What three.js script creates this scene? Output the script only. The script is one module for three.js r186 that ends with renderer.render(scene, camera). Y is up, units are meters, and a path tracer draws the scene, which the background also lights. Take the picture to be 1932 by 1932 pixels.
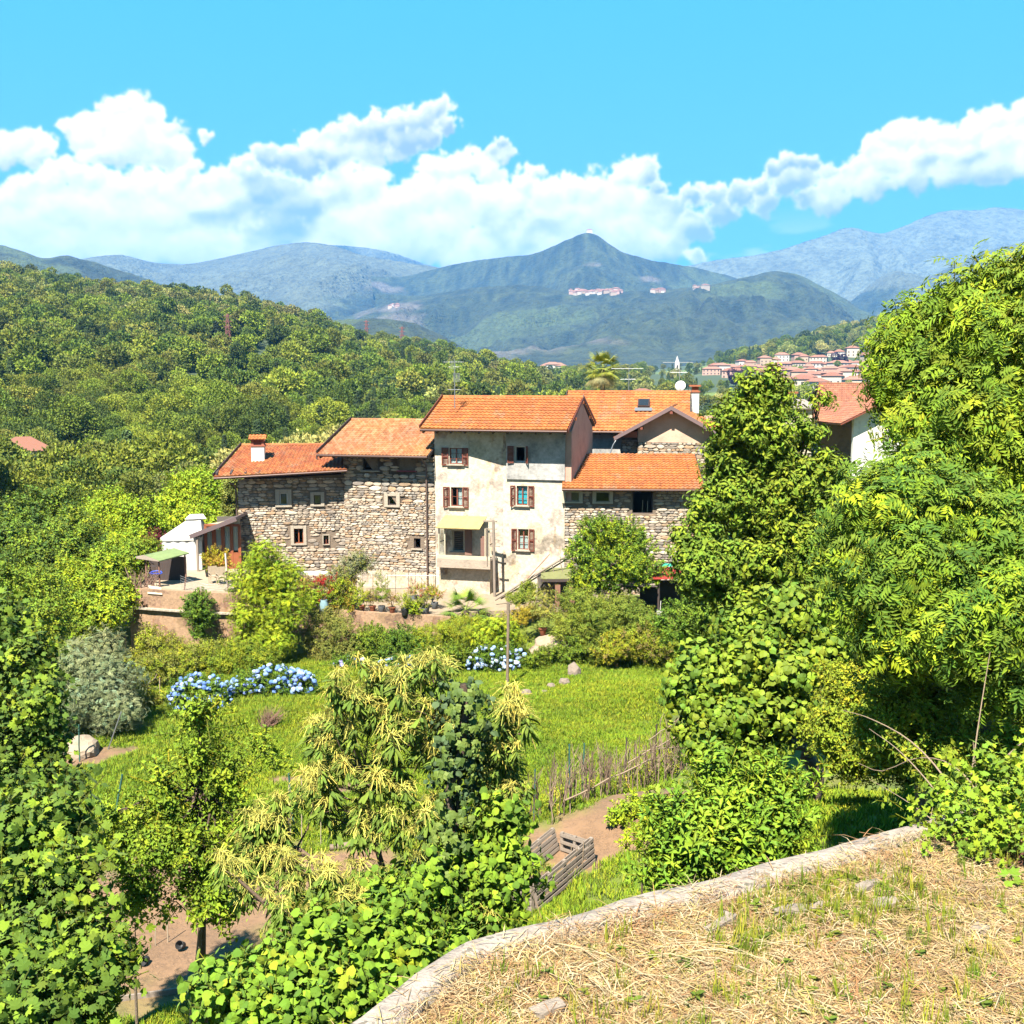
import * as THREE from 'three';
import { mergeGeometries } from 'three/addons/utils/BufferGeometryUtils.js';

// ---------------------------------------------------------------- small tools
function rngOf(seed) { let s = seed | 0; return () => { s = (s + 0x6d2b79f5) | 0; let t = Math.imul(s ^ (s >>> 15), 1 | s); t = (t + Math.imul(t ^ (t >>> 7), 61 | t)) ^ t; return ((t ^ (t >>> 14)) >>> 0) / 4294967296; }; }
const lerp = (a, b, t) => a + (b - a) * t, clamp = (x, a = 0, b = 1) => Math.min(b, Math.max(a, x));
const sstep = (a, b, x) => { const t = clamp((x - a) / (b - a)); return t * t * (3 - 2 * t); };
const V = (x, y, z) => new THREE.Vector3(x, y, z);
const table = (T, x) => { if (x <= T[0][0]) return T[0][1]; for (let i = 1; i < T.length; i++) if (x <= T[i][0]) return lerp(T[i - 1][1], T[i][1], (x - T[i - 1][0]) / (T[i][0] - T[i - 1][0])); return T[T.length - 1][1]; };
const smoothTable = (T, x) => { if (x <= T[0][0]) return T[0][1]; const n = T.length; if (x >= T[n - 1][0]) return T[n - 1][1]; let i = 1; while (x > T[i][0]) i++; const t = (x - T[i - 1][0]) / (T[i][0] - T[i - 1][0]); const p0 = T[Math.max(0, i - 2)][1], p1 = T[i - 1][1], p2 = T[i][1], p3 = T[Math.min(n - 1, i + 1)][1]; return p1 + 0.5 * t * (p2 - p0 + t * (2 * p0 - 5 * p1 + 4 * p2 - p3 + t * (3 * (p1 - p2) + p3 - p0))); };
const HASH = new Float32Array(65536); { const r = rngOf(911); for (let i = 0; i < 65536; i++) HASH[i] = r(); }
const h2 = (x, y) => HASH[(Math.imul(x, 73856093) ^ Math.imul(y, 19349663)) & 65535];
const h3 = (x, y, z) => HASH[(Math.imul(x, 73856093) ^ Math.imul(y, 19349663) ^ Math.imul(z, 83492791)) & 65535];
function vnoise(x, y) { const xi = Math.floor(x), yi = Math.floor(y); let u = x - xi, v = y - yi; u = u * u * (3 - 2 * u); v = v * v * (3 - 2 * v); const a = h2(xi, yi), b = h2(xi + 1, yi), c = h2(xi, yi + 1), d = h2(xi + 1, yi + 1); return a + (b - a) * u + (c - a) * v + (a - b - c + d) * u * v; }
function vnoise3(x, y, z) { const xi = Math.floor(x), yi = Math.floor(y), zi = Math.floor(z); let u = x - xi, v = y - yi, w = z - zi; u = u * u * (3 - 2 * u); v = v * v * (3 - 2 * v); w = w * w * (3 - 2 * w); const L = (k) => { const a = h3(xi, yi, k), b = h3(xi + 1, yi, k), c = h3(xi, yi + 1, k), d = h3(xi + 1, yi + 1, k); return a + (b - a) * u + (c - a) * v + (a - b - c + d) * u * v; }; return lerp(L(zi), L(zi + 1), w); }
function fbm(x, y, o = 5, g = 0.5) { let s = 0, a = 1, n = 0; for (let i = 0; i < o; i++) { s += a * vnoise(x, y); n += a; a *= g; x = x * 2.03 + 17.3; y = y * 2.03 + 9.1; } return s / n; }
function pnoise(x, y, p) { const xi = Math.floor(x), yi = Math.floor(y), m = (k) => ((k % p) + p) % p; let u = x - xi, v = y - yi; u = u * u * (3 - 2 * u); v = v * v * (3 - 2 * v); const a = h2(m(xi), m(yi)), b = h2(m(xi + 1), m(yi)), c = h2(m(xi), m(yi + 1)), d = h2(m(xi + 1), m(yi + 1)); return a + (b - a) * u + (c - a) * v + (a - b - c + d) * u * v; }
function pfbm(u, v, p, o = 5, g = 0.55) { let s = 0, a = 1, n = 0; for (let i = 0; i < o; i++) { s += a * pnoise(u * p + i * 0, v * p, p); n += a; a *= g; p *= 2; } return s / n; }

// ---------------------------------------------------------------- camera
const EYE = V(0, 20, 0), PITCH = 6.77 * Math.PI / 180, HALF = Math.tan(25 * Math.PI / 180);
const scene = new THREE.Scene();
const camera = new THREE.PerspectiveCamera(50, 1, 0.5, 40000);
camera.position.copy(EYE); camera.rotation.x = -PITCH;
const renderer = new THREE.WebGLRenderer({ antialias: true });
renderer.toneMapping = THREE.LinearToneMapping; renderer.shadowMap.enabled = true;
renderer.toneMappingExposure = 4.6;

// picture places (1932 units across) to bearings and slopes, used to survey where things stand
const SLOPE = (py) => Math.tan(Math.atan((966 - py) / 966 * HALF) - PITCH);
const BEAR = (px, py = 720) => (px - 966) / 966 * HALF / (Math.cos(PITCH) + (966 - py) / 966 * HALF * Math.sin(PITCH));
const at = (px, py, d) => V(BEAR(px, py) * d, EYE.y + SLOPE(py) * d, -d);
const MPP = (d) => d * HALF / 966;                 // metres per unit at a distance

// ---------------------------------------------------------------- sun and sky
const SUNDIR = V(-0.2, 0.885, 0.42).normalize();
const sun = new THREE.DirectionalLight(new THREE.Color(1, 0.94, 0.82), 5);
sun.position.copy(SUNDIR).multiplyScalar(300); sun.castShadow = true; sun.shadow.radius = 1; sun.shadow.mapSize.set(4096, 4096);
Object.assign(sun.shadow.camera, { left: -90, right: 90, top: 90, bottom: -90, near: 10, far: 700 });
sun.target.position.set(0, 8, -50); scene.add(sun, sun.target);

{
  const W = 4096, H = 2048, data = new Float32Array(W * H * 4);
  const R2D = 180 / Math.PI;
  const elOf = (py) => Math.atan(SLOPE(py)) * R2D;
  const azOf = (c) => { let az = ((c + 0.5) / W - 0.25) * 360; return az > 180 ? az - 360 : az; };
  // cumulus heads: every billow is a soft ball [bearing, height, radius across, radius up, greyness]
  const rc = rngOf(77), balls = [], add = (az, el, r, q = 1, g = 0) => balls.push([az, el, r, r * q, g]);
  const P = (x, y) => [Math.atan(BEAR(x)) * R2D, elOf(y)];
  const heads = (list, q = 0.82, g = 0) => { for (const [x, y, r] of list) add(...P(x, y + r * 0.22), r * 0.0262 * (1.22 + 0.22 * g), q, g); };
  heads([[262, 215, 28], [240, 235, 30], [300, 240, 32], [330, 255, 26], [215, 262, 24], [270, 262, 44], [185, 278, 30], [235, 292, 42], [310, 288, 42], [345, 300, 24], [150, 275, 14], [205, 315, 24], [60, 298, 26], [90, 315, 26], [30, 310, 32], [0, 300, 28], [-40, 310, 36], [115, 325, 12], [392, 268, 10], [404, 266, 7], [1015, 318, 15]]);
  heads([[830, 205, 22], [800, 216, 25], [850, 228, 18], [765, 226, 28], [720, 242, 28], [680, 252, 30], [640, 266, 28], [600, 282, 30], [555, 302, 28], [520, 302, 25], [700, 276, 34], [760, 260, 34], [810, 246, 32], [640, 296, 30], [580, 310, 28], [955, 264, 15], [962, 286, 17], [940, 287, 21], [900, 300, 28], [860, 308, 30], [820, 316, 30], [928, 318, 28]]);
  heads([[375, 326, 19], [350, 342, 24], [300, 357, 26], [160, 350, 24], [190, 363, 26], [120, 368, 26], [70, 384, 26], [40, 398, 22], [0, 412, 34], [240, 378, 34], [330, 372, 34], [400, 358, 26], [440, 345, 28], [480, 335, 28], [990, 346, 24], [960, 378, 42], [1040, 368, 32], [1090, 354, 28], [1130, 349, 28], [1180, 330, 24], [1205, 330, 22], [1235, 354, 19], [1160, 372, 42], [1220, 388, 34], [500, 362, 42], [640, 356, 38], [700, 344, 30], [800, 366, 36], [860, 356, 34]], 0.82, 1);
  heads([[430, 392, 52], [330, 410, 54], [230, 420, 54], [130, 420, 54], [40, 440, 54], [560, 384, 52], [650, 420, 54], [550, 430, 54], [740, 392, 44], [910, 382, 44], [820, 430, 54], [720, 450, 54], [1080, 412, 54], [980, 440, 54], [1180, 430, 48], [1260, 402, 30], [20, 490, 56], [130, 480, 56], [250, 478, 56], [370, 470, 56], [480, 474, 54], [600, 478, 50], [900, 470, 54], [1040, 470, 44], [-60, 430, 60], [-90, 490, 60]], 0.7, 2);
  heads([[1300, 376, 21], [1345, 376, 21], [1390, 368, 21], [1420, 354, 21], [1450, 322, 20], [1475, 310, 19], [1510, 310, 20], [1545, 329, 18], [1490, 345, 34], [1430, 384, 26], [1360, 394, 26], [1560, 350, 28], [1600, 333, 25], [1630, 300, 23], [1660, 281, 23], [1690, 276, 23], [1730, 278, 25], [1770, 280, 25], [1800, 276, 25], [1850, 266, 28], [1900, 263, 28], [1945, 268, 34], [1660, 318, 34], [1720, 316, 34], [1790, 312, 34], [1860, 306, 36], [1930, 305, 40]], 0.8);
  heads([[1620, 360, 28], [1540, 380, 26], [1700, 350, 28], [1780, 345, 28], [1850, 340, 28], [1920, 338, 30], [1300, 425, 30], [1240, 450, 36], [1310, 486, 18], [2000, 290, 50], [2060, 320, 50]], 0.62, 2);
  const bank = (az, tp, base) => { for (let el = tp, k = 0; el > base; k++) { const r = lerp(0.5, 1.25, rc()) * (k ? 1.25 : 0.85); add(az + (rc() - 0.5) * 0.9, el - r * 0.72, r * 1.1, 0.8, k); el -= r * lerp(0.75, 1.1, rc()); } };
  for (let az = -180; az < 180; az += 0.52) if (az < -29 || az > 29) bank(az, 4.5 + 7 * fbm(az * 0.09 + 40, 3.7, 4), lerp(0, 3, rc()));
  const cells = Array.from({ length: 360 }, () => []); for (const q of balls) for (let d = Math.floor(q[0] - q[2] * 1.6); d <= Math.floor(q[0] + q[2] * 1.6); d++) cells[((d % 360) + 540) % 360].push(q);
  for (let r = 0; r < H; r++) {
    const el = ((r + 0.5) / H - 0.5) * 180, e = Math.max(el, 0);
    const up = 1 - Math.exp(-e / 9);
    const blue = [lerp(0.095, 0.017, up), lerp(0.185, 0.132, up), lerp(0.235, 0.238, up)];
    const z = sstep(22, 90, e); blue[0] *= 1 - 0.6 * z; blue[1] *= 1 - 0.55 * z; blue[2] *= 1 - 0.45 * z;
    for (let c = 0; c < W; c++) {
      const az = azOf(c), i = (r * W + c) * 4;
      let R = blue[0], G = blue[1], B = blue[2];
      if (el > -0.5 && el < 20) {
        const wx = (fbm(az * 0.9, el * 0.9, 5, 0.62) - 0.5) * 1.5, wy = (fbm(az * 0.9 + 50, el * 0.9 + 9, 5, 0.62) - 0.5) * 1.3, x = az + wx, y = el + wy;
        let k = -9, sw = 0, ss = 0; for (const q of cells[((Math.floor(x) % 360) + 540) % 360]) { const u = (x - q[0]) / q[2], v = (y - q[1]) / q[3], d2 = u * u + v * v; if (d2 > 2.2) continue; const d = 1 - Math.sqrt(d2); if (d > k) k = d; const w = Math.exp(5 * d) * (1 + 0.5 / (1 + q[4])); sw += w; ss += w * (v * 0.75 - u * 0.28 - 0.07 * q[4]); }
        k += (fbm(az * 2.6, el * 2.6, 5, 0.62) - 0.5) * 0.75;
        if (k > -0.25) {
          const edge = sstep(-0.16, 0.16, k), soft = fbm(az * 0.17 + 3, el * 0.4 + 11, 4), hollow = sstep(0.46, 0.66, soft) * sstep(2.4, 6.0, el) * sstep(0, 0.4, k), form = sw ? ss / sw : 0, s = clamp(0.80 + form * 0.9 - hollow * 0.6 + (fbm(az * 2.2, el * 2.6, 3) - 0.5) * 0.25), alpha = edge * (1 - 0.35 * (1 - sstep(0.5, 3, el)));
          R = lerp(R, lerp(0.105, 0.37, s), alpha); G = lerp(G, lerp(0.14, 0.345, s), alpha); B = lerp(B, lerp(0.19, 0.325, s), alpha);
        }
        // a little thin cloud under the bank on the right
        const thin = sstep(0.5, 0.7, fbm(az * 0.35, el * 1.3 + 4, 4)) * 0.5 * (1 - sstep(6, 9, el)); R = lerp(R, 0.24, thin); G = lerp(G, 0.255, thin); B = lerp(B, 0.27, thin);
      }
      if (el < -0.5) { R = 0.06; G = 0.08; B = 0.08; }
      data[i] = R; data[i + 1] = G; data[i + 2] = B; data[i + 3] = 1;
    }
  }
  const sky = new THREE.DataTexture(data, W, H, THREE.RGBAFormat, THREE.FloatType);
  sky.mapping = THREE.EquirectangularReflectionMapping; sky.magFilter = THREE.LinearFilter; sky.needsUpdate = true;
  scene.background = sky; scene.environment = sky;
}
scene.fog = new THREE.FogExp2(new THREE.Color(0.10, 0.42, 1.0), 0.000063);

// ---------------------------------------------------------------- scene helpers
const used = new Map();
function numbered(name) { const n = used.get(name) ?? 0; used.set(name, n + 1); return n ? name + '_' + String(n).padStart(3, '0') : name; }
function tag(o, label, category, group, kind) { if (label) o.userData.label = label; if (category) o.userData.category = category; if (group) o.userData.group = group; if (kind) o.userData.kind = kind; return o; }
function thing(name, label, category, pos, turn = 0, group) { const o = new THREE.Group(); o.name = numbered(name); if (pos) o.position.copy(pos); o.rotation.y = turn; scene.add(o); o.updateMatrixWorld(true); return tag(o, label, category, group); }
function part(parent, name, geo, mat, label) { const m = new THREE.Mesh(geo, mat); m.name = name; if (label) m.userData.label = label; parent.add(m); return m; }
function single(name, geo, mat, label, category, group) { const m = new THREE.Mesh(geo, mat); m.name = numbered(name); scene.add(m); return tag(m, label, category, group); }
function structure(name, geo, mat, label) { const m = new THREE.Mesh(geo, mat); m.name = numbered(name); m.userData.kind = 'structure'; if (label) m.userData.label = label; scene.add(m); return m; }
function copyOf(o, label) { const c = o.clone(); c.name = numbered(o.name.replace(/_\d{3}$/, '')); if (label) c.userData = { ...o.userData, label }; scene.add(c); return c; }

// ---------------------------------------------------------------- geometry helpers
function plain(g) { const q = g.index ? g.toNonIndexed() : g; for (const k of Object.keys(q.attributes)) if (!['position', 'normal', 'uv'].includes(k)) q.deleteAttribute(k); if (!q.attributes.uv) q.setAttribute('uv', new THREE.BufferAttribute(new Float32Array(q.attributes.position.count * 2), 2)); if (!q.attributes.normal) q.computeVertexNormals(); q.clearGroups(); return q; }
const mg = (list) => mergeGeometries(list.map(plain));
function tint(g, c) { const q = plain(g), n = q.attributes.position.count, a = new Float32Array(n * 3); for (let i = 0; i < n; i++) { a[i * 3] = c[0]; a[i * 3 + 1] = c[1]; a[i * 3 + 2] = c[2]; } q.setAttribute('color', new THREE.BufferAttribute(a, 3)); return q; }
function box(w, h, d, x = 0, y = 0, z = 0, ry = 0, rz = 0, rx = 0) { const g = new THREE.BoxGeometry(w, h, d); if (rx) g.rotateX(rx); if (rz) g.rotateZ(rz); if (ry) g.rotateY(ry); g.translate(x, y, z); return g; }
function boxUV(g) { const p = g.attributes.position, n = g.attributes.normal, uv = g.attributes.uv; for (let i = 0; i < p.count; i++) { const ax = Math.abs(n.getX(i)), ay = Math.abs(n.getY(i)); if (ay > 0.7) uv.setXY(i, p.getX(i), p.getZ(i)); else if (ax > 0.7) uv.setXY(i, p.getZ(i), p.getY(i)); else uv.setXY(i, p.getX(i), p.getY(i)); } return g; }
function limb(pts, radii, seg = 6) {            // a tapered tube through points
  const pos = [], nor = [], uv = [], idx = []; const up = V(0.13, 0.2, 0.97);
  let run = 0;
  pts.forEach((p, i) => {
    const a = pts[Math.max(0, i - 1)], b = pts[Math.min(pts.length - 1, i + 1)], t = b.clone().sub(a).normalize();
    const u = up.clone().cross(t).normalize(), w = t.clone().cross(u), r = Array.isArray(radii) ? radii[i] : radii;
    if (i) run += p.distanceTo(pts[i - 1]);
    for (let k = 0; k <= seg; k++) { const an = k / seg * Math.PI * 2, n = u.clone().multiplyScalar(Math.cos(an)).addScaledVector(w, Math.sin(an)); pos.push(p.x + n.x * r, p.y + n.y * r, p.z + n.z * r); nor.push(n.x, n.y, n.z); uv.push(k / seg * 0.6, run); }
  });
  for (let i = 0; i < pts.length - 1; i++) for (let k = 0; k < seg; k++) { const a = i * (seg + 1) + k, b = a + seg + 1; idx.push(a, a + 1, b, b, a + 1, b + 1); }
  const n0 = pos.length / 3; for (const [i, s] of [[0, -1], [pts.length - 1, 1]]) { const p = pts[i], t = pts[Math.min(i + 1, pts.length - 1)].clone().sub(pts[Math.max(i - 1, 0)]).normalize().multiplyScalar(s); const c = pos.length / 3; pos.push(p.x, p.y, p.z); nor.push(t.x, t.y, t.z); uv.push(0, 0); for (let k = 0; k < seg; k++) s > 0 ? idx.push(c, i * (seg + 1) + k, i * (seg + 1) + k + 1) : idx.push(c, i * (seg + 1) + k + 1, i * (seg + 1) + k); }
  const g = new THREE.BufferGeometry(); g.setAttribute('position', new THREE.Float32BufferAttribute(pos, 3)); g.setAttribute('normal', new THREE.Float32BufferAttribute(nor, 3)); g.setAttribute('uv', new THREE.Float32BufferAttribute(uv, 2)); g.setIndex(idx); return g;
}
const bar = (a, b, r, r2 = r, seg = 5) => limb([a, b], [r, r2], seg);
function wobble(a, b, n, amp, rnd) { const out = []; for (let i = 0; i <= n; i++) { const t = i / n, p = a.clone().lerp(b, t), k = Math.sin(Math.PI * t) * amp; out.push(p.add(V((rnd() - 0.5) * k, (rnd() - 0.5) * k * 0.6, (rnd() - 0.5) * k))); } return out; }
function slab(p00, p10, p01, p11, th) {          // a flat board through four corners, th thick downwards
  const n = p10.clone().sub(p00).cross(p01.clone().sub(p00)).normalize(), lo = [p00, p10, p11, p01].map((p) => p.clone().addScaledVector(n, -th)), hi = [p00, p10, p11, p01];
  const pos = [], uv = []; const q = (a, b, c, d) => { for (const p of [a, b, c, a, c, d]) pos.push(p.x, p.y, p.z); const w = a.distanceTo(b), h = a.distanceTo(d); uv.push(0, 0, w, 0, w, h, 0, 0, w, h, 0, h); };
  q(...hi); q(lo[3], lo[2], lo[1], lo[0]); for (let i = 0; i < 4; i++) q(lo[i], lo[(i + 1) % 4], hi[(i + 1) % 4], hi[i]);
  const g = new THREE.BufferGeometry(); g.setAttribute('position', new THREE.Float32BufferAttribute(pos, 3)); g.setAttribute('uv', new THREE.Float32BufferAttribute(uv, 2)); g.computeVertexNormals(); return g;
}
const toFlat = (g) => { const q = g.index ? g.toNonIndexed() : g; q.computeVertexNormals(); return q; };
function lathe(pts, seg = 14) { return new THREE.LatheGeometry(pts.map(([x, y]) => new THREE.Vector2(x, y)), seg); }

// ---------------------------------------------------------------- computed textures
function tex(size, fn, srgb = true, repeat = 1) {
  const d = new Uint8Array(size * size * 4);
  for (let y = 0; y < size; y++) for (let x = 0; x < size; x++) { const c = fn(x / size, y / size), i = (y * size + x) * 4; for (let k = 0; k < 3; k++) { const v = clamp(Array.isArray(c) ? c[k] : c); d[i + k] = 255 * (srgb ? (v <= 0.0031308 ? v * 12.92 : 1.055 * Math.pow(v, 1 / 2.4) - 0.055) : v); } d[i + 3] = 255; }
  const t = new THREE.DataTexture(d, size, size); t.magFilter = THREE.LinearFilter; t.wrapS = t.wrapT = THREE.RepeatWrapping; t.colorSpace = srgb ? THREE.SRGBColorSpace : THREE.NoColorSpace; t.repeat.set(repeat, repeat); t.needsUpdate = true; return t;
}
const again = (t, r, r2 = r) => { const c = t.clone(); c.repeat.set(r, r2); c.needsUpdate = true; return c; };
const T = {};
T.grain = tex(512, (u, v) => pfbm(u, v, 16, 5, 0.65), false);
T.grainTone = tex(512, (u, v) => { const n = pfbm(u, v, 8, 6, 0.62); return 0.62 + 0.66 * n; }, false);
T.plaster = tex(1024, (u, v) => {
  const a = pfbm(u, v, 4, 6, 0.6), b = pfbm(u + 0.37, v + 0.11, 7, 5, 0.6), c = pfbm(u, v, 48, 3, 0.6), streak = pfbm(u * 1, v * 0.25 + 0.2, 24, 3);
  const patch = sstep(0.52, 0.60, a), scuff = sstep(0.60, 0.66, b), rust = sstep(0.62, 0.75, streak) * sstep(0.45, 0.6, b);
  const k = 0.62 + 0.18 * (c - 0.5) * 2 - 0.12 * patch - 0.17 * scuff;
  return [k * lerp(0.85, 0.76, rust), k * lerp(0.74, 0.60, rust + 0.3 * scuff), k * lerp(0.575, 0.40, rust + 0.25 * patch)];
});
T.plasterBump = tex(512, (u, v) => 0.6 * pfbm(u, v, 6, 5, 0.6) + 0.4 * pfbm(u, v, 64, 2), false);
T.render = tex(1024, (u, v) => {                   // grey cement patches in panels
  const a = pfbm(u, v, 5, 6, 0.62), b = pfbm(u + 0.2, v + 0.5, 3, 4), c = pfbm(u, v, 40, 3);
  const k = 0.34 + 0.22 * (a - 0.5) * 2 + 0.10 * (c - 0.5);
  return [k * 1.03, k * lerp(1, 0.97, b), k * lerp(0.97, 0.88, b)];
});
T.canopy = tex(1024, (u, v) => { const a = pfbm(u, v, 64, 3, 0.6), b = pfbm(u, v, 8, 4); const k = 0.35 + 1.0 * a * (0.6 + 0.8 * b); return [k, k, k]; }, false);
T.canopyBump = tex(1024, (u, v) => { const a = pfbm(u, v, 80, 3, 0.55), b = pfbm(u, v, 20, 2); return 0.7 * a + 0.3 * b; }, false);
T.wood = tex(512, (u, v) => { const g = pfbm(u * 1, v * 0.06, 64, 3, 0.6), k = 0.62 + 0.7 * g + 0.25 * (pfbm(u, v, 6, 4) - 0.5); return k; }, false);
T.soil = tex(1024, (u, v) => { const a = pfbm(u, v, 10, 6, 0.68), s = sstep(0.66, 0.70, pfbm(u + 0.3, v, 90, 2)); const k = 0.45 + 0.95 * a + s * 0.5; return k; }, false);

const std = (rgb, rough = 0.9, extra = {}) => { const m = new THREE.MeshStandardMaterial({ roughness: rough, ...extra }); m.color.setRGB(...rgb); return m; };
const toned = (rgb, rough, rep = 0.5, bump = 0.01, extra = {}) => std(rgb, rough, { map: again(T.grainTone, rep), bumpMap: again(T.grain, rep * 2), bumpScale: bump, ...extra });
const leafMat = (extra = {}) => { const m = new THREE.MeshPhysicalMaterial({ roughness: 0.85, specularIntensity: 0.4, transmission: 0.22, thickness: 0, side: THREE.DoubleSide, vertexColors: true, ...extra }); m.color.setRGB(1, 1, 1); return m; };
const M = {
  leaf: leafMat(), leafThick: leafMat({ transmission: 0.16, roughness: 0.7 }), petal: leafMat({ transmission: 0.3, roughness: 0.95 }),
  bark: toned([0.13, 0.085, 0.055], 0.95, 1.2, 0.02), barkPale: toned([0.22, 0.16, 0.11], 0.95, 1.2, 0.015), twig: toned([0.16, 0.10, 0.065], 0.95, 2, 0.004), twigPale: toned([0.30, 0.215, 0.14], 0.95, 2, 0.004),
  plaster: std([1, 1, 1], 0.95, { map: again(T.plaster, 0.14), bumpMap: again(T.plasterBump, 0.35), bumpScale: 0.03 }),
  cement: std([1, 1, 1], 0.95, { map: again(T.render, 0.2), bumpMap: again(T.plasterBump, 0.35), bumpScale: 0.025 }),
  pink: toned([0.50, 0.30, 0.225], 0.95, 0.25, 0.01), pinkPale: toned([0.54, 0.36, 0.26], 0.95, 0.25, 0.01),
  mortar: toned([0.19, 0.14, 0.10], 1, 0.8, 0.03), plinth: std([0.9, 0.88, 0.85], 0.95, { map: again(T.plaster, 0.2), bumpMap: again(T.plasterBump, 0.5), bumpScale: 0.03 }),
  tile: std([1, 1, 1], 0.85, { vertexColors: true, map: again(T.grainTone, 0.7), bumpMap: again(T.grain, 2), bumpScale: 0.004 }),
  woodDark: std([0.055, 0.035, 0.03], 0.7, { map: again(T.wood, 0.6), bumpMap: again(T.wood, 0.6), bumpScale: 0.003 }),
  woodRust: std([0.17, 0.04, 0.018], 0.6, { map: again(T.wood, 0.8), bumpMap: again(T.wood, 0.8), bumpScale: 0.002 }),
  shutter: std([0.15, 0.033, 0.016], 0.6, { map: again(T.wood, 0.9), bumpMap: again(T.wood, 0.9), bumpScale: 0.002 }),
  woodGrey: std([0.26, 0.205, 0.16], 0.95, { map: again(T.wood, 0.9), bumpMap: again(T.wood, 0.9), bumpScale: 0.006 }),
  woodOrange: std([0.28, 0.075, 0.02], 0.6, { map: again(T.wood, 0.8) }),
  gutter: std([0.09, 0.05, 0.04], 0.45, { metalness: 0.5 }), metal: std([0.42, 0.43, 0.44], 0.4, { metalness: 0.8 }), metalDark: std([0.06, 0.06, 0.065], 0.6, { metalness: 0.4 }), rusty: toned([0.24, 0.115, 0.075], 0.9, 2, 0.002),
  white: toned([0.66, 0.63, 0.58], 0.7, 0.5, 0.003), cream: toned([0.50, 0.43, 0.31], 0.9, 0.6, 0.01), stoneTrim: toned([0.42, 0.355, 0.275], 0.95, 0.9, 0.02),
  glass: (() => { const m = new THREE.MeshPhysicalMaterial({ roughness: 0.04, transmission: 1, thickness: 0, ior: 1.5 }); m.color.setRGB(0.9, 0.95, 0.95); return m; })(),
  curtain: (() => { const m = new THREE.MeshPhysicalMaterial({ roughness: 0.95, transmission: 0.3, thickness: 0, side: THREE.DoubleSide }); m.color.setRGB(0.7, 0.72, 0.7); return m; })(),
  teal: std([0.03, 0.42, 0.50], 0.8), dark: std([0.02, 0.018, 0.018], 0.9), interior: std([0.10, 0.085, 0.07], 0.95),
  terracotta: toned([0.30, 0.09, 0.035], 0.9, 2, 0.003), potGrey: toned([0.11, 0.115, 0.12], 0.8, 2, 0.002), potBlack: toned([0.03, 0.03, 0.032], 0.6, 2, 0.002),
  concrete: std([0.36, 0.285, 0.22], 0.96, { map: again(T.grainTone, 0.35), bumpMap: again(T.grain, 0.8), bumpScale: 0.02 }),
  pinkWall: std([0.60, 0.43, 0.33], 0.96, { map: again(T.plaster, 0.22), bumpMap: again(T.plasterBump, 0.5), bumpScale: 0.03 }),
};
// ================================================================ terrain
const near = [
  // lawn and kitchen garden
  [1150, 1264, 56], [1000, 1280, 54.5], [870, 1275, 55], [1250, 1275, 55], [1200, 1380, 46.5], [1000, 1480, 39.8], [1100, 1480, 40], [700, 1420, 43], [560, 1330, 49], [500, 1400, 44.8], [300, 1410, 44], [190, 1430, 42.8], [330, 1560, 35.8], [250, 1700, 30], [400, 1750, 28.7], [300, 1900, 25.1], [500, 1932, 24.4], [800, 1700, 30.2], [1040, 1700, 29.8], [1120, 1640, 31], [950, 1760, 28], [1050, 1800, 26.4], [1230, 1530, 33.5], [1200, 1620, 29.5],
  // bank on the right
  [1530, 1510, 26], [1600, 1540, 21], [1640, 1560, 17.5], [1750, 1530, 17.5], [1900, 1450, 17.5], [1400, 1530, 26], [1360, 1300, 47], [1570, 1000, 60], [1850, 1010, 60], [1450, 1130, 55],
  // foot of the retaining walls
  [600, 1240, 59], [900, 1232, 59], [430, 1250, 57], [300, 1240, 57],
].map(([x, y, d]) => at(x, y, d)).concat([
  V(0, 6.2, -10), V(-4, 5.2, -14), V(-8, 5, -8), V(-6, 5, -20), V(4.5, 9.8, -13), V(8, 13.2, -11.5), V(13, 14.2, -11), V(12, 13, -20), V(3, 8, -18),
  V(-12, 6.6, -64), V(-5, 6.8, -64), V(3, 6.8, -64), V(9, 7.2, -63), V(-5, 6.8, -72), V(8, 7, -72), V(-19, 7.4, -65), V(-14, 7, -72), V(16, 9, -70), V(24, 11, -75), V(35, 14, -60), V(30, 14, -40), V(22, 13, -28),
  V(-23, 3.2, -56), V(-28, 1, -58), V(-32, -1, -70), V(-24, 1.5, -80), V(-26, 2.5, -44), V(-32, 0.5, -44), V(-22, 3.6, -36), V(-30, 1, -30), V(-14, 4.8, -22), V(-22, 2.4, -20), V(-45, -4, -60), V(0, 4, -92), V(20, 10, -95), V(-40, -3, -95), V(45, 12, -95), V(0, 1, -112), V(30, 10, -112), V(-30, -4, -112), V(60, 12, -112), V(60, 16, -40), V(-60, -5, -40), V(-50, -3, -10), V(50, 18, -8), V(0, 6, 0), V(20, 15, 0), V(-20, 3, 0),
]);
const HILL_L = [[-700, 470], [-300, 495], [0, 518], [100, 536], [200, 552], [370, 567], [480, 581], [560, 604], [620, 624], [700, 652], [800, 664], [900, 690], [1000, 712], [1090, 736], [1180, 752]].map(([p, y]) => [BEAR(p, y), SLOPE(y + 4)]);
const HILL_LD = [[-0.8, 900], [-0.47, 860], [-0.2, 900], [0, 1150], [0.1, 1350]];
const HILL_R = [[1330, 720], [1370, 704], [1400, 694], [1450, 670], [1520, 644], [1600, 620], [1660, 610], [1750, 592], [1932, 562], [2300, 520]].map(([p, y]) => [BEAR(p, y), SLOPE(y + 3)]);
const VALLEY = [[90, -15], [140, -19], [220, -22], [400, -21], [700, -9], [1000, 0], [1500, 10], [2500, 26], [6000, 90]];
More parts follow.
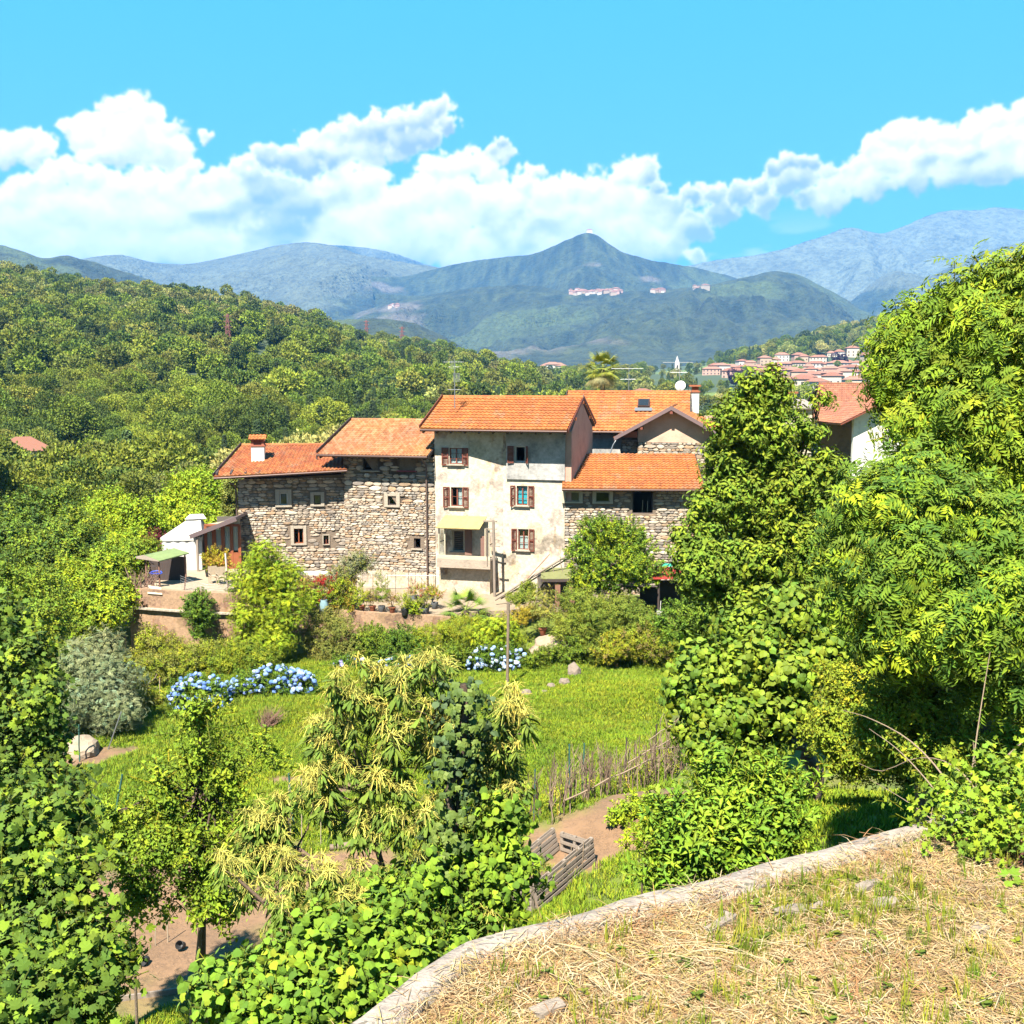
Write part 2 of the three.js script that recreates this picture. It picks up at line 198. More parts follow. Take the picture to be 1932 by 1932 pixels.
const VALLEY_R = [[90, -8], [140, -10], [250, -17], [450, -18], [700, -9], [850, -5], [1050, 5], [1250, 17], [1500, 38], [2500, 60], [6000, 120]];
function farH(x, z) {
  const d = Math.max(-z, 60), a = x / d;
  let b = lerp(table(VALLEY, d), table(VALLEY_R, d), sstep(0.12, 0.24, a));
  if (a < 0.11) {
    const dc = table(HILL_LD, a), hc = smoothTable(HILL_L, a) * dc, d0 = 190;
    if (d > d0) { const t = (d - d0) / (dc - d0); const h = t < 1 ? b + (hc - b) * Math.pow(t, 1.12) : hc - (d - dc) * 0.22; b = Math.max(b, h); }
  }
  if (a > 0.17) {
    const dc = 1900, hc = smoothTable(HILL_R, a) * dc, d0 = 1180;
    if (d > d0) { const t = (d - d0) / (dc - d0); const h = t < 1 ? b + (hc - b) * Math.pow(t, 0.9) : hc - (d - dc) * 0.2; b = Math.max(b, h); }
  }
  return EYE.y + b + (fbm(x * 0.012, z * 0.012, 3) - 0.5) * 6 * sstep(150, 400, d);
}
function nearH(x, z) { let s = 0, w = 0; for (const p of near) { const q = (p.x - x) ** 2 + (p.z - z) ** 2 + 0.6, k = 1 / (q * Math.sqrt(q)); s += k * p.y; w += k; } return s / w; }
function groundH(x, z) {
  const d = Math.hypot(x * 0.8, z), k = sstep(85, 125, d);
  let y = k < 1 ? nearH(x, z) + (fbm(x * 0.35, z * 0.35, 3) - 0.5) * 0.35 : 0;
  return k <= 0 ? y : lerp(y, farH(x, z), k);
}
const onGround = (px, d, py = 1300) => { const x = BEAR(px, py) * d; return V(x, groundH(x, -d), -d); };
const inEll = (x, z, cx, cz, rx, rz, soft = 0.25) => { const q = Math.hypot((x - cx) / rx, (z - cz) / rz); return 1 - sstep(1 - soft, 1 + soft, q); };
// bare soil: the dug beds on the left, the bean rows on the right, scrapes in the lawn
const spot = (px, py, d) => { const p = at(px, py, d); return [p.x, p.z]; };
const SOIL = [[...spot(300, 1735, 29.3), 3.6, 4.2], [...spot(440, 1690, 31), 2.4, 2.4], [...spot(1130, 1590, 32.5), 2.3, 2.0], [...spot(1235, 1510, 34.2), 1.9, 2.4], [...spot(1190, 1560, 32), 1.4, 1.6], [...spot(150, 1425, 43), 1.7, 1.3], [...spot(195, 1410, 43.5), 1.4, 1.0], [...spot(590, 1640, 32), 2.0, 0.8], [...spot(645, 1490, 39), 0.9, 0.7], [...spot(540, 1470, 40), 0.8, 0.5], [...spot(660, 1635, 32.4), 1.6, 0.7]];
const soilAt = (x, z) => { let s = 0; const j = (fbm(x * 1.3, z * 1.3, 3) - 0.5) * 0.7; for (const [cx, cz, rx, rz] of SOIL) s = Math.max(s, inEll(x, z, cx, cz, rx * (1 + j), rz * (1 + j))); return s; };
{
  const cols = [], rows = []; for (let a = -80; a < -32; a += 3) cols.push(a); for (let a = -32; a <= 32; a += 0.26) cols.push(a); for (let a = 35; a <= 80; a += 3) cols.push(a);
  for (let d = 1.2; d < 7000; d *= d < 120 ? 1.018 : 1.03) rows.push(d);
  const pos = [], col = [], uv = [], idx = [];
  for (const d of rows) for (const a of cols) {
    const x = Math.sin(a * Math.PI / 180) * d, z = -Math.cos(a * Math.PI / 180) * d, y = groundH(x, z); pos.push(x, y, z); uv.push(x, z);
    const s = soilAt(x, z), n = fbm(x * 0.6, z * 0.6, 4), m = fbm(x * 0.09 + 5, z * 0.09, 3), far = sstep(110, 160, d);
    let c = [lerp(0.075, 0.14, n), lerp(0.12, 0.165, n), lerp(0.006, 0.012, n)];
    const dry = sstep(0.54, 0.66, fbm(x * 0.22 + 3, z * 0.22, 3)); c = c.map((v, i) => lerp(v, [0.19, 0.17, 0.02][i], dry * 0.6));
    const field = [0.10 + 0.06 * m, 0.16 + 0.05 * m, 0.03], wood = [0.045, 0.07, 0.022];
    const open = sstep(0.52, 0.58, fbm(x * 0.006, z * 0.006, 3));
    c = c.map((v, i) => lerp(v, lerp(wood[i], field[i], open), far)); c = c.map((v, i) => lerp(v, [0.21, 0.12, 0.062][i] * (0.8 + 0.4 * n), s)); col.push(...c);
  }
  const n = cols.length; for (let r = 0; r < rows.length - 1; r++) for (let k = 0; k < n - 1; k++) { const i = r * n + k; idx.push(i, i + 1, i + n, i + 1, i + n + 1, i + n); }
  const g = new THREE.BufferGeometry(); g.setAttribute('position', new THREE.Float32BufferAttribute(pos, 3)); g.setAttribute('color', new THREE.Float32BufferAttribute(col, 3)); g.setAttribute('uv', new THREE.Float32BufferAttribute(uv, 2)); g.setIndex(idx); g.computeVertexNormals();
  structure('ground', g, std([1, 1, 1], 1, { vertexColors: true, map: again(T.soil, 0.25), bumpMap: again(T.soil, 0.4), bumpScale: 0.08 }));
}

// ================================================================ mountains
const peaks = {};
function mountain(name, crest, dc, df, hf, o = {}) {
  const nu = o.nu ?? 300, nv = o.nv ?? 130, nb = 14, x0 = crest[0][0], x1 = crest[crest.length - 1][0], pos = [], col = [], uv = [], idx = [];
  const amp = o.amp ?? 110, wl = o.wl ?? 700, pow = o.pow ?? 1.15, seed = o.seed ?? 0;
  const point = (u, v) => {                         // u along the crest, v from the crest (0) to the foot (1), below 0 the far side
    const p = lerp(x0, x1, u), y = smoothTable(crest, p), a = BEAR(p, y), dcr = dc * (1 + 0.05 * Math.sin(u * 7 + seed)), dd = v >= 0 ? lerp(dcr, df, v) : dcr * (1 - v * 0.5), hc = SLOPE(y) * dcr;
    const bend = v > 0 ? (vnoise(u * 6 + seed, v * 2.2 + seed) - 0.5) * 0.02 * v : 0, x = (a + bend) * dd, z = -dd;
    let h = v >= 0 ? hf + (hc - hf) * Math.pow(1 - v, pow) : hc - (hc - hf) * -v * 1.4;
    const w = Math.sin(Math.PI * Math.min(1, Math.max(0, v) * 1.15 + 0.02)) , sx = (x + seed * 977) / wl, sz = z / (wl * 2.1);
    const wx = sx + (fbm(sx * 0.8 + 9, sz * 0.8, 3) - 0.5) * 1.6;
    const ridge = 1 - Math.abs(fbm(wx, sz + seed, 4, 0.45) * 2 - 1) * 2, rid2 = 1 - Math.abs(fbm(wx * 2.6 + sz * 2, sz * 5.5 - sx, 3) * 2 - 1) * 2;
    h += w * amp * (ridge - 0.62) + w * amp * 0.36 * (rid2 - 0.5) + (fbm(x / 34, z / 34, 2) - 0.5) * (o.rough ?? 16) * (0.25 + w);
    return [x, EYE.y + h, z, ridge, rid2];
  };
  const bare = o.bare ?? 0, rock = o.rock ?? 0.2;
  for (let j = 0; j < nv + nb; j++) { const v = j < nb ? -0.3 * (1 - j / nb) : (j - nb) / (nv - 1); for (let i = 0; i < nu; i++) {
    const u = i / (nu - 1), [x, y, z, rg, r2] = point(u, v); pos.push(x, y, z); uv.push(x, y * 0.6 - z);
    const hN = (y - EYE.y - hf) / (SLOPE(430) * dc), n1 = fbm(x / 420 + seed, z / 420, 4), n2 = fbm(x / 90, z / 90, 3);
    const n3 = fbm(x / 26 + 5, (z + y) / 26, 2), mx = clamp(n2 * 0.6 + (n3 - 0.5) * 1.3 + 0.15); let c = [lerp(0.010, 0.058, mx), lerp(0.022, 0.076, mx), lerp(0.009, 0.024, mx)];
    const meadow = sstep(0.60, 0.68, n1 + 0.12 * (n2 - 0.5)), stone = sstep(1 - rock - 0.06, 1 - rock + 0.06, 0.55 * fbm(x / 160 + 40, y / 60, 4) + 0.62 * fbm(x / 600, z / 600 + 7, 2)), high = sstep(0.5 - bare * 0.5, 0.62 - bare * 0.5, hN + 0.45 * (n1 - 0.5) + 0.35 * (rg - 0.6)) * (bare > 0 ? 1 : 0);
    c = c.map((q, k) => lerp(q, [0.10, 0.14, 0.04][k], meadow * 0.45)); c = c.map((q, k) => lerp(q, [0.20, 0.165, 0.14][k], stone * 0.6)); c = c.map((q, k) => lerp(q, [0.105, 0.12, 0.075][k] * (o.pale ?? 1) * (0.75 + 0.5 * n2), high)); col.push(...c);
  } }
  for (let j = 0; j < nv + nb - 1; j++) for (let i = 0; i < nu - 1; i++) { const k = j * nu + i; idx.push(k, k + nu, k + 1, k + 1, k + nu, k + nu + 1); }
  const g = new THREE.BufferGeometry(); g.setAttribute('position', new THREE.Float32BufferAttribute(pos, 3)); g.setAttribute('color', new THREE.Float32BufferAttribute(col, 3)); g.setAttribute('uv', new THREE.Float32BufferAttribute(uv, 2)); g.setIndex(idx); g.computeVertexNormals();
  structure(name, g, std([1, 1, 1], 1, { vertexColors: true, map: again(T.canopy, 1 / (o.grain ?? 700)), bumpMap: again(T.canopyBump, 1 / (o.grain ?? 700)), bumpScale: o.bump ?? 14 }), o.label);
  peaks[name] = (px, py) => { const u = (px - x0) / (x1 - x0); let best = null, err = 1e9; for (let v = 0; v <= 1; v += 0.004) { const [x, y, z] = point(u, v); const e = Math.abs((y - EYE.y) / -z - SLOPE(py)); if (e < err) { err = e; best = V(x, y, z); } } return best; };
}
mountain('far_mountain', [[1180, 520], [1310, 497], [1360, 487], [1420, 480], [1460, 472], [1500, 461], [1550, 446], [1600, 431], [1630, 436], [1660, 441], [1690, 433], [1720, 420], [1755, 405], [1790, 397], [1815, 396], [1850, 396], [1880, 391], [1932, 396], [2020, 402], [2150, 430]], 8200, 5400, 60, { amp: 230, wl: 1500, bare: 0.85, pale: 1.25, rock: 0.34, rough: 26, seed: 3, nu: 260, nv: 120, grain: 1600, bump: 30, label: 'bare high mountain with pale rocky slopes on the right' });
mountain('far_mountain', [[560, 470], [600, 462], [640, 462], [690, 467], [730, 475], [770, 487], [800, 498], [860, 512], [930, 530]], 8800, 7400, 260, { amp: 90, wl: 900, bare: 0.3, seed: 8, nu: 120, nv: 50, grain: 1600, bump: 30, label: 'most distant blue ridge peeping over the left range' });
mountain('mountain', [[90, 500], [170, 486], [220, 481], [250, 487], [290, 497], [330, 499], [370, 497], [410, 488], [450, 478], [500, 466], [540, 458], [580, 456], [610, 459], [640, 466], [680, 480], [720, 486], [770, 495], [820, 505], [880, 520], [960, 545]], 6400, 4000, 60, { amp: 190, wl: 1200, bare: 0.42, rock: 0.2, seed: 5, nu: 300, nv: 130, grain: 1100, bump: 24, label: 'broad mountain with bare rounded summit left of centre' });
mountain('mountain', [[1540, 625], [1580, 590], [1610, 566], [1640, 540], [1665, 522], [1690, 511], [1715, 514], [1750, 522], [1790, 506], [1830, 490], [1880, 470], [1932, 455], [2050, 430]], 5600, 4300, 60, { amp: 160, wl: 900, bare: 0.1, rock: 0.22, seed: 12, nu: 220, nv: 90, grain: 1100, bump: 22, label: 'dark wooded mountain flank below the bare range on the right' });
mountain('mountain', [[700, 520], [760, 520], [820, 506], [870, 494], [900, 489], [950, 483], [1000, 478], [1030, 468], [1060, 455], [1080, 446], [1095, 440], [1110, 437], [1124, 440], [1136, 448], [1150, 459], [1170, 472], [1190, 480], [1230, 489], [1280, 498], [1310, 503], [1340, 511], [1380, 522], [1430, 540], [1500, 570]], 5400, 3900, 130, { amp: 130, wl: 700, bare: 0.02, rock: 0.2, seed: 7, nu: 360, nv: 120, grain: 800, label: 'wooded mountain with a sharp conical peak' });
mountain('mountain', [[590, 622], [640, 600], [700, 582], [760, 566], [830, 552], [900, 541], [960, 535], [1010, 536], [1060, 545], [1120, 551], [1180, 549], [1250, 548], [1330, 541], [1380, 530], [1420, 521], [1455, 514], [1480, 515], [1510, 521], [1540, 535], [1580, 556], [1620, 582], [1660, 606], [1720, 650]], 4200, 2500, 18, { amp: 105, wl: 520, pow: 1.1, rock: 0.235, seed: 1, nu: 520, nv: 190, grain: 620, bump: 16, label: 'wooded mountain slope carrying a hill village' });
mountain('hill', [[-150, 440], [-60, 452], [0, 463], [40, 473], [80, 486], [130, 483], [165, 492], [200, 500], [240, 513], [290, 530], [330, 545], [370, 562], [430, 590], [500, 620]], 3300, 2000, -10, { amp: 90, wl: 450, seed: 15, nu: 240, nv: 90, grain: 620, bump: 14, label: 'dark wooded ridge behind the left hillside' });
mountain('hill', [[520, 640], [570, 620], [620, 606], [670, 601], [710, 600], [750, 604], [790, 614], [830, 633], [870, 657], [910, 682], [960, 715]], 2300, 1500, -10, { amp: 50, wl: 300, rock: 0.3, seed: 21, nu: 200, nv: 70, grain: 500, bump: 12, rough: 12, label: 'low wooded spur with rock outcrops in mid valley' });

// ================================================================ leaves, sprigs and crowns
class Leaves {
  constructor(seed) { this.p = []; this.n = []; this.c = []; this.r = rngOf(seed); }
  tri(a, b, c, n, k) { for (const v of [a, b, c]) this.p.push(v.x, v.y, v.z); for (let i = 0; i < 3; i++) { this.n.push(n.x, n.y, n.z); this.c.push(...k); } }
  flat(a, b, c, k) { const n = b.clone().sub(a).cross(c.clone().sub(a)); if (n.lengthSq() < 1e-14) return; this.tri(a, b, c, n.normalize(), k); }
  tone(k, s = 0.25) { const m = 1 + (this.r() - 0.5) * 2 * s, y = (this.r() - 0.5) * 0.25; return [k[0] * m * (1 + y), k[1] * m, k[2] * m * (1 - y)]; }
  // dir: along the midrib; side: across
  leaf(b, dir, nor, L, W, k, fold = 0.25, curl = 0.2, segs = 1) {
    const side = dir.clone().cross(nor).normalize(), up = side.clone().cross(dir).normalize();
    const P = (t, s) => b.clone().addScaledVector(dir, L * t).addScaledVector(side, s * W * 0.5).addScaledVector(up, Math.abs(s) * W * 0.5 * fold - curl * L * t * t);
    if (segs === 1) { const tip = P(1, 0), l = P(0.42, -1), r = P(0.42, 1), base = P(0, 0); this.flat(base, tip, l, k); this.flat(base, r, tip, k); return; }
    const w = [[0, 0], [0.18, 0.72], [0.42, 1], [0.7, 0.7], [1, 0]];
    for (let i = 0; i < 4; i++) { const [t0, s0] = w[i], [t1, s1] = w[i + 1], m0 = P(t0, 0), m1 = P(t1, 0); for (const sg of [-1, 1]) { const a = P(t0, s0 * sg), c = P(t1, s1 * sg); if (i < 3) sg > 0 ? this.flat(m0, c, m1, k) : this.flat(m0, m1, c, k); if (i > 0) sg > 0 ? this.flat(m0, a, c, k) : this.flat(m0, c, a, k); if (i === 3) sg > 0 ? this.flat(m0, a, m1, k) : this.flat(m0, m1, a, k); } }
  }
  lobed(b, dir, nor, L, k, lobes, cup = 0.12) {      // ivy, maple, vine: a fan round the leaf's heart
    const side = dir.clone().cross(nor).normalize(), up = side.clone().cross(dir).normalize(), o = b.clone().addScaledVector(dir, L * 0.3);
    const ring = lobes.map(([an, r]) => b.clone().addScaledVector(dir, L * 0.3 + Math.cos(an) * r * L).addScaledVector(side, Math.sin(an) * r * L).addScaledVector(up, -cup * L * r * r * 2));
    for (let i = 0; i < ring.length; i++) this.flat(o, ring[(i + 1) % ring.length], ring[i], k);
  }
  blade(b, dir, L, W, k, droop, side) { const s = side.clone().multiplyScalar(W / 2), m = b.clone().addScaledVector(dir, L * 0.55).add(V(0, -droop * L * 0.25, 0)), t = b.clone().addScaledVector(dir, L).add(V(0, -droop * L, 0)); this.flat(b.clone().sub(s), b.clone().add(s), m.clone().add(s), k); this.flat(b.clone().sub(s), m.clone().add(s), m.clone().sub(s), k); this.flat(m.clone().sub(s), m.clone().add(s), t, k); }
  stick(a, b, r, k) { const t = b.clone().sub(a).normalize(), u = t.clone().cross(Math.abs(t.y) > 0.9 ? V(1, 0, 0) : V(0, 1, 0)).normalize().multiplyScalar(r), w = t.clone().cross(u).normalize().multiplyScalar(r); const q = [u, w, u.clone().negate().addScaledVector(w, -0.3)]; for (let i = 0; i < 3; i++) { const m = q[i], n = q[(i + 1) % 3]; this.flat(a.clone().add(m), a.clone().add(n), b.clone().add(n), k); this.flat(a.clone().add(m), b.clone().add(n), b.clone().add(m), k); } }
  geo() { const g = new THREE.BufferGeometry(); g.setAttribute('position', new THREE.Float32BufferAttribute(this.p, 3)); g.setAttribute('normal', new THREE.Float32BufferAttribute(this.n, 3)); g.setAttribute('color', new THREE.Float32BufferAttribute(this.c, 3)); return g; }
}
const rdir = (r) => { const z = r() * 2 - 1, a = r() * Math.PI * 2, s = Math.sqrt(1 - z * z); return V(s * Math.cos(a), z, s * Math.sin(a)); };
const MAPLE = [[0, 0.72], [0.32, 0.42], [0.55, 0.62], [0.95, 0.62], [1.2, 0.36], [1.75, 0.52], [2.5, 0.30], [3.14, 0.26], [-2.5, 0.30], [-1.75, 0.52], [-1.2, 0.36], [-0.95, 0.62], [-0.55, 0.62], [-0.32, 0.42]];
const IVY = [[0, 0.78], [0.42, 0.42], [0.85, 0.64], [1.35, 0.40], [1.95, 0.50], [2.75, 0.30], [3.14, 0.20], [-2.75, 0.30], [-1.95, 0.50], [-1.35, 0.40], [-0.85, 0.64], [-0.42, 0.42]];
const FIG = [[0, 0.70], [0.5, 0.52], [1.1, 0.52], [1.9, 0.46], [2.7, 0.34], [3.14, 0.24], [-2.7, 0.34], [-1.9, 0.46], [-1.1, 0.52], [-0.5, 0.52]];
// a twig growing along +y with leaves round it. Leaf colours are tints; the copies carry the species colour.
function sprig(seed, o) {
  const L = new Leaves(seed), r = L.r, n = o.n, len = o.len;
  if (o.stem !== 0) L.stick(V(0, 0, 0), V(0, len, 0), o.stem ?? 0.006, [0.9, 0.62, 0.5]);
  for (let i = 0; i < n; i++) {
    const t = 0.08 + 0.92 * (i + r() * 0.7) / n, b = V((r() - 0.5) * (o.spread ?? 0), t * len, (r() - 0.5) * (o.spread ?? 0)), an = i * 2.4 + r() * 0.8;
    const out = V(Math.cos(an), lerp(o.rise ?? 0.5, 0.9, t * t) - (r() - 0.5) * 0.6, Math.sin(an)).normalize(); if (o.hang) out.y -= o.hang; out.normalize();
    const tl = o.tilt ?? 1.1, nor = V((r() - 0.5) * tl, 1, (r() - 0.5) * tl).normalize(), s = 0.7 + 0.5 * r(), k = L.tone(o.tone ?? [1, 1, 1], o.vary ?? 0.22);
    if (o.kind === 'lobed') L.lobed(b.addScaledVector(out, o.leaf * 0.3), out, nor, o.leaf * s, k, o.outline, o.cup);
    else if (o.kind === 'pinnate') { const pl = o.pin * s, m = o.pairs, dr = o.droop ?? 0.3; for (let j = 0; j <= m; j++) { const q = b.clone().addScaledVector(out, pl * (0.25 + 0.75 * j / m)).add(V(0, -dr * pl * (j / m) ** 2, 0)), sd = out.clone().cross(V(0, 1, 0)).normalize(); if (j === m) L.leaf(q, out.clone().add(V(0, -dr, 0)).normalize(), nor, o.leaf, o.wide, k, 0.2, 0.15); else for (const sg of [-1, 1]) L.leaf(q, sd.clone().multiplyScalar(sg).addScaledVector(out, 0.7).add(V(0, -0.25 - 0.3 * r(), 0)).normalize(), nor, o.leaf * (0.8 + 0.3 * r()), o.wide, k, 0.25, 0.2); } }
    else L.leaf(b, out, nor, o.leaf * s, o.wide * s, k, o.fold ?? 0.3, o.curl ?? 0.25, o.segs ?? 1);
  }
  return L.geo();
}
// lobes: [{c, r}] ; copies of a sprig spread through the outer part of the lobes
function spread(lobes, count, rnd, o = {}) {
  const wt = lobes.map((l) => l.w ?? (l.r.x * l.r.y + l.r.y * l.r.z + l.r.x * l.r.z)), sum = wt.reduce((a, b) => a + b), out = [];
  let guard = 0;
  while (out.length < count && guard++ < count * 12) {
    let q = rnd() * sum, i = 0; while (i < wt.length - 1 && (q -= wt[i]) > 0) i++;
    const l = lobes[i], d = rdir(rnd); if (d.z < -0.25 && rnd() < 0.45) continue;
    const k = 1 - (o.shell ?? 0.5) * Math.pow(rnd(), 1.7) + (rnd() - 0.5) * 0.12 + (rnd() < 0.07 ? 0.35 * rnd() : 0), bump = 0.82 + 0.36 * vnoise3(d.x * 2.4 + i * 7, d.y * 2.4, d.z * 2.4 + i * 3);
    const p = V(d.x * l.r.x, d.y * l.r.y, d.z * l.r.z).multiplyScalar(k * bump).add(l.c);
    let deep = false; for (let j = 0; j < lobes.length; j++) if (j !== i) { const m = lobes[j], e = ((p.x - m.c.x) / m.r.x) ** 2 + ((p.y - m.c.y) / m.r.y) ** 2 + ((p.z - m.c.z) / m.r.z) ** 2; if (e < 0.42) { deep = true; break; } }
    if (deep && rnd() < 0.88) continue;
    const dir = V(d.x / l.r.x, d.y / l.r.y, d.z / l.r.z).normalize().multiplyScalar(o.outward ?? 0.9).add(V(0, o.lift ?? 0.45, 0)).add(rdir(rnd).multiplyScalar(o.loose ?? 0.55)).normalize();
    out.push([p, dir, i]);
  }
  return out;
}
const YAX = V(0, 1, 0);
function scatter(parent, name, geo, mat, spots, o, rnd) {
  const im = new THREE.InstancedMesh(geo, mat, spots.length), m = new THREE.Matrix4(), q = new THREE.Quaternion(), q2 = new THREE.Quaternion(), c = new THREE.Color();
  spots.forEach(([p, dir, li], i) => {
    q.setFromUnitVectors(YAX, dir); q2.setFromAxisAngle(YAX, rnd() * Math.PI * 2); q.multiply(q2); const s = lerp((o.s0 ?? 0.75) * 0.85, (o.s1 ?? 1.3) * 1.15, Math.pow(rnd(), 1.3));
    m.compose(p, q, V(s, s, s)); im.setMatrixAt(i, m);
    const pal = o.colors, k = pal[Math.floor(rnd() * pal.length)], mm = 0.85 + 0.3 * rnd(), tw = o.patch ? 0.8 + 0.4 * vnoise3(p.x * o.patch, p.y * o.patch, p.z * o.patch) : 1; const sunny = k[1] > k[0] * 0.9 && k[2] < k[0] * 0.5 ? [1.5, 1.36, 0.6] : [1, 1, 1]; c.setRGB(k[0] * mm * tw * sunny[0], k[1] * mm * (0.5 + 0.5 * tw) * sunny[1], k[2] * mm * sunny[2]); im.setColorAt(i, c);
  });
  im.name = name; im.userData.kind = 'stuff'; if (parent) parent.add(im); return im;
}
const lobe = (px, py, d, rx, ry, rz) => { const k = MPP(d); return { c: at(px, py, d), r: V(rx * k, ry * k, (rz ?? Math.min(rx, ry * 1.2)) * k) }; };
const COL = {
  mid: [[0.125, 0.195, 0.020], [0.105, 0.175, 0.022], [0.155, 0.215, 0.020]], bright: [[0.20, 0.29, 0.016], [0.165, 0.26, 0.018], [0.235, 0.31, 0.018]], dark: [[0.055, 0.105, 0.018], [0.07, 0.12, 0.02], [0.045, 0.09, 0.02]],
  yellow: [[0.20, 0.265, 0.02], [0.17, 0.235, 0.02], [0.24, 0.275, 0.025]], olive: [[0.16, 0.185, 0.06], [0.19, 0.20, 0.075], [0.13, 0.16, 0.05]], grey: [[0.21, 0.255, 0.12], [0.25, 0.295, 0.15], [0.17, 0.22, 0.095]], glossy: [[0.085, 0.165, 0.018], [0.11, 0.19, 0.02], [0.07, 0.145, 0.02]],
};
const SPRIG = {
  tiny: sprig(1, { n: 26, len: 0.55, leaf: 0.13, wide: 0.085, spread: 0.25, rise: 0.3 }),
  far: sprig(2, { n: 22, len: 0.9, leaf: 0.30, wide: 0.2, spread: 0.5, rise: 0.2, stem: 0 }),
  oval: sprig(3, { n: 18, len: 0.42, leaf: 0.11, wide: 0.06, spread: 0.06 }),
  small: sprig(4, { n: 26, len: 0.32, leaf: 0.06, wide: 0.036, spread: 0.1 }),
  cherry: sprig(5, { n: 15, len: 0.42, leaf: 0.17, wide: 0.065, hang: 0.75, rise: 0.2, spread: 0.05, fold: 0.35, segs: 2 }),
  fig: sprig(6, { kind: 'lobed', outline: FIG, n: 9, len: 0.4, leaf: 0.15, rise: 0.2, hang: 0.55, cup: 0.3, tilt: 3.6, vary: 0.35 }),
  maple: sprig(7, { kind: 'lobed', outline: MAPLE, n: 9, len: 0.45, leaf: 0.115, rise: 0.1, hang: 0.3, tilt: 2.6, vary: 0.3 }),
  ash: sprig(8, { kind: 'pinnate', n: 7, len: 0.42, pin: 0.28, pairs: 4, leaf: 0.105, wide: 0.034, droop: 0.45, vary: 0.25 }),
  feather: sprig(9, { kind: 'pinnate', n: 6, len: 0.5, pin: 0.34, pairs: 8, leaf: 0.075, wide: 0.028, droop: 0.35 }),
  laurel: sprig(10, { n: 13, len: 0.42, leaf: 0.15, wide: 0.04, rise: 0.6, segs: 2, curl: 0.3 }),
  vine: sprig(11, { kind: 'lobed', outline: FIG, n: 9, len: 0.45, leaf: 0.105, rise: 0.1, hang: 0.45, cup: 0.25, tilt: 3.0, vary: 0.35 }),
};
function tree(name, label, category, o) {
  const rnd = rngOf(o.seed ?? 5), base = o.base, root = thing(name, label, category, base, 0, o.group), rel = (v) => v.clone().sub(base);
  const lobes = o.lobes.map((l) => ({ c: rel(l.c), r: l.r, w: l.w })), clumps = [];
  for (const l of lobes) { const n = o.clumps ?? 8; for (let i = 0; i < n; i++) { const d = rdir(rnd); if (d.z < -0.5 && rnd() < 0.5) continue; const k = (0.30 + 0.30 * rnd()) * (o.clumpR ?? 1); clumps.push({ c: l.c.clone().add(V(d.x * l.r.x, d.y * l.r.y, d.z * l.r.z).multiplyScalar(0.45 + 0.5 * rnd())), r: V(l.r.x * k, l.r.y * k * 0.85, l.r.z * k) }); } if (!o.open) clumps.push({ c: l.c, r: l.r.clone().multiplyScalar(0.6) }); }
  if (o.trunk) {
    const fork = o.fork ? rel(o.fork) : V(0, lobes[0].c.y * 0.5, 0), list = [limb(wobble(V(0, -0.3, 0), fork, 5, o.trunk * 2, rnd), [1.25, 1.05, 0.95, 0.88, 0.8, 0.72].map((k) => k * o.trunk), 7)];
    for (const l of lobes) { const end = l.c.clone().add(V(0, l.r.y * 0.5, 0)); list.push(limb(wobble(fork.clone().lerp(V(0, fork.y * 0.7, 0), rnd() * 0.4), end, 5, 0.3 * l.r.x, rnd), [0.5, 0.42, 0.33, 0.24, 0.15, 0.06].map((k) => k * o.trunk), 5)); for (let i = 0; i < 4; i++) { const d = rdir(rnd); list.push(limb(wobble(l.c.clone().lerp(fork, 0.25 * rnd()), l.c.clone().add(V(d.x * l.r.x, d.y * l.r.y, d.z * l.r.z).multiplyScalar(0.85)), 3, 0.2 * l.r.x, rnd), [0.2, 0.15, 0.1, 0.04].map((k) => k * o.trunk), 4)); } }
    part(root, 'trunk', mg(list), o.bark ?? M.bark);
  }
  const sp = spread(clumps, Math.round(o.count * (o.dense ?? 1.15)), rnd, { ...o, shell: o.shell ?? 0.7 });
  scatter(root, 'crown', o.sprig, o.mat ?? M.leaf, sp, { colors: o.colors, s0: o.s0, s1: o.s1, patch: o.patch ?? 0.5 }, rnd);
  return root;
}

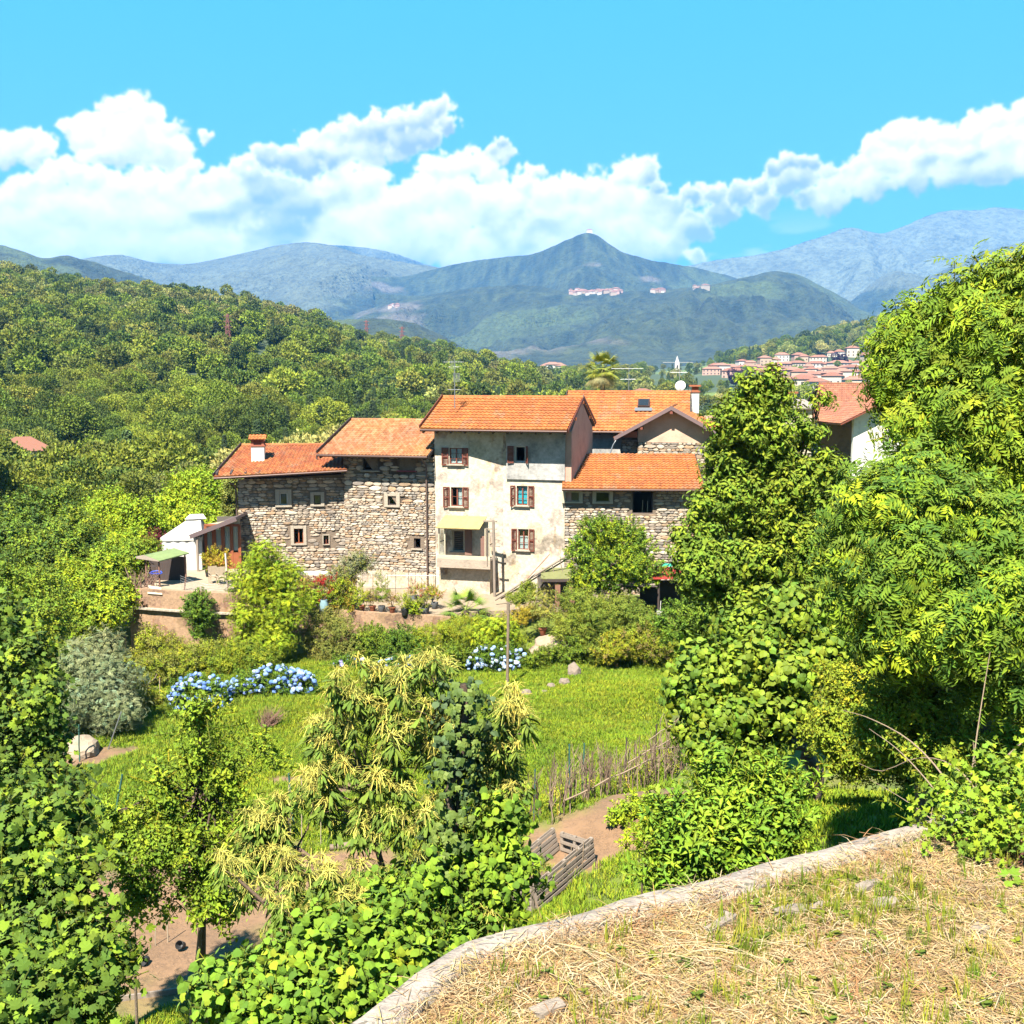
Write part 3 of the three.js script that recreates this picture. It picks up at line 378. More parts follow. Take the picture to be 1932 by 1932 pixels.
// ================================================================ woods on the hills
const FAR = (() => {
  const mk = (seed, o) => { const L = new Leaves(seed), r = L.r, lobes = []; const nl = o.lobes ?? 9; for (let i = 0; i < nl; i++) { const d = rdir(r); lobes.push({ c: V(d.x * 2.6 * (o.w ?? 1), 5.2 + d.y * 2.4 * (o.h ?? 1), d.z * 2.6 * (o.w ?? 1)), r: V(1.7, 1.45, 1.7).multiplyScalar(0.8 + 0.5 * r()) }); }
    for (const [p, d] of spread(lobes, o.n ?? 1300, r, { shell: 0.25, lift: 0.3, loose: 0.8 })) { const s = (0.36 + 0.32 * r()) * (o.leaf ?? 1), k = L.tone(o.tone ?? [1, 1, 1], 0.28); L.leaf(p, d, rdir(r), s * 1.25, s, k, 0.2, 0.2); }
    L.stick(V(0, -1, 0), V(0, 5, 0), 0.22, [0.9, 0.6, 0.6]); return L.geo(); };
  const conifer = (seed) => { const L = new Leaves(seed), r = L.r; for (let i = 0; i < 1000; i++) { const t = Math.pow(r(), 0.7), y = 1 + t * 12, rad = (1 - t) * 2.7 * (0.6 + 0.4 * Math.abs(Math.sin(y * 2.6))) * (0.45 + 0.55 * r()), an = r() * 6.283, d = V(Math.cos(an), -0.25 + 0.3 * r(), Math.sin(an)).normalize(); L.leaf(V(d.x * rad, y, d.z * rad), d, V((r() - 0.5), 1, r() - 0.5).normalize(), 0.85, 0.38, L.tone([1, 1, 1], 0.3), 0.2, 0.3); } L.stick(V(0, -1, 0), V(0, 13, 0), 0.2, [0.9, 0.6, 0.6]); return L.geo(); };
  return { round: [mk(101, {}), mk(102, { h: 1.25, lobes: 10 }), mk(103, { w: 1.2, h: 0.8, lobes: 11 }), mk(104, { lobes: 7, h: 1.4, w: 0.8 })], bloom: [mk(111, { lobes: 12, w: 1.1 }), mk(112, { lobes: 10 })], conifer: [conifer(121), conifer(122)], nearRound: [mk(131, { n: 6500, leaf: 0.48 }), mk(132, { n: 6500, leaf: 0.48, h: 1.25, lobes: 11 }), mk(133, { n: 6500, leaf: 0.5, w: 1.2, h: 0.85, lobes: 12 })] };
})();
const WOODCOL = [[0.145, 0.195, 0.014], [0.10, 0.15, 0.012], [0.17, 0.22, 0.016], [0.195, 0.225, 0.018], [0.075, 0.115, 0.012], [0.15, 0.175, 0.02], [0.20, 0.205, 0.028]];
const BLOOMCOL = [[0.29, 0.285, 0.075], [0.24, 0.26, 0.06], [0.34, 0.31, 0.09], [0.20, 0.22, 0.05]], CONCOL = [[0.065, 0.105, 0.026], [0.078, 0.12, 0.028], [0.055, 0.092, 0.024]];
{
  const rnd = rngOf(77), sets = new Map(), put = (geo, kind, p, s, c) => { if (!sets.has(geo)) sets.set(geo, { kind, l: [] }); sets.get(geo).l.push([p, s, c]); }, keep = [];
  // clearings: the felled strip with bare trunks, the rocky patch by the pylon
  const open = (px, py) => (Math.abs(px - 125) < 62 && Math.abs(py - 822) < 16) || (Math.hypot((px - 498) / 22, (py - 655) / 28) < 1) || (Math.hypot((px - 432) / 14, (py - 690) / 10) < 1);
  const plant = (x, z, far) => {
    const d = -z, y = groundH(x, z), px = 966 + (x / d) / BEAR(967), py = 720 - (y + 6 - EYE.y) / d / SLOPE(719);
    if (open(px, py)) return;
    const sp = fbm(x * 0.011 + 3, z * 0.011, 3), sp2 = fbm(x * 0.02 + 31, z * 0.02 + 8, 3), a = x / d;
    let kind = 'round', pal = WOODCOL; const r = rnd();
    const hill = (y - EYE.y) / 60;
    if (sp2 > 0.60 + 0.16 * (rnd() - 0.5) && r < 0.7) { kind = 'conifer'; pal = CONCOL; } else if (sp + 0.13 * hill + 0.16 * (rnd() - 0.5) > 0.575 && r < 0.6) { kind = 'bloom'; pal = BLOOMCOL; }
    if (a > -0.16 && rnd() < 0.22 * sstep(-0.16, 0, a)) { kind = 'conifer'; pal = CONCOL; }
    const G = FAR[kind], geo = G[Math.floor(rnd() * G.length)], s = (kind === 'conifer' ? 0.6 + 0.45 * rnd() : 0.8 + 0.95 * rnd() * rnd() + 0.15 * sp) * (far ?? 1), cm = 0.7 + 0.95 * rnd(), c = pal[Math.floor(rnd() * pal.length)].map((v) => v * cm);
    keep.push([geo, kind, V(x, y - 0.6, z), s, c, d]);
  };
  for (let d = 128; d < 1420; ) { const step = 5.6 + d * 0.0034; const n = Math.ceil(0.66 * d / step); for (let i = 0; i < n; i++) { const a = -0.54 + 0.66 * (i + rnd()) / n, dd = d + (rnd() - 0.5) * step * 1.3; if (dd > table(HILL_LD, a) + 25) continue; const gap = fbm(a * dd * 0.02, dd * 0.02, 2); if (gap < 0.30 && dd < 420) continue; plant(a * dd, -dd); } d += step; }
  // valley floor, and the wood on the hill above the town
  for (let i = 0; i < 900; i++) { const d = 330 + 2000 * rnd() * rnd(), a = 0.0 + 0.5 * rnd(); if (d > 760 && d < 1230 && a > 0.155 && a < 0.37 && fbm(a * 60, d * 0.02, 2) < 0.62) continue; plant(a * d, -d, 0.9); }
  for (let d = 1270; d < 1960; d += 13) { const n = Math.ceil(0.4 * d / 12); for (let i = 0; i < n; i++) { const a = 0.185 + 0.4 * (i + rnd()) / n, dd = d + 10 * rnd(); if (dd < 1340 && fbm(a * 40, dd * 0.01, 2) < 0.5) continue; plant(a * dd, -dd, 1.15); } }
  // the nearest trees of the wood are trees of their own, the rest reads as one mass
  keep.sort((a, b) => a[5] - b[5]);
  const NEAREST = 160, mats = new Map();
  keep.forEach(([geo, kind, p, s, c, d], i) => {
    if (i < NEAREST) {
      const key = kind + Math.floor(c[1] * 40); if (!mats.has(key)) { const m = M.leaf.clone(); m.color.setRGB(...c); mats.set(key, m); }
      const o = single(kind === 'conifer' ? 'conifer' : 'broadleaf_tree', kind === 'conifer' ? geo : FAR.nearRound[i % 3], mats.get(key), kind === 'conifer' ? 'dark conifer in the wood at the foot of the left hillside' : kind === 'bloom' ? 'pale flowering chestnut in the wood at the foot of the left hillside' : 'rounded green tree in the wood at the foot of the left hillside', 'tree', 'trees at the foot of the ' + kind + ' wood');
      o.position.copy(p); o.scale.setScalar(s); o.rotation.y = rnd() * 6.283;
    } else put(d < 330 && kind !== 'conifer' ? FAR.nearRound[i % 3] : geo, kind, p, s, c);
  });
  const m = new THREE.Matrix4(), q = new THREE.Quaternion(), col = new THREE.Color(), wood = new THREE.Group(); wood.name = 'woodland'; tag(wood, 'dense mixed wood covering the hillsides and the valley floor', 'woodland', null, 'stuff'); scene.add(wood);
  for (const [geo, { kind, l }] of sets) { const im = new THREE.InstancedMesh(geo, M.leaf, l.length); l.forEach(([p, s, c], i) => { q.setFromAxisAngle(YAX, rnd() * 6.283); m.compose(p, q, V(s * (0.9 + 0.2 * rnd()), s, s * (0.9 + 0.2 * rnd()))); im.setMatrixAt(i, m); im.setColorAt(i, col.setRGB(...c)); }); im.name = kind === 'conifer' ? 'conifers' : kind === 'bloom' ? 'flowering_chestnuts' : 'broadleaf_trees'; im.userData.kind = 'stuff'; wood.add(im); }
  console.log('wood', keep.length);
}
// ================================================================ builders for houses
const ROOFCOL = { orange: [[0.370, 0.111, 0.020], [0.390, 0.122, 0.023], [0.345, 0.099, 0.019], [0.403, 0.135, 0.028]], red: [[0.325, 0.088, 0.021], [0.351, 0.105, 0.025], [0.286, 0.073, 0.018], [0.351, 0.127, 0.034]], worn: [[0.351, 0.142, 0.046], [0.390, 0.177, 0.068], [0.319, 0.121, 0.038], [0.377, 0.199, 0.088]], old: [[0.286, 0.106, 0.050], [0.325, 0.128, 0.063], [0.247, 0.092, 0.047]] };
// one slope of interlocking clay tiles through four corners; every tile is modelled, one part for the slope
function tileSlope(p00, p10, p01, p11, pal, seed, o = {}) {
  const rnd = rngOf(seed), tw = o.tw ?? 0.24, tl = o.tl ?? 0.36, hgt = o.h ?? 0.045, lift = o.lift ?? 0.035, W = (p00.distanceTo(p10) + p01.distanceTo(p11)) / 2, Lr = (p00.distanceTo(p01) + p10.distanceTo(p11)) / 2, nc = Math.round(W / tw), nr = Math.round(Lr / tl);
  const pos = [], col = [], uv = [], nor = p10.clone().sub(p00).cross(p01.clone().sub(p00)).normalize();
  const P = (u, v, h) => p00.clone().lerp(p10, u).lerp(p01.clone().lerp(p11, u), v).addScaledVector(nor, h + (fbm(u * W * 0.35 + seed, v * Lr * 0.4, 2) - 0.5) * 0.09);
  const prof = [[0, 0.15], [0.18, 0.75], [0.36, 1], [0.54, 0.75], [0.7, 0.12], [0.85, 0], [1, 0.15]];
  for (let r = 0; r < nr; r++) for (let c = 0; c < nc; c++) {
    const base = pal[Math.floor(rnd() * pal.length)], m = 0.9 + 0.2 * rnd(), pt = 0.9 + 0.2 * fbm(c * 0.09 + seed, r * 0.15, 3), lich = sstep(0.60, 0.72, fbm(c * 0.31 + seed * 3, r * 0.42, 3)) * 0.45 * rnd(), k = [base[0] * m * pt, base[1] * m * pt * pt, base[2] * m].map((q, z) => lerp(q, [0.26, 0.19, 0.12][z], lich)), v0 = (r - 0.12) / nr, v1 = (r + 1) / nr, jit = (rnd() - 0.5) * 0.008;
    const at2 = (i, hi) => P((c + prof[i][0]) / nc, hi ? v1 : v0, prof[i][1] * hgt + (hi ? 0 : lift) + jit);
    for (let i = 0; i < prof.length - 1; i++) { const a = at2(i, 0), b = at2(i + 1, 0), d = at2(i, 1), e = at2(i + 1, 1), f = P((c + prof[i][0]) / nc, v0, -0.01), g = P((c + prof[i + 1][0]) / nc, v0, -0.01); for (const q of [a, b, e, a, e, d, f, g, b, f, b, a]) pos.push(q.x, q.y, q.z); for (let j = 0; j < 12; j++) { col.push(...k); uv.push(pos[pos.length - 36 + j * 3], pos[pos.length - 35 + j * 3]); } }
  }
  const g = new THREE.BufferGeometry(); g.setAttribute('position', new THREE.Float32BufferAttribute(pos, 3)); g.setAttribute('color', new THREE.Float32BufferAttribute(col, 3)); g.setAttribute('uv', new THREE.Float32BufferAttribute(uv, 2)); g.computeVertexNormals(); return g;
}
function ridgeCaps(a, b, pal, seed, r = 0.11) { const rnd = rngOf(seed), n = Math.round(a.distanceTo(b) / 0.38), list = []; for (let i = 0; i < n; i++) { const p = a.clone().lerp(b, i / n), q = a.clone().lerp(b, (i + 1.12) / n), k = pal[Math.floor(rnd() * pal.length)].map((v) => v * (0.85 + 0.3 * rnd())); list.push(tint(limb([p, q], [r * 1.12, r * 0.95], 8), k)); } return mergeGeometries(list); }
// rough stones laid in courses; sizes in metres on the face z = 0
const STONES = (() => { const out = []; for (let s = 0; s < 10; s++) { const r = rngOf(300 + s), n = 8, back = [], mid = [], front = []; for (let i = 0; i < n; i++) { const an = (i + 0.5) / n * 6.2832, sq = 1 / Math.max(Math.abs(Math.cos(an)), Math.abs(Math.sin(an))), k = 0.5 * Math.min(sq, 1.22 + 0.12 * r()) * (0.93 + 0.12 * r()); const x = Math.cos(an) * k, y = Math.sin(an) * k; back.push(V(x, y, 0)); mid.push(V(x * 0.985, y * 0.985, 0.6 + 0.15 * r())); front.push(V(x * (0.74 + 0.14 * r()), y * (0.70 + 0.16 * r()), 0.9 + 0.2 * r())); }
  const p = [], tri = (a, b, c) => { for (const q of [a, b, c]) p.push(q.x, q.y, q.z); }, mp = V((r() - 0.5) * 0.2, (r() - 0.5) * 0.2, 1.05 + 0.15 * r()); for (let i = 0; i < n; i++) { const j = (i + 1) % n; tri(back[i], back[j], mid[j]); tri(back[i], mid[j], mid[i]); tri(mid[i], mid[j], front[j]); tri(mid[i], front[j], front[i]); tri(front[i], front[j], mp); }
  const g = new THREE.BufferGeometry(); g.setAttribute('position', new THREE.Float32BufferAttribute(p, 3)); const u = new Float32Array(p.length / 3 * 2); for (let i = 0; i < p.length / 3; i++) { u[i * 2] = p[i * 3] * 0.4 + s * 0.13; u[i * 2 + 1] = p[i * 3 + 1] * 0.18; } g.setAttribute('uv', new THREE.BufferAttribute(u, 2)); g.computeVertexNormals(); out.push(g); } return out; })();
const STONECOL = [[0.46, 0.35, 0.25], [0.39, 0.31, 0.235], [0.52, 0.42, 0.31], [0.29, 0.235, 0.185], [0.42, 0.27, 0.16], [0.22, 0.185, 0.155], [0.55, 0.465, 0.365], [0.33, 0.225, 0.14], [0.48, 0.39, 0.295], [0.34, 0.30, 0.255]];
const STONEMAT = STONECOL.map((c) => std(c, 0.95, { map: again(T.grainTone, 1), bumpMap: again(T.grain, 1.5), bumpScale: 0.02 })), STONEMIX = std([1, 1, 1], 0.95, { vertexColors: true, map: again(T.grainTone, 1), bumpMap: again(T.grain, 1.5), bumpScale: 0.02 });
function masonry(parent, x0, x1, y0, y1, holes, seed, o = {}) {
  const rnd = rngOf(seed), list = []; let y = y0; const slope = o.top ?? null;
  while (y < y1 - 0.03) {
    let h = lerp(o.h0 ?? 0.10, o.h1 ?? 0.24, rnd()); if (o.bands && y > o.bands) h *= 1.5; h = Math.min(h, y1 - y); let x = x0;
    while (x < x1 - 0.02) {
      let w = Math.min(h * lerp(1.2, 4.2, rnd() * rnd() + 0.08), 0.85); w = Math.max(w, 0.14); if (x1 - x - w < 0.14) w = x1 - x; let split = 1; if (h > 0.17 && rnd() < 0.25) split = 2;
      for (let s = 0; s < split; s++) { const sh = h / split, cx = x + w / 2, cy = y + sh * (s + 0.5); if (!holes.some(([a, b, c, d]) => cx + w * 0.42 > a && cx - w * 0.42 < b && cy + sh * 0.4 > c && cy - sh * 0.4 < d) && !(slope && cy + sh / 2 > slope(cx))) list.push([cx + (rnd() - 0.5) * 0.03, cy + (rnd() - 0.5) * 0.03, w * (0.95 + 0.04 * rnd()), sh * (0.92 + 0.09 * rnd()), lerp(0.05, 0.11, rnd()), Math.floor(rnd() * 10), Math.floor(rnd() * STONECOL.length), (rnd() - 0.5) * 0.14]); }
      x += w;
    }
    y += h;
  }
  const z = o.z ?? 0, place = (g, q) => g.scale(q[2], q[3], q[4]).rotateZ(q[7]).translate(q[0], q[1], z - 0.012);
  list.sort((a, b) => b[2] * b[3] - a[2] * a[3]);
  const most = o.most ?? 300;
  list.slice(0, most).forEach((q) => { const m = part(parent, 'stone', STONES[q[5]], STONEMAT[q[6]]); m.position.set(q[0], q[1], z - 0.012); m.scale.set(q[2], q[3], q[4]); m.rotation.z = q[7]; });
  const rest = list.slice(most); if (rest.length) { const m = part(parent, 'small_stones', mergeGeometries(rest.map((q) => { const k = 0.85 + 0.3 * rnd(); return tint(place(STONES[q[5]].clone(), q), STONECOL[q[6]].map((v) => v * k)); })), STONEMIX); m.userData.kind = 'stuff'; }
}
// an upright wall with openings, thickness going back from z = 0
function wallGeo(outline, holes, th) { const s = new THREE.Shape(outline.map(([x, y]) => new THREE.Vector2(x, y))); for (const [a, b, c, d] of holes) { const h = new THREE.Path(); h.moveTo(a, c); h.lineTo(b, c); h.lineTo(b, d); h.lineTo(a, d); h.closePath(); s.holes.push(h); } const g = new THREE.ExtrudeGeometry(s, { depth: th, bevelEnabled: false }); g.translate(0, 0, -th); return g; }
function windowAt(house, [x0, x1, y0, y1], o = {}) {
  const w = x1 - x0, h = y1 - y0, cx = (x0 + x1) / 2, cy = (y0 + y1) / 2, z = o.z ?? 0, back = z - (o.inset ?? 0.14), fw = o.fw ?? Math.min(0.06, w * 0.13), fm = o.frame ?? M.woodRust, list = [];
  if (o.frame !== null) { list.push(box(fw, h, 0.06, x0 + fw / 2, cy, back), box(fw, h, 0.06, x1 - fw / 2, cy, back), box(w - 2 * fw, fw, 0.06, cx, y1 - fw / 2, back), box(w - 2 * fw, fw, 0.06, cx, y0 + fw / 2, back)); if (o.mullion !== false) list.push(box(fw * 1.3, h - 2 * fw, 0.064, cx, cy, back)); if (o.bars) for (let i = 1; i < o.bars; i++) list.push(box(w - 2 * fw, 0.025, 0.03, cx, y0 + h * i / o.bars, back)); }
  else list.push(box(w, 0.03, 0.05, cx, y0 + 0.017, back));
  const win = part(house, 'window', mg(list), o.frame === null ? M.stoneTrim : fm);
  if (o.pane !== false) { const half = o.mullion === false ? [[x0 + fw, x1 - fw]] : [[x0 + fw, cx - fw * 0.6], [cx + fw * 0.6, x1 - fw]]; half.forEach(([a, b], i) => { if (o.open === i) return; part(win, 'pane', box(b - a, h - 2 * fw, 0.008, (a + b) / 2, cy, back - 0.01), M.glass); }); }
  if (o.curtain) { const pts = []; const n = 24; const g = new THREE.PlaneGeometry(w * (o.curtainW ?? 0.92), h * (o.curtainH ?? 0.9), n, 1); const p = g.attributes.position; for (let i = 0; i < p.count; i++) p.setZ(i, Math.sin((p.getX(i) / w + 0.5) * 38) * 0.018); g.translate(cx + (o.curtainX ?? 0) * w, cy + (o.curtainY ?? 0) * h, back - 0.10); g.computeVertexNormals(); part(win, 'curtain', g, o.curtain === true ? M.curtain : o.curtain); }
  if (o.sill) part(win, 'sill', box(w + 0.3, 0.07, 0.22, cx, y0 - 0.045, z + 0.06), o.sill === true ? M.stoneTrim : o.sill);
  if (o.surround) { const s = o.surround, m = o.surroundMat ?? M.stoneTrim; part(win, 'surround', mg([box(s, h + s * 1.2, 0.18, x0 - s / 2 - 0.003, cy + s * 0.3, z - 0.01), box(s, h + s * 1.2, 0.18, x1 + s / 2 + 0.003, cy + s * 0.3, z - 0.01), box(w - 0.006, s * 0.9, 0.17, cx, y1 + s * 0.45 + 0.003, z - 0.01), box(w + s * 2.1, s * 0.45, 0.24, cx, y0 - s * 0.23 - 0.004, z + 0.01)]), m); }
  for (const [a, b, tilt] of o.shutters ?? []) {
    const sw = b - a, sh = h + (o.shutterExtra ?? 0.1), l = [box(0.06, sh, 0.045, -sw / 2 + 0.03, 0, 0), box(0.06, sh, 0.045, sw / 2 - 0.03, 0, 0), box(sw - 0.12, 0.07, 0.045, 0, sh / 2 - 0.035, 0), box(sw - 0.12, 0.07, 0.045, 0, -sh / 2 + 0.035, 0), box(sw - 0.12, 0.07, 0.045, 0, 0, 0)]; const n = Math.floor(sh / 0.075); for (let i = 1; i < n; i++) l.push(box(sw - 0.12, 0.055, 0.012, 0, -sh / 2 + i * sh / n, 0, 0, 0, 0.5)); const s = part(win, 'shutter', mg(l), M.shutter); const left = (a + b) / 2 < cx; s.position.set((a + b) / 2, cy - 0.03, z + 0.06 + Math.abs(Math.sin(tilt ?? 0.08)) * sw / 2); s.rotation.y = (left ? -1 : 1) * -(tilt ?? 0.08);
  }
  return win;
}
// a house turned so that its right-hand corner comes forward by 'turn'; loc() surveys a picture place onto its front
function houseAt(name, label, px, py, d, turn, baseY, group) {
  const p = at(px, py, d); p.y = baseY; const h = thing(name, label, 'house', p, -turn, group); h.updateMatrixWorld(true); const inv = h.matrixWorld.clone().invert(), n = V(-Math.sin(turn), 0, Math.cos(turn));
  h.loc = (x, y, z = 0) => { const dir = at(x, y, 1).sub(EYE), q = p.clone().addScaledVector(n, z), t = q.clone().sub(EYE).dot(n) / dir.dot(n); const w = EYE.clone().addScaledVector(dir, t).applyMatrix4(inv); return [w.x, w.y]; };
  h.rect = (x0, x1, y0, y1, z = 0) => { const a = h.loc(x0, y1, z), b = h.loc(x1, y0, z); return [a[0], b[0], a[1], b[1]]; };
  h.toLocal = (v) => v.clone().applyMatrix4(inv);
  return h;
}
// gable roof on local coordinates: eaves front and back, ridge between
function gableRoof(h, o) {
  const { x0, x1, zf, zr, zb, ye, yr, yb = ye } = o, rx0 = o.rx0 ?? x0, rx1 = o.rx1 ?? x1, fl = V(x0, o.yeL ?? ye, zf), fr = V(x1, ye, zf), rl = V(rx0, yr, zr), rr = V(rx1, yr, zr), bl = V(x0, yb, zb), br = V(x1, yb, zb), dn = V(0, -0.05, 0);
  const roof = part(h, 'roof', mg([slab(...[fl, fr, rl, rr].map((p) => p.clone().add(dn)), 0.09), slab(...[br, bl, rr, rl].map((p) => p.clone().add(dn)), 0.09)]), M.woodDark);
  part(roof, 'roof_tiles', tileSlope(fl, fr, rl, rr, o.pal, o.seed, o.tile), M.tile).userData.kind = 'stuff';
  part(roof, 'roof_tiles', tileSlope(br, bl, rr, rl, o.pal, o.seed + 1, o.tile), M.tile).userData.kind = 'stuff';
  part(roof, 'ridge_tiles', ridgeCaps(rl.clone().add(V(0, 0.02, 0)), rr.clone().add(V(0, 0.02, 0)), o.pal, o.seed + 2), M.tile).userData.kind = 'stuff';
  part(roof, 'gutter', mg([limb([fl.clone().add(V(0, -0.09, 0.07)), fr.clone().add(V(0, -0.09, 0.07))], 0.075, 8)]), M.gutter);
  const bt = 0.2; for (const [e, rdg, bk, sx] of [[fl, rl, bl, -1], [fr, rr, br, 1]]) part(roof, 'bargeboard', mg([slab(...[e.clone().add(V(sx * 0.03, 0.02, 0)), e.clone().add(V(sx * 0.075, 0.02, 0)), rdg.clone().add(V(sx * 0.03, 0.02, 0)), rdg.clone().add(V(sx * 0.075, 0.02, 0))], bt), slab(bk.clone().add(V(sx * 0.03, 0.02, 0)), bk.clone().add(V(sx * 0.075, 0.02, 0)), rdg.clone().add(V(sx * 0.03, 0.02, 0)), rdg.clone().add(V(sx * 0.075, 0.02, 0)), bt)]), o.barge ?? M.woodDark);
  const deep = o.wallZ ?? 0; if (o.wx) { const yu = (z) => (z > zr ? lerp(yr, ye, (z - zr) / (zf - zr)) : lerp(yr, yb, (z - zr) / (zb - zr))) - 0.16, f = deep - 0.25, b = o.back, lo = ye - 0.9; part(roof, 'wall_plate', box(o.wx[1] - o.wx[0], yu(f) - lo, 0.3, (o.wx[0] + o.wx[1]) / 2, (yu(f) + lo) / 2, f - (o.plateBack ?? 0)), M.woodDark); part(roof, 'wall_plate', box(o.wx[1] - o.wx[0], Math.max(0.2, yu(b) - lo), 0.3, (o.wx[0] + o.wx[1]) / 2, (yu(b) + lo) / 2, b), M.woodDark); }
  const rf = []; const n = Math.round((x1 - x0) / 0.9); for (let i = 0; i <= n; i++) { const x = lerp(x0 + 0.15, x1 - 0.15, i / n), q = (zf - deep) / (zf - zr); rf.push(slab(V(x - 0.06, ye - 0.15, zf - 0.05), V(x + 0.06, ye - 0.15, zf - 0.05), V(x - 0.06, lerp(ye, yr, q) - 0.15, deep - 0.3), V(x + 0.06, lerp(ye, yr, q) - 0.15, deep - 0.3), 0.13)); } part(roof, 'rafters', mg(rf), M.woodDark).userData.kind = 'stuff';
  return roof;
}
const gableEnd = (z0, zr, z1, y0, ye, yr, th, x) => { const g = wallGeo([[z0, y0], [z1, y0], [z1, ye], [zr, yr], [z0, ye]], [], th); g.rotateY(-Math.PI / 2); g.translate(x, 0, 0); return g; };
function antenna(label, foot, h, arms) { const t = thing('antenna', label, 'antenna', foot); part(t, 'mast', bar(V(0, -0.6, 0), V(0, h, 0), 0.03, 0.022), M.metal); for (const [y, len, n, turn, el] of arms) { const d = V(Math.cos(turn), 0, Math.sin(turn)), s = V(-d.z, 0, d.x), l = [bar(d.clone().multiplyScalar(-len * 0.55).setY(y), d.clone().multiplyScalar(len * 0.45).setY(y), 0.016)]; for (let i = 0; i < n; i++) { const c = d.clone().multiplyScalar(lerp(-len * 0.52, len * 0.42, i / (n - 1))).setY(y); l.push(bar(c.clone().addScaledVector(s, -el / 2), c.clone().addScaledVector(s, el / 2), 0.008, 0.008, 4)); } part(t, 'antenna_arm', mg(l), M.metal); } return t; }
// ================================================================ the farmhouse group
const BASE = 6.7;
// ---- main plastered house
{
  const TURN = 0.26, h = houseAt('plaster_house', 'tall plastered house with brown shutters in the middle', 1062, 1080, 66, TURN, BASE), L = (x, y, z) => h.loc(x, y, z);
  const xl = L(820, 900)[0], xr = 0, top = L(950, 806)[1] - 0.25, bend0 = L(884, 900)[0], bend1 = L(946, 900)[0], B = 0.42;   // the old wall bends back between bend0 and bend1
  const win = { topLeft: h.rect(848, 872, 845.5, 875.5), topRight: h.rect(972, 992, 842, 871, -B), midLeft: h.rect(851, 872.5, 919.5, 955), midRight: h.rect(974.7, 995.5, 917, 953, -B), lowRight: h.rect(977.5, 997, 998.6, 1037, -B), bay: h.rect(854, 874.5, 1001, 1040) };
  // front in three upright strips: forward, slanting back, recessed
  const left = wallGeo([[xl, -1.5], [bend0, -1.5], [bend0, top], [xl, top]], [win.topLeft, win.midLeft, win.bay], 0.45);
  const right = wallGeo([[bend1, -1.5], [xr, -1.5], [xr, top], [bend1, top]], [win.topRight, win.midRight, win.lowRight], 0.45); right.translate(0, 0, -B);
  const mid = slab(V(bend0, -1.5, 0), V(bend1, -1.5, -B), V(bend0, top, 0), V(bend1, top, -B), 0.45);
  part(h, 'front_wall', mg([left, mid, right]), M.plaster, 'stained cream plaster front');
  const dep = 7.2, yr = top + 1.9;
  part(h, 'gable_wall', gableEnd(-dep, -dep / 2 + 0.1, -B - 0.002, -1.5, top, yr - 0.12, 0.4, xr), M.pink, 'bare pink side wall');
  part(h, 'gable_wall', gableEnd(-dep, -dep / 2 + 0.1, -0.45, -1.5, top, yr - 0.12, 0.4, xl + 0.41), M.cement);
  part(h, 'rear_wall', box(xr - xl - 0.9, top + 1.5, 0.35, (xl + xr) / 2, top / 2 - 0.75, -dep + 0.2), M.cement);
  part(h, 'floor', mg([2.2, 4.8, 7.4].map((y) => box(xr - xl - 0.95, 0.2, dep - 1.2, (xl + xr) / 2, y, -dep / 2 - 0.2))), M.interior);
  // thicker cement-rendered upper storey on the right, standing proud of the wall below
  const pz = -B + 0.13, pb = L(1000, 905, pz)[1], px0 = L(955, 850, pz)[0], r = win.topRight;
  const panel = wallGeo([[px0, pb], [xr + 0.02, pb], [xr + 0.02, top], [px0, top]], [r], 0.128); panel.translate(0, 0, pz); part(h, 'render_panel', panel, M.cement, 'grey cement render over the upper storey');
  const up = wallGeo([[xl + 0.02, L(850, 848)[1]], [px0 - 0.01, L(850, 900)[1]], [px0 - 0.01, top], [xl + 0.02, top]], [win.topLeft], 0.01);
  gableRoof(h, { x0: xl - 0.55, x1: xr + 0.42, zf: 1.0, zr: -3.5, zb: -8.0, ye: top + 0.15, yr: yr + 0.1, wx: [xl + 0.45, xr - 0.42], back: -dep + 0.2, plateBack: 0.45, pal: ROOFCOL.orange, seed: 41, tile: { tw: 0.27, tl: 0.42, lift: 0.075 }, barge: M.woodRust });
  const pr = []; for (const z of [-1.2, -3.5, -5.9]) pr.push(box(1.0, 0.18, 0.14, xr + 0.05, lerp(top, yr, 1 - Math.abs(z + 3.5) / 4.6) - 0.2, z)); pr.forEach((g) => part(h, 'purlin', g, M.woodOrange));
  const sh = (x0, x1, y, z) => [L(x0, y, z)[0], L(x1, y, z)[0]];
  windowAt(h, win.topLeft, { curtain: true, bars: 3, sill: true, shutters: [[...sh(834, 846.5, 860), 0.06], [...sh(872.5, 884, 860), 0.12]] });
  windowAt(h, win.topRight, { z: -B + 0.13, pane: false, mullion: false, frame: M.white, shutters: [[...sh(959, 970.5, 855, -B), 0.1], [...sh(992.5, 999.5, 855, -B), 0.9]] });
  windowAt(h, win.midLeft, { curtain: true, curtainW: 0.42, curtainX: 0.25, open: 0, bars: 2, sill: true, shutters: [[...sh(837, 849, 940), 0.18], [...sh(873.5, 884.5, 940), 0.06]] });
  windowAt(h, win.midRight, { z: -B, curtain: M.teal, curtainH: 0.86, bars: 3, sill: true, shutters: [[...sh(963.5, 973, 940, -B), 0.35], [...sh(997, 1008.5, 940, -B), 0.08]] });
  windowAt(h, win.lowRight, { z: -B, curtain: true, curtainH: 0.62, curtainY: -0.16, bars: 3, sill: true, shutters: [[...sh(965.5, 975.8, 1020, -B), 0.12], [...sh(998.5, 1008.7, 1020, -B), 0.06]] });
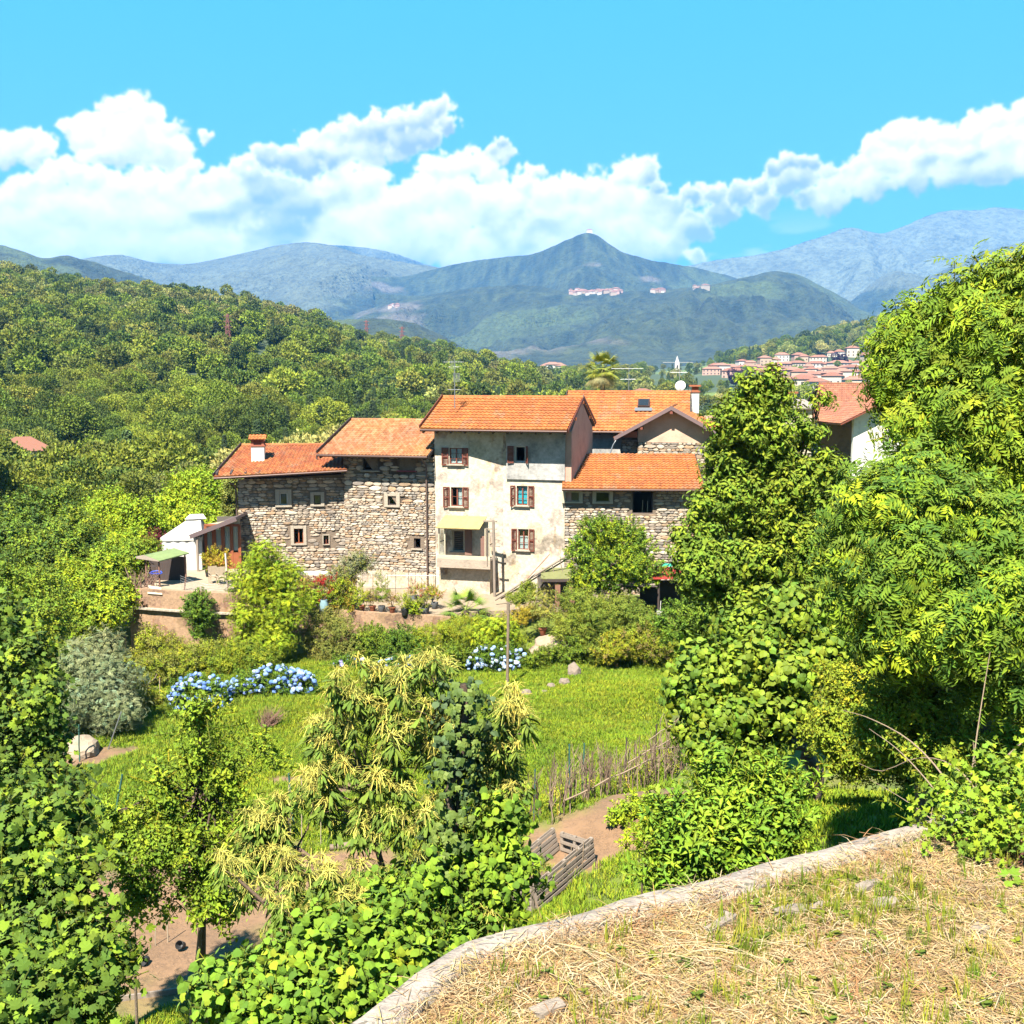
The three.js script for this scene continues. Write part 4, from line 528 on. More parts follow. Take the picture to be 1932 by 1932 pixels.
  // glazed balcony
  const zB = 1.25, bx0 = L(824, 1064, zB)[0], bx1 = L(925, 1064, zB)[0], by1 = L(870, 1056, zB)[1], by0 = L(870, 1072, zB)[1], ax = L(866, 985, 1.3), bal = part(h, 'balcony', boxUV(box(bx1 - bx0, by1 - by0, zB + 0.02, (bx0 + bx1) / 2, (by0 + by1) / 2, zB / 2 + 0.005)), M.concrete, 'concrete balcony slab');
  const ay0 = L(866, 997, 1.45)[1], ay1 = L(866, 973, 0.1)[1], a0 = L(822, 990, 1.4)[0], a1 = L(905, 990, 1.4)[0];
  part(bal, 'awning', slab(V(a0, ay0, 1.45), V(a1, ay0, 1.45), V(a0 + 0.15, ay1, 0.02), V(a1 + 0.05, ay1, 0.02), 0.05), toned([0.40, 0.30, 0.11], 0.9, 0.8, 0.005), 'faded yellow corrugated awning');
  const posts = []; for (const x of [bx0 + 0.12, bx0 + 0.5, bx1 - 0.35, bx1 - 0.1]) posts.push(box(0.07, ay0 - by1, 0.07, x, (ay0 + by1) / 2, zB - 0.12)); posts.push(box(0.06, ay0 - by1, 0.06, bx0 + 0.12, (ay0 + by1) / 2, 0.1), box(0.05, 0.05, zB - 0.2, bx0 + 0.12, by1 + 1.0, zB / 2), box(0.05, 0.05, zB - 0.2, bx1 - 0.1, by1 + 0.95, zB / 2)); part(bal, 'posts', mg(posts), M.cream).userData.kind = 'stuff';
  part(bal, 'side_screen', box(0.012, ay0 - by1 - 0.15, zB - 0.35, bx0 + 0.13, (ay0 + by1) / 2, zB / 2), M.glass);
  part(bal, 'parapet', mg([box(bx1 - bx0 - 0.04, 0.24, 0.08, (bx0 + bx1) / 2, by1 + 0.125, zB - 0.06)]), M.cream);
  const sb = h.rect(877.5, 890, 1000, 1047, 0.2); part(bal, 'cupboard', box(sb[1] - sb[0], sb[3] - sb[2], 0.1, (sb[0] + sb[1]) / 2, (sb[2] + sb[3]) / 2, 0.2, 0.15), std([0.22, 0.115, 0.08], 0.85, { map: again(T.wood, 0.8) }), 'reddish open shutter leaf on the balcony');
  const sc = h.rect(908, 917, 1012, 1055, 0.9); part(bal, 'cupboard', box(sc[1] - sc[0], sc[3] - sc[2], 0.25, (sc[0] + sc[1]) / 2, (sc[2] + sc[3]) / 2, 0.9), std([0.2, 0.1, 0.075], 0.85, { map: again(T.wood, 0.8) }));
  windowAt(h, win.bay, { frame: M.cream, pane: false, mullion: false, sill: true }); { const w = win.bay, l = []; for (let i = 0; i < 11; i++) l.push(box(w[1] - w[0], 0.035, 0.06, (w[0] + w[1]) / 2, lerp(w[2] + 0.06, w[3] - 0.06, i / 10), -0.2, 0, 0, 0.5)); part(h, 'window_blind', mg(l), M.woodGrey, 'half open slatted blind'); }
  const ub = h.rect(829, 924, 1071, 1106, 0.62); part(h, 'balcony_base', boxUV(box(ub[1] - ub[0], ub[3] + 1.2, 0.62, (ub[0] + ub[1]) / 2, (ub[3] - 1.2) / 2, 0.315)), M.plinth, 'white washed base under the balcony');
  // house corner post
  const post = thing('timber_pole', 'tall weathered pole beside the balcony of the plastered house', 'pole', h.localToWorld(V(L(934, 1120, 1.3)[0], -0.2, 1.3)), -TURN); part(post, 'pole', limb(wobble(V(0, -0.3, 0), V(-0.1, L(934, 985, 1.3)[1] + 0.3, 0), 4, 0.03, rngOf(3)), 0.085, 8), M.woodGrey); part(post, 'crossarm', mg([box(0.9, 0.09, 0.12, -0.32, L(930, 982, 1.3)[1] + 0.15, 0), box(0.75, 0.05, 0.06, -0.25, L(930, 995, 1.3)[1] + 0.1, 0), box(0.6, 0.06, 0.07, 0.0, L(930, 1024, 1.3)[1], 0), box(0.05, 2.3, 0.06, -0.5, L(930, 1010, 1.3)[1] - 0.5, 0)]), M.woodGrey);
  // timber stair rail leaning up to the right
  const a = at(934, 1132, 63.2), b = at(1083, 1040, 64.2), rail = thing('stair_rail', 'long sloping wooden handrail in front of the plastered house', 'handrail', a.clone().setY(BASE)); const q = (v) => v.clone().sub(a).add(V(0, a.y - BASE, 0)); const n1 = at(995, 1092, 63.4), n2 = at(1037, 1046, 64);
  part(rail, 'rail', mg([limb(wobble(q(a), q(b), 6, 0.1, rngOf(4)), 0.07, 7), bar(q(at(945, 1130, 63.4)), q(at(1078, 1050, 64.3)), 0.05)]), M.woodGrey); part(rail, 'thin_rail', mg([bar(q(n1), q(n2), 0.03), bar(q(at(972, 1117, 63.3)), q(at(1020, 1076, 64)), 0.02)]), M.rusty); { const s = []; for (let i = 0; i < 8; i++) { const p = q(a.clone().lerp(b, 0.12 + 0.1 * i)); s.push(bar(p, p.clone().add(V(0.25, -0.75 - 0.05 * i, 0)), 0.025)); } part(rail, 'balusters', mg(s), M.woodGrey); }
  antenna('tall aerial with grid panel on the ridge of the plastered house', at(858, 752, 68.6), 2.45, [[2.25, 1.3, 9, 0.25, 0.45], [1.95, 0.7, 6, 0.2, 0.4], [0.55, 0.9, 3, 0.3, 0.12]]); { const o = scene.children[scene.children.length - 1], l = []; for (let i = 0; i < 6; i++) l.push(box(0.42, 0.02, 0.02, 0.12, 1.05 + i * 0.1, 0.03), box(0.02, 0.55, 0.02, -0.08 + i * 0.08, 1.3, 0.03)); for (let i = 0; i < 6; i++) l.push(box(0.35, 0.02, 0.02, -0.1, 1.85 + i * 0.09, 0.03)); part(o, 'grid_panel', mg(l), M.metal); }
}
// ---- middle stone house
{
  const TURN = 0.26, h = houseAt('stone_house', 'taller stone house with pale orange roof left of the plastered house', 823, 1080, 68.1, TURN, BASE), L = (x, y) => h.loc(x, y), xl = L(650, 950)[0], xr = -0.02, top = L(740, 858)[1] - 0.1, plinth = L(750, 1079)[1];
  const w1 = h.rect(685, 713, 861, 887), w2 = h.rect(754, 782, 861, 887), w3 = h.rect(732.5, 748, 936, 953), w4 = h.rect(781, 793.5, 1016, 1034.5), holes = [w1, w2, w3, w4], dep = 8, yr = L(740, 795)[1] - 0.1;
  part(h, 'wall', wallGeo([[xl, -2], [xr, -2], [xr, top], [xl, top]], holes, 0.5), M.mortar);
  masonry(h, xl, xr, plinth, top, holes.map(([a, b, c, d], i) => [a - (i > 1 ? 0.25 : 0.02), b + (i > 1 ? 0.25 : 0.02), c - 0.1, d + (i > 1 ? 0.14 : 0.05)]), 51, { bands: L(740, 930)[1], h0: 0.09, h1: 0.22 });
  const px0 = L(675, 1100)[0]; part(h, 'plinth', boxUV(box(xr - px0 - 0.02, plinth + 2, 0.14, (px0 + xr) / 2, plinth / 2 - 1, 0.072)), M.plinth, 'whitewashed plinth');
  part(h, 'side_wall', mg([gableEnd(-dep, -dep / 2, -0.5, -2, top, yr - 0.2, 0.4, xl + 0.41), gableEnd(-dep, -dep / 2, -0.5, -2, top, yr - 0.2, 0.4, xr - 0.05), box(xr - xl - 1, top + 2, 0.3, (xl + xr) / 2, top / 2 - 1, -dep + 0.15)]), M.mortar);
  part(h, 'floor', mg([2.2, 4.8].map((y) => box(xr - xl - 1, 0.2, dep - 1.2, (xl + xr) / 2, y, -dep / 2 - 0.2))), M.interior);
  windowAt(h, w1, { frame: M.woodDark, pane: false, mullion: false, sill: true, curtain: false }); windowAt(h, w2, { frame: M.woodDark, pane: false, mullion: false, sill: std([0.25, 0.05, 0.06], 0.8) }); windowAt(h, w3, { frame: M.woodDark, mullion: false, surround: 0.24 }); windowAt(h, w4, { frame: M.woodDark, mullion: false, sill: true, pane: false });
  gableRoof(h, { x0: L(604, 857)[0] + 0.35, x1: xr - 0.1, zf: 1.15, zr: -4.4, zb: -9.5, ye: top + 0.15, yr, wx: [xl + 0.42, xr - 0.46], back: -dep + 0.15, plateBack: 0.3, pal: ROOFCOL.worn, seed: 51, tile: { tw: 0.23, tl: 0.33, h: 0.06 }, barge: M.woodDark });
  const dx = L(807, 950)[0]; part(h, 'downpipe', mg([limb([V(dx - 0.1, top - 0.05, 0.85), V(dx - 0.05, top - 0.3, 0.5), V(dx, top - 0.5, 0.22), V(dx, 2, 0.2), V(dx + 0.05, -1.4, 0.2)], 0.055, 8), ...[1, 3, 5, 6.5].map((y) => box(0.14, 0.05, 0.2, dx, y, 0.12))]), std([0.10, 0.06, 0.045], 0.7));
}
// ---- left stone house, lower, turned a little the other way
{
  const TURN = -0.13, h = houseAt('stone_house', 'low stone house with red roof and chimney at the left end', 453, 1080, 69.2, TURN, BASE + 0.5), L = (x, y) => h.loc(x, y), xl = 0, xr = L(652, 950)[0], topL = L(460, 906)[1], topR = L(648, 890)[1], top = Math.min(topL, topR), dep = 9;
  const w1 = h.rect(527.8, 542, 930, 953), w2 = h.rect(592.5, 605, 934, 952), w3 = h.rect(555, 572, 997, 1025.6), w4 = h.rect(610.6, 620, 1010, 1027), holes = [w1, w2, w3, w4], yr = L(560, 846)[1] - 0.05;
  part(h, 'wall', wallGeo([[xl, -3], [xr, -3], [xr, top + 0.3], [xl, top]], holes, 0.5), M.mortar);
  masonry(h, xl, xr, -0.6, top + 0.1, holes.map(([a, b, c, d]) => [a - 0.26, b + 0.26, c - 0.14, d + 0.2]), 61, { h0: 0.10, h1: 0.25 });
  part(h, 'side_wall', mg([gableEnd(-dep, -dep / 2, -0.5, -3, top, yr - 0.2, 0.4, xl + 0.4), gableEnd(-dep, -dep / 2, -0.5, -3, top, yr - 0.2, 0.4, xr - 0.02), box(xr - xl - 0.9, top + 3, 0.3, (xl + xr) / 2, top / 2 - 1.5, -dep + 0.15)]), M.mortar);
  part(h, 'floor', mg([2.4].map((y) => box(xr - xl - 1, 0.2, dep - 1.2, (xl + xr) / 2, y, -dep / 2 - 0.2))), M.interior);
  windowAt(h, w1, { frame: M.white, mullion: false, surround: 0.26 }); windowAt(h, w2, { frame: M.woodDark, mullion: false, surround: 0.22 }); windowAt(h, w3, { frame: M.woodOrange, surround: 0.2, fw: 0.05 }); windowAt(h, w4, { frame: M.woodRust, fw: 0.035, surround: 0.06 });
  const eL = h.toLocal(at(405, 899, 68.2)), eR = h.toLocal(at(646, 884, 69.6));
  gableRoof(h, { x0: eL.x, x1: xr + 0.15, zf: 1.25, zr: -4.6, zb: -9.8, yeL: eL.y, ye: eR.y, yr, wx: [xl + 0.42, xr - 0.42], back: -dep + 0.15, plateBack: 0.3, rx0: eL.x + 1.1, pal: ROOFCOL.red, seed: 62, tile: { tw: 0.23, tl: 0.34, h: 0.06 } });
  part(h, 'downpipe', limb([V(eL.x + 0.9, top - 0.05, 0.95), V(eL.x + 1.2, top - 0.3, 0.6), V(-0.1, top - 0.6, 0.05), V(-0.06, 1, 0.0), V(-0.06, -1, 0.0)], 0.055, 8), std([0.10, 0.06, 0.045], 0.7));
  // chimney
  const c = h.toLocal(at(488, 878, 71)), cw = 0.82, ch = part(h, 'chimney', boxUV(box(cw, 2.0, cw, c.x, c.y + 0.25, c.z)), M.white, 'white chimney stack'); const ct = c.y + 1.25;
  part(ch, 'chimney_collar', mg([box(cw + 0.12, 0.09, cw + 0.12, c.x, ct + 0.05, c.z), ...[[-1, -1], [1, -1], [-1, 1], [1, 1]].map(([a, b]) => box(0.16, 0.36, 0.16, c.x + a * 0.33, ct + 0.27, c.z + b * 0.33)), box(0.5, 0.34, 0.5, c.x, ct + 0.26, c.z)]), std([0.30, 0.09, 0.05], 0.9)); const y0 = ct + 0.46, yy = ct + 0.72;
  part(ch, 'chimney_cap', mergeGeometries([tileSlope(V(c.x - 0.55, y0, c.z + 0.55), V(c.x + 0.55, y0, c.z + 0.55), V(c.x - 0.55, yy, c.z), V(c.x + 0.55, yy, c.z), ROOFCOL.orange, 7), tileSlope(V(c.x + 0.55, y0, c.z - 0.55), V(c.x - 0.55, y0, c.z - 0.55), V(c.x + 0.55, yy, c.z), V(c.x - 0.55, yy, c.z), ROOFCOL.orange, 8)]), M.tile);
  const v = h.toLocal(at(598, 871, 71)); part(h, 'vent_pipe', mg([bar(v.clone().add(V(0, -0.3, 0)), v.clone().add(V(0, 0.42, 0)), 0.05), bar(v.clone().add(V(0, -0.1, 0)), v.clone().add(V(0, 0.0, 0)), 0.14, 0.06, 10)]), M.metalDark);
}
// ---- right stone wing with the long low roof
{
  const TURN = 0.05, h = houseAt('stone_wing', 'long stone wing with a low orange roof right of the plastered house', 1064, 1080, 66.3, TURN, BASE), L = (x, y) => h.loc(x, y), xl = 0.02, xr = L(1322, 1000)[0], top = L(1180, 922)[1] - 0.05;
  const w1 = h.rect(1067, 1093, 929, 946), w2 = h.rect(1124, 1150, 929, 947), w3 = h.rect(1193, 1232, 927, 969), holes = [w1, w2, w3], dep = 5.2;
  part(h, 'wall', wallGeo([[xl, -2], [xr, -2], [xr, top], [xl, top]], holes, 0.45), M.mortar);
  masonry(h, xl, xr, -0.6, top, holes.map(([a, b, c, d], i) => [a - (i < 2 ? 0.2 : 0.02), b + (i < 2 ? 0.2 : 0.02), c - (i < 2 ? 0.22 : 0.02), d + 0.2]), 71, { h0: 0.10, h1: 0.22 });
  const yt = top + 1.75; part(h, 'side_wall', mg([box(0.4, top + 2, dep - 0.4, xr - 0.2, top / 2 - 1, -dep / 2 - 0.25), box(xr - xl, yt + 2, 0.3, (xl + xr) / 2, yt / 2 - 1.1, -dep)]), M.mortar);
  part(h, 'floor', box(xr - xl - 0.5, 0.2, dep - 1, (xl + xr) / 2, 2.0, -dep / 2 - 0.2), M.interior);
  for (const w of [w1, w2]) windowAt(h, w, { frame: M.cream, mullion: false, surround: 0.2, surroundMat: M.cream, fw: 0.04 });
  const door = windowAt(h, w3, { frame: M.woodDark, pane: false, mullion: false }); part(door, 'pole', mg([bar(V(lerp(w3[0], w3[1], 0.5), w3[2], -0.3), V(lerp(w3[0], w3[1], 0.52), w3[2] + 0.8, -0.3), 0.02), bar(V(lerp(w3[0], w3[1], 0.75), w3[2], -0.25), V(lerp(w3[0], w3[1], 0.76), w3[2] + 0.75, -0.25), 0.02)]), M.cream);
  const e0 = V(-0.15, top + 0.12, 0.75), e1 = V(xr + 0.1, top + 0.12, 0.75), t0 = V(-0.05, yt + 0.1, -dep + 0.2), t1 = V(xr + 0.1, yt + 0.1, -dep + 0.2), dn = V(0, -0.05, 0);
  const roof = part(h, 'roof', slab(...[e0, e1, t0, t1].map((p) => p.clone().add(dn)), 0.1), M.woodDark); part(roof, 'roof_tiles', tileSlope(e0, e1, t0, t1, ROOFCOL.orange, 72, { tw: 0.27, tl: 0.40, lift: 0.075 }), M.tile).userData.kind = 'stuff';
  part(roof, 'gutter', limb([e0.clone().add(V(0, -0.08, 0.06)), e1.clone().add(V(0, -0.08, 0.06))], 0.07, 8), M.gutter); part(roof, 'bargeboard', slab(e1.clone().add(V(0.02, 0.04, 0)), e1.clone().add(V(0.07, 0.04, 0)), t1.clone().add(V(0.02, 0.04, 0)), t1.clone().add(V(0.07, 0.04, 0)), 0.2), M.woodDark);
}
// ---- wing behind, with skylight
{
  const TURN = 0.16, h = houseAt('rear_house', 'rear house with skylight roof between plastered house and pink gable', 1092, 860, 77, TURN, BASE + 1), L = (x, y) => h.loc(x, y), xl = -1.2, xr = L(1300, 850)[0], top = L(1130, 812)[1] - 0.1, dep = 7;
  part(h, 'wall', boxUV(box(xr - xl, top + 3, 0.4, (xl + xr) / 2, top / 2 - 1.5, -0.2)), M.cement); part(h, 'side_wall', mg([box(0.4, top + 3, dep, xl + 0.2, top / 2 - 1.5, -dep / 2 - 0.3), box(0.4, top + 3, dep, xr - 0.2, top / 2 - 1.5, -dep / 2 - 0.3)]), M.cement);
  const yr = L(1130, 756)[1] + 0.55; const roof = gableRoof(h, { x0: xl, x1: xr, zf: 0.7, zr: -3.8, zb: -8, ye: top + 0.1, yr, pal: ROOFCOL.orange, seed: 81, tile: { tw: 0.3, tl: 0.38, lift: 0.05 } });
  const sk = V(L(1212, 775)[0], lerp(top, yr, 0.62) + 0.28, lerp(0.7, -3.8, 0.62)); const f = part(h, 'skylight', box(0.85, 0.12, 1.0, 0, 0, 0), M.gutter); f.position.copy(sk); f.rotation.x = Math.atan2(yr - top, 4.5); part(f, 'skylight_pane', box(0.66, 0.02, 0.8, 0, 0.075, 0), std([0.02, 0.025, 0.03], 0.08)); part(f, 'flashing', box(1.2, 0.03, 0.4, 0, -0.03, 0.75), M.metal);
}
// ---- pink gable house
{
  const TURN = 0.2, h = houseAt('gable_house', 'house with a pink plastered gable over a stone wall', 1203, 862, 73.5, TURN, BASE + 1), L = (x, y) => h.loc(x, y), ap = L(1268, 770), xr = L(1346, 862)[0], eL = L(1164, 826), sp = (ap[1] - eL[1]) / (ap[0] - eL[0]), yAt = (x) => ap[1] - Math.abs(x - ap[0]) * sp, stoneTop = L(1260, 835)[1];
  const xR = xr + 0.4; part(h, 'stone_wall', boxUV(box(xR, stoneTop + 3, 0.4, xR / 2, stoneTop / 2 - 1.5, -0.2)), M.mortar); masonry(h, 0, xR, L(1260, 880)[1], stoneTop, [], 91, { most: 140, h0: 0.14, h1: 0.26 });
  const gbl = wallGeo([[0, stoneTop + 0.002], [xR, stoneTop + 0.002], [xR, yAt(xR) - 0.1], [ap[0], ap[1] - 0.1], [0, yAt(0) - 0.1]], [], 0.35); gbl.translate(0, 0, 0.06); part(h, 'gable_wall', gbl, M.pinkPale, 'pink plastered gable');
  const dep = 9; part(h, 'side_wall', mg([boxUV(box(0.35, yAt(0) + 2.8, dep - 0.4, 0.18, yAt(0) / 2 - 1.5, -dep / 2 - 0.2)), boxUV(box(0.35, yAt(xR) + 2.8, dep - 0.4, xR - 0.18, yAt(xR) / 2 - 1.5, -dep / 2 - 0.2)), box(xR - 0.8, ap[1] + 1.5, 0.3, xR / 2, ap[1] / 2 - 1.5, -dep + 0.1)]), M.pinkPale);
  const zf = 0.85, zb = -dep - 0.4, xe0 = eL[0] - 0.1, xe1 = 2 * ap[0] - xe0, A = V(ap[0], ap[1] + 0.12, zf), A2 = V(ap[0], ap[1] + 0.12, zb), E0 = V(xe0, yAt(xe0) + 0.12, zf), E02 = V(xe0, yAt(xe0) + 0.12, zb), E1 = V(xe1, yAt(xe1) + 0.12, zf), E12 = V(xe1, yAt(xe1) + 0.12, zb), dn = V(0, -0.05, 0), d5 = (p) => p.clone().add(dn);
  const roof = part(h, 'roof', mg([slab(d5(E02), d5(E0), d5(A2), d5(A), 0.1), slab(d5(E1), d5(E12), d5(A), d5(A2), 0.1)]), M.woodDark); part(roof, 'roof_tiles', tileSlope(E02, E0, A2, A, ROOFCOL.orange, 92, { tw: 0.3 }), M.tile).userData.kind = 'stuff'; part(roof, 'roof_tiles', tileSlope(E1, E12, A, A2, ROOFCOL.orange, 93, { tw: 0.3 }), M.tile).userData.kind = 'stuff'; part(roof, 'ridge_tiles', ridgeCaps(A, A2, ROOFCOL.orange, 94), M.tile).userData.kind = 'stuff';
  const bb = (P, Q, n) => { const o = V(0, 0, 0.04); return slab(P.clone().add(o), Q.clone().add(o), P.clone().add(V(0, 0, -0.03)).add(V(0, n, 0)), Q.clone().add(V(0, 0, -0.03)).add(V(0, n, 0)), 0.05); };
  const board = (P, Q) => { const s = new THREE.Shape([[P.x, P.y - 0.22], [Q.x, Q.y - 0.22], [Q.x, Q.y + 0.05], [P.x, P.y + 0.05]].map(([x, y]) => new THREE.Vector2(x, y))); const g = new THREE.ExtrudeGeometry(s, { depth: 0.06, bevelEnabled: false }); g.translate(0, 0, zf + 0.01); return g; };
  part(roof, 'bargeboard', board(E0, A), std([0.135, 0.085, 0.085], 0.7)); part(roof, 'bargeboard', board(A, E1), std([0.135, 0.085, 0.085], 0.7));
  for (const g of [box(0.2, 0.22, 0.9, ap[0], ap[1] - 0.25, 0.42), box(0.16, 0.18, 0.9, 0.3, yAt(0.3) - 0.25, 0.42), box(0.16, 0.18, 0.9, xR - 0.3, yAt(xR - 0.3) - 0.25, 0.42)]) part(roof, 'purlin', g, M.woodRust); part(h, 'porch_lining', box(0.9, 0.4, 0.1, -0.47, yAt(-0.2) - 0.42, 0.2), M.woodOrange); part(h, 'downpipe', limb([V(xe0 + 0.12, E0.y - 0.2, zf), V(xe0 - 0.05, E0.y - 0.5, zf + 0.2), h.toLocal(at(1144, 876, 70.2))], 0.04, 7), M.metal);
  // lower stone porch wall left of the gable
  part(h, 'porch_wall', boxUV(box(1.1, stoneTop + 2.6, 0.35, -0.6, (stoneTop - 3) / 2 + 0.2, -0.6)), M.mortar); masonry(h, -1.1, -0.06, L(1260, 880)[1], stoneTop + 0.15, [], 95, { most: 30, z: -0.42, h0: 0.12, h1: 0.22 });
  const c = h.toLocal(at(1311, 765, 80)); const ch = part(h, 'chimney', boxUV(box(0.6, 1.5, 0.6, c.x, c.y + 0.2, c.z)), M.white); part(ch, 'chimney_cap', mg([box(0.75, 0.1, 0.75, c.x, c.y + 1.0, c.z), box(0.5, 0.3, 0.5, c.x, c.y + 1.2, c.z), box(0.85, 0.12, 0.85, c.x, c.y + 1.42, c.z)]), M.terracotta);
}
antenna('thin aerial beside the palm behind the roofs', at(1186, 758, 84), 2.7, [[2.5, 2.4, 10, 0.1, 0.4], [1.7, 1.2, 5, 0.2, 0.3]]);
{ const t = antenna('aerial carrying a white satellite dish above the pink gable house', at(1281, 765, 84), 3.3, [[3.25, 2.3, 9, 0.05, 0.35], [2.5, 1.3, 5, 0.2, 0.3]]); const d = new THREE.SphereGeometry(0.62, 20, 8, 0, 6.2832, 0, 0.72); d.rotateX(Math.PI / 2).translate(0, 0, -0.5); const dish = part(t, 'satellite_dish', d, M.white); dish.position.set(0.05, 1.5, 0.15); dish.rotation.set(-0.35, -0.35, 0); part(dish, 'receiver_arm', mg([bar(V(0, -0.35, 0), V(0, -0.1, 0.55), 0.015), box(0.1, 0.08, 0.12, 0, -0.08, 0.57)]), M.metal); }
// ---- houses up the lane on the right
{
  const h = houseAt('red_roof_house', 'house with an old red roof and white gable behind the right-hand tree', 1606, 824, 104, -0.1, 8), L = (x, y) => h.loc(x, y), ap = L(1650, 764), e = L(1576, 801), xr = 2 * ap[0] - e[0];
  const s = (ap[1] - e[1]) / (ap[0] - e[0]), y = (x) => ap[1] - Math.abs(x - ap[0]) * s;
  part(h, 'gable_wall', wallGeo([[0.2, -4], [xr - 0.8, -4], [xr - 0.8, y(xr - 0.8)], [ap[0], ap[1] - 0.1], [0.2, y(0.2)]], [], 0.4), M.white); part(h, 'stone_corner', boxUV(box(1.2, 6, 0.5, 0.7, 0, -0.2)), M.stoneTrim);
  const A = V(ap[0], ap[1] + 0.1, 1.2), A2 = V(ap[0], ap[1] + 0.1, -9), E = V(e[0], e[1] + 0.1, 1.2), E2 = V(e[0], e[1] + 0.1, -9), X = V(xr, e[1] + 0.1, 1.2), X2 = V(xr, e[1] + 0.1, -9);
  const r = part(h, 'roof', mg([slab(E2, E, A2, A, 0.14), slab(X, X2, A, A2, 0.14)]), M.woodRust); const U = V(0, 0.06, 0), up = (p) => p.clone().add(U); part(r, 'roof_tiles', tileSlope(up(E2), up(E), up(A2), up(A), ROOFCOL.old, 96), M.tile).userData.kind = 'stuff'; part(r, 'roof_tiles', tileSlope(up(X), up(X2), up(A), up(A2), ROOFCOL.old, 97), M.tile).userData.kind = 'stuff';
  const b = houseAt('red_roof_house', 'wide red tiled roof of a tan house behind the middle tree', 1545, 800, 112, 0.1, 8), B = (x, y) => b.loc(x, y), x1 = B(1690, 800)[0], t = B(1590, 787)[1], yr = B(1590, 739)[1] + 0.8; part(b, 'wall', boxUV(box(x1, t + 4, 0.4, x1 / 2, t / 2 - 2, -0.2)), toned([0.36, 0.25, 0.14], 0.95, 0.4, 0.01)); part(b, 'side_wall', mg([box(0.4, t + 4, 8, 0.2, t / 2 - 2, -4.4), box(0.4, t + 4, 8, x1 - 0.2, t / 2 - 2, -4.4)]), M.cream);
  gableRoof(b, { x0: -0.7, x1: x1 + 0.6, zf: 0.7, zr: -4.2, zb: -9, ye: t + 0.1, yr, rx0: 0.6, pal: ROOFCOL.old, seed: 98 });
  const g = houseAt('cottage', 'small beige cottage with grey roof and chimney up the lane', 1478, 794, 108, 0, 7), x2 = g.loc(1532, 790)[0], tt = g.loc(1500, 770)[1]; part(g, 'wall', boxUV(box(x2, tt + 3, 4, x2 / 2, tt / 2 - 1.5, -2)), M.cream); part(g, 'roof', slab(V(-0.4, tt + 0.05, 0.4), V(x2 + 0.4, tt + 0.05, 0.4), V(-0.4, tt + 0.8, -4.4), V(x2 + 0.4, tt + 0.8, -4.4), 0.15), toned([0.28, 0.23, 0.2], 0.95, 0.5, 0.02)); const gc = part(g, 'chimney', box(1.3, 1.1, 1.0, 0.8, tt + 0.8, -2.2), M.stoneTrim); part(gc, 'chimney_cap', box(1.9, 0.18, 1.5, 0.8, tt + 1.5, -2.2), M.terracotta);
}
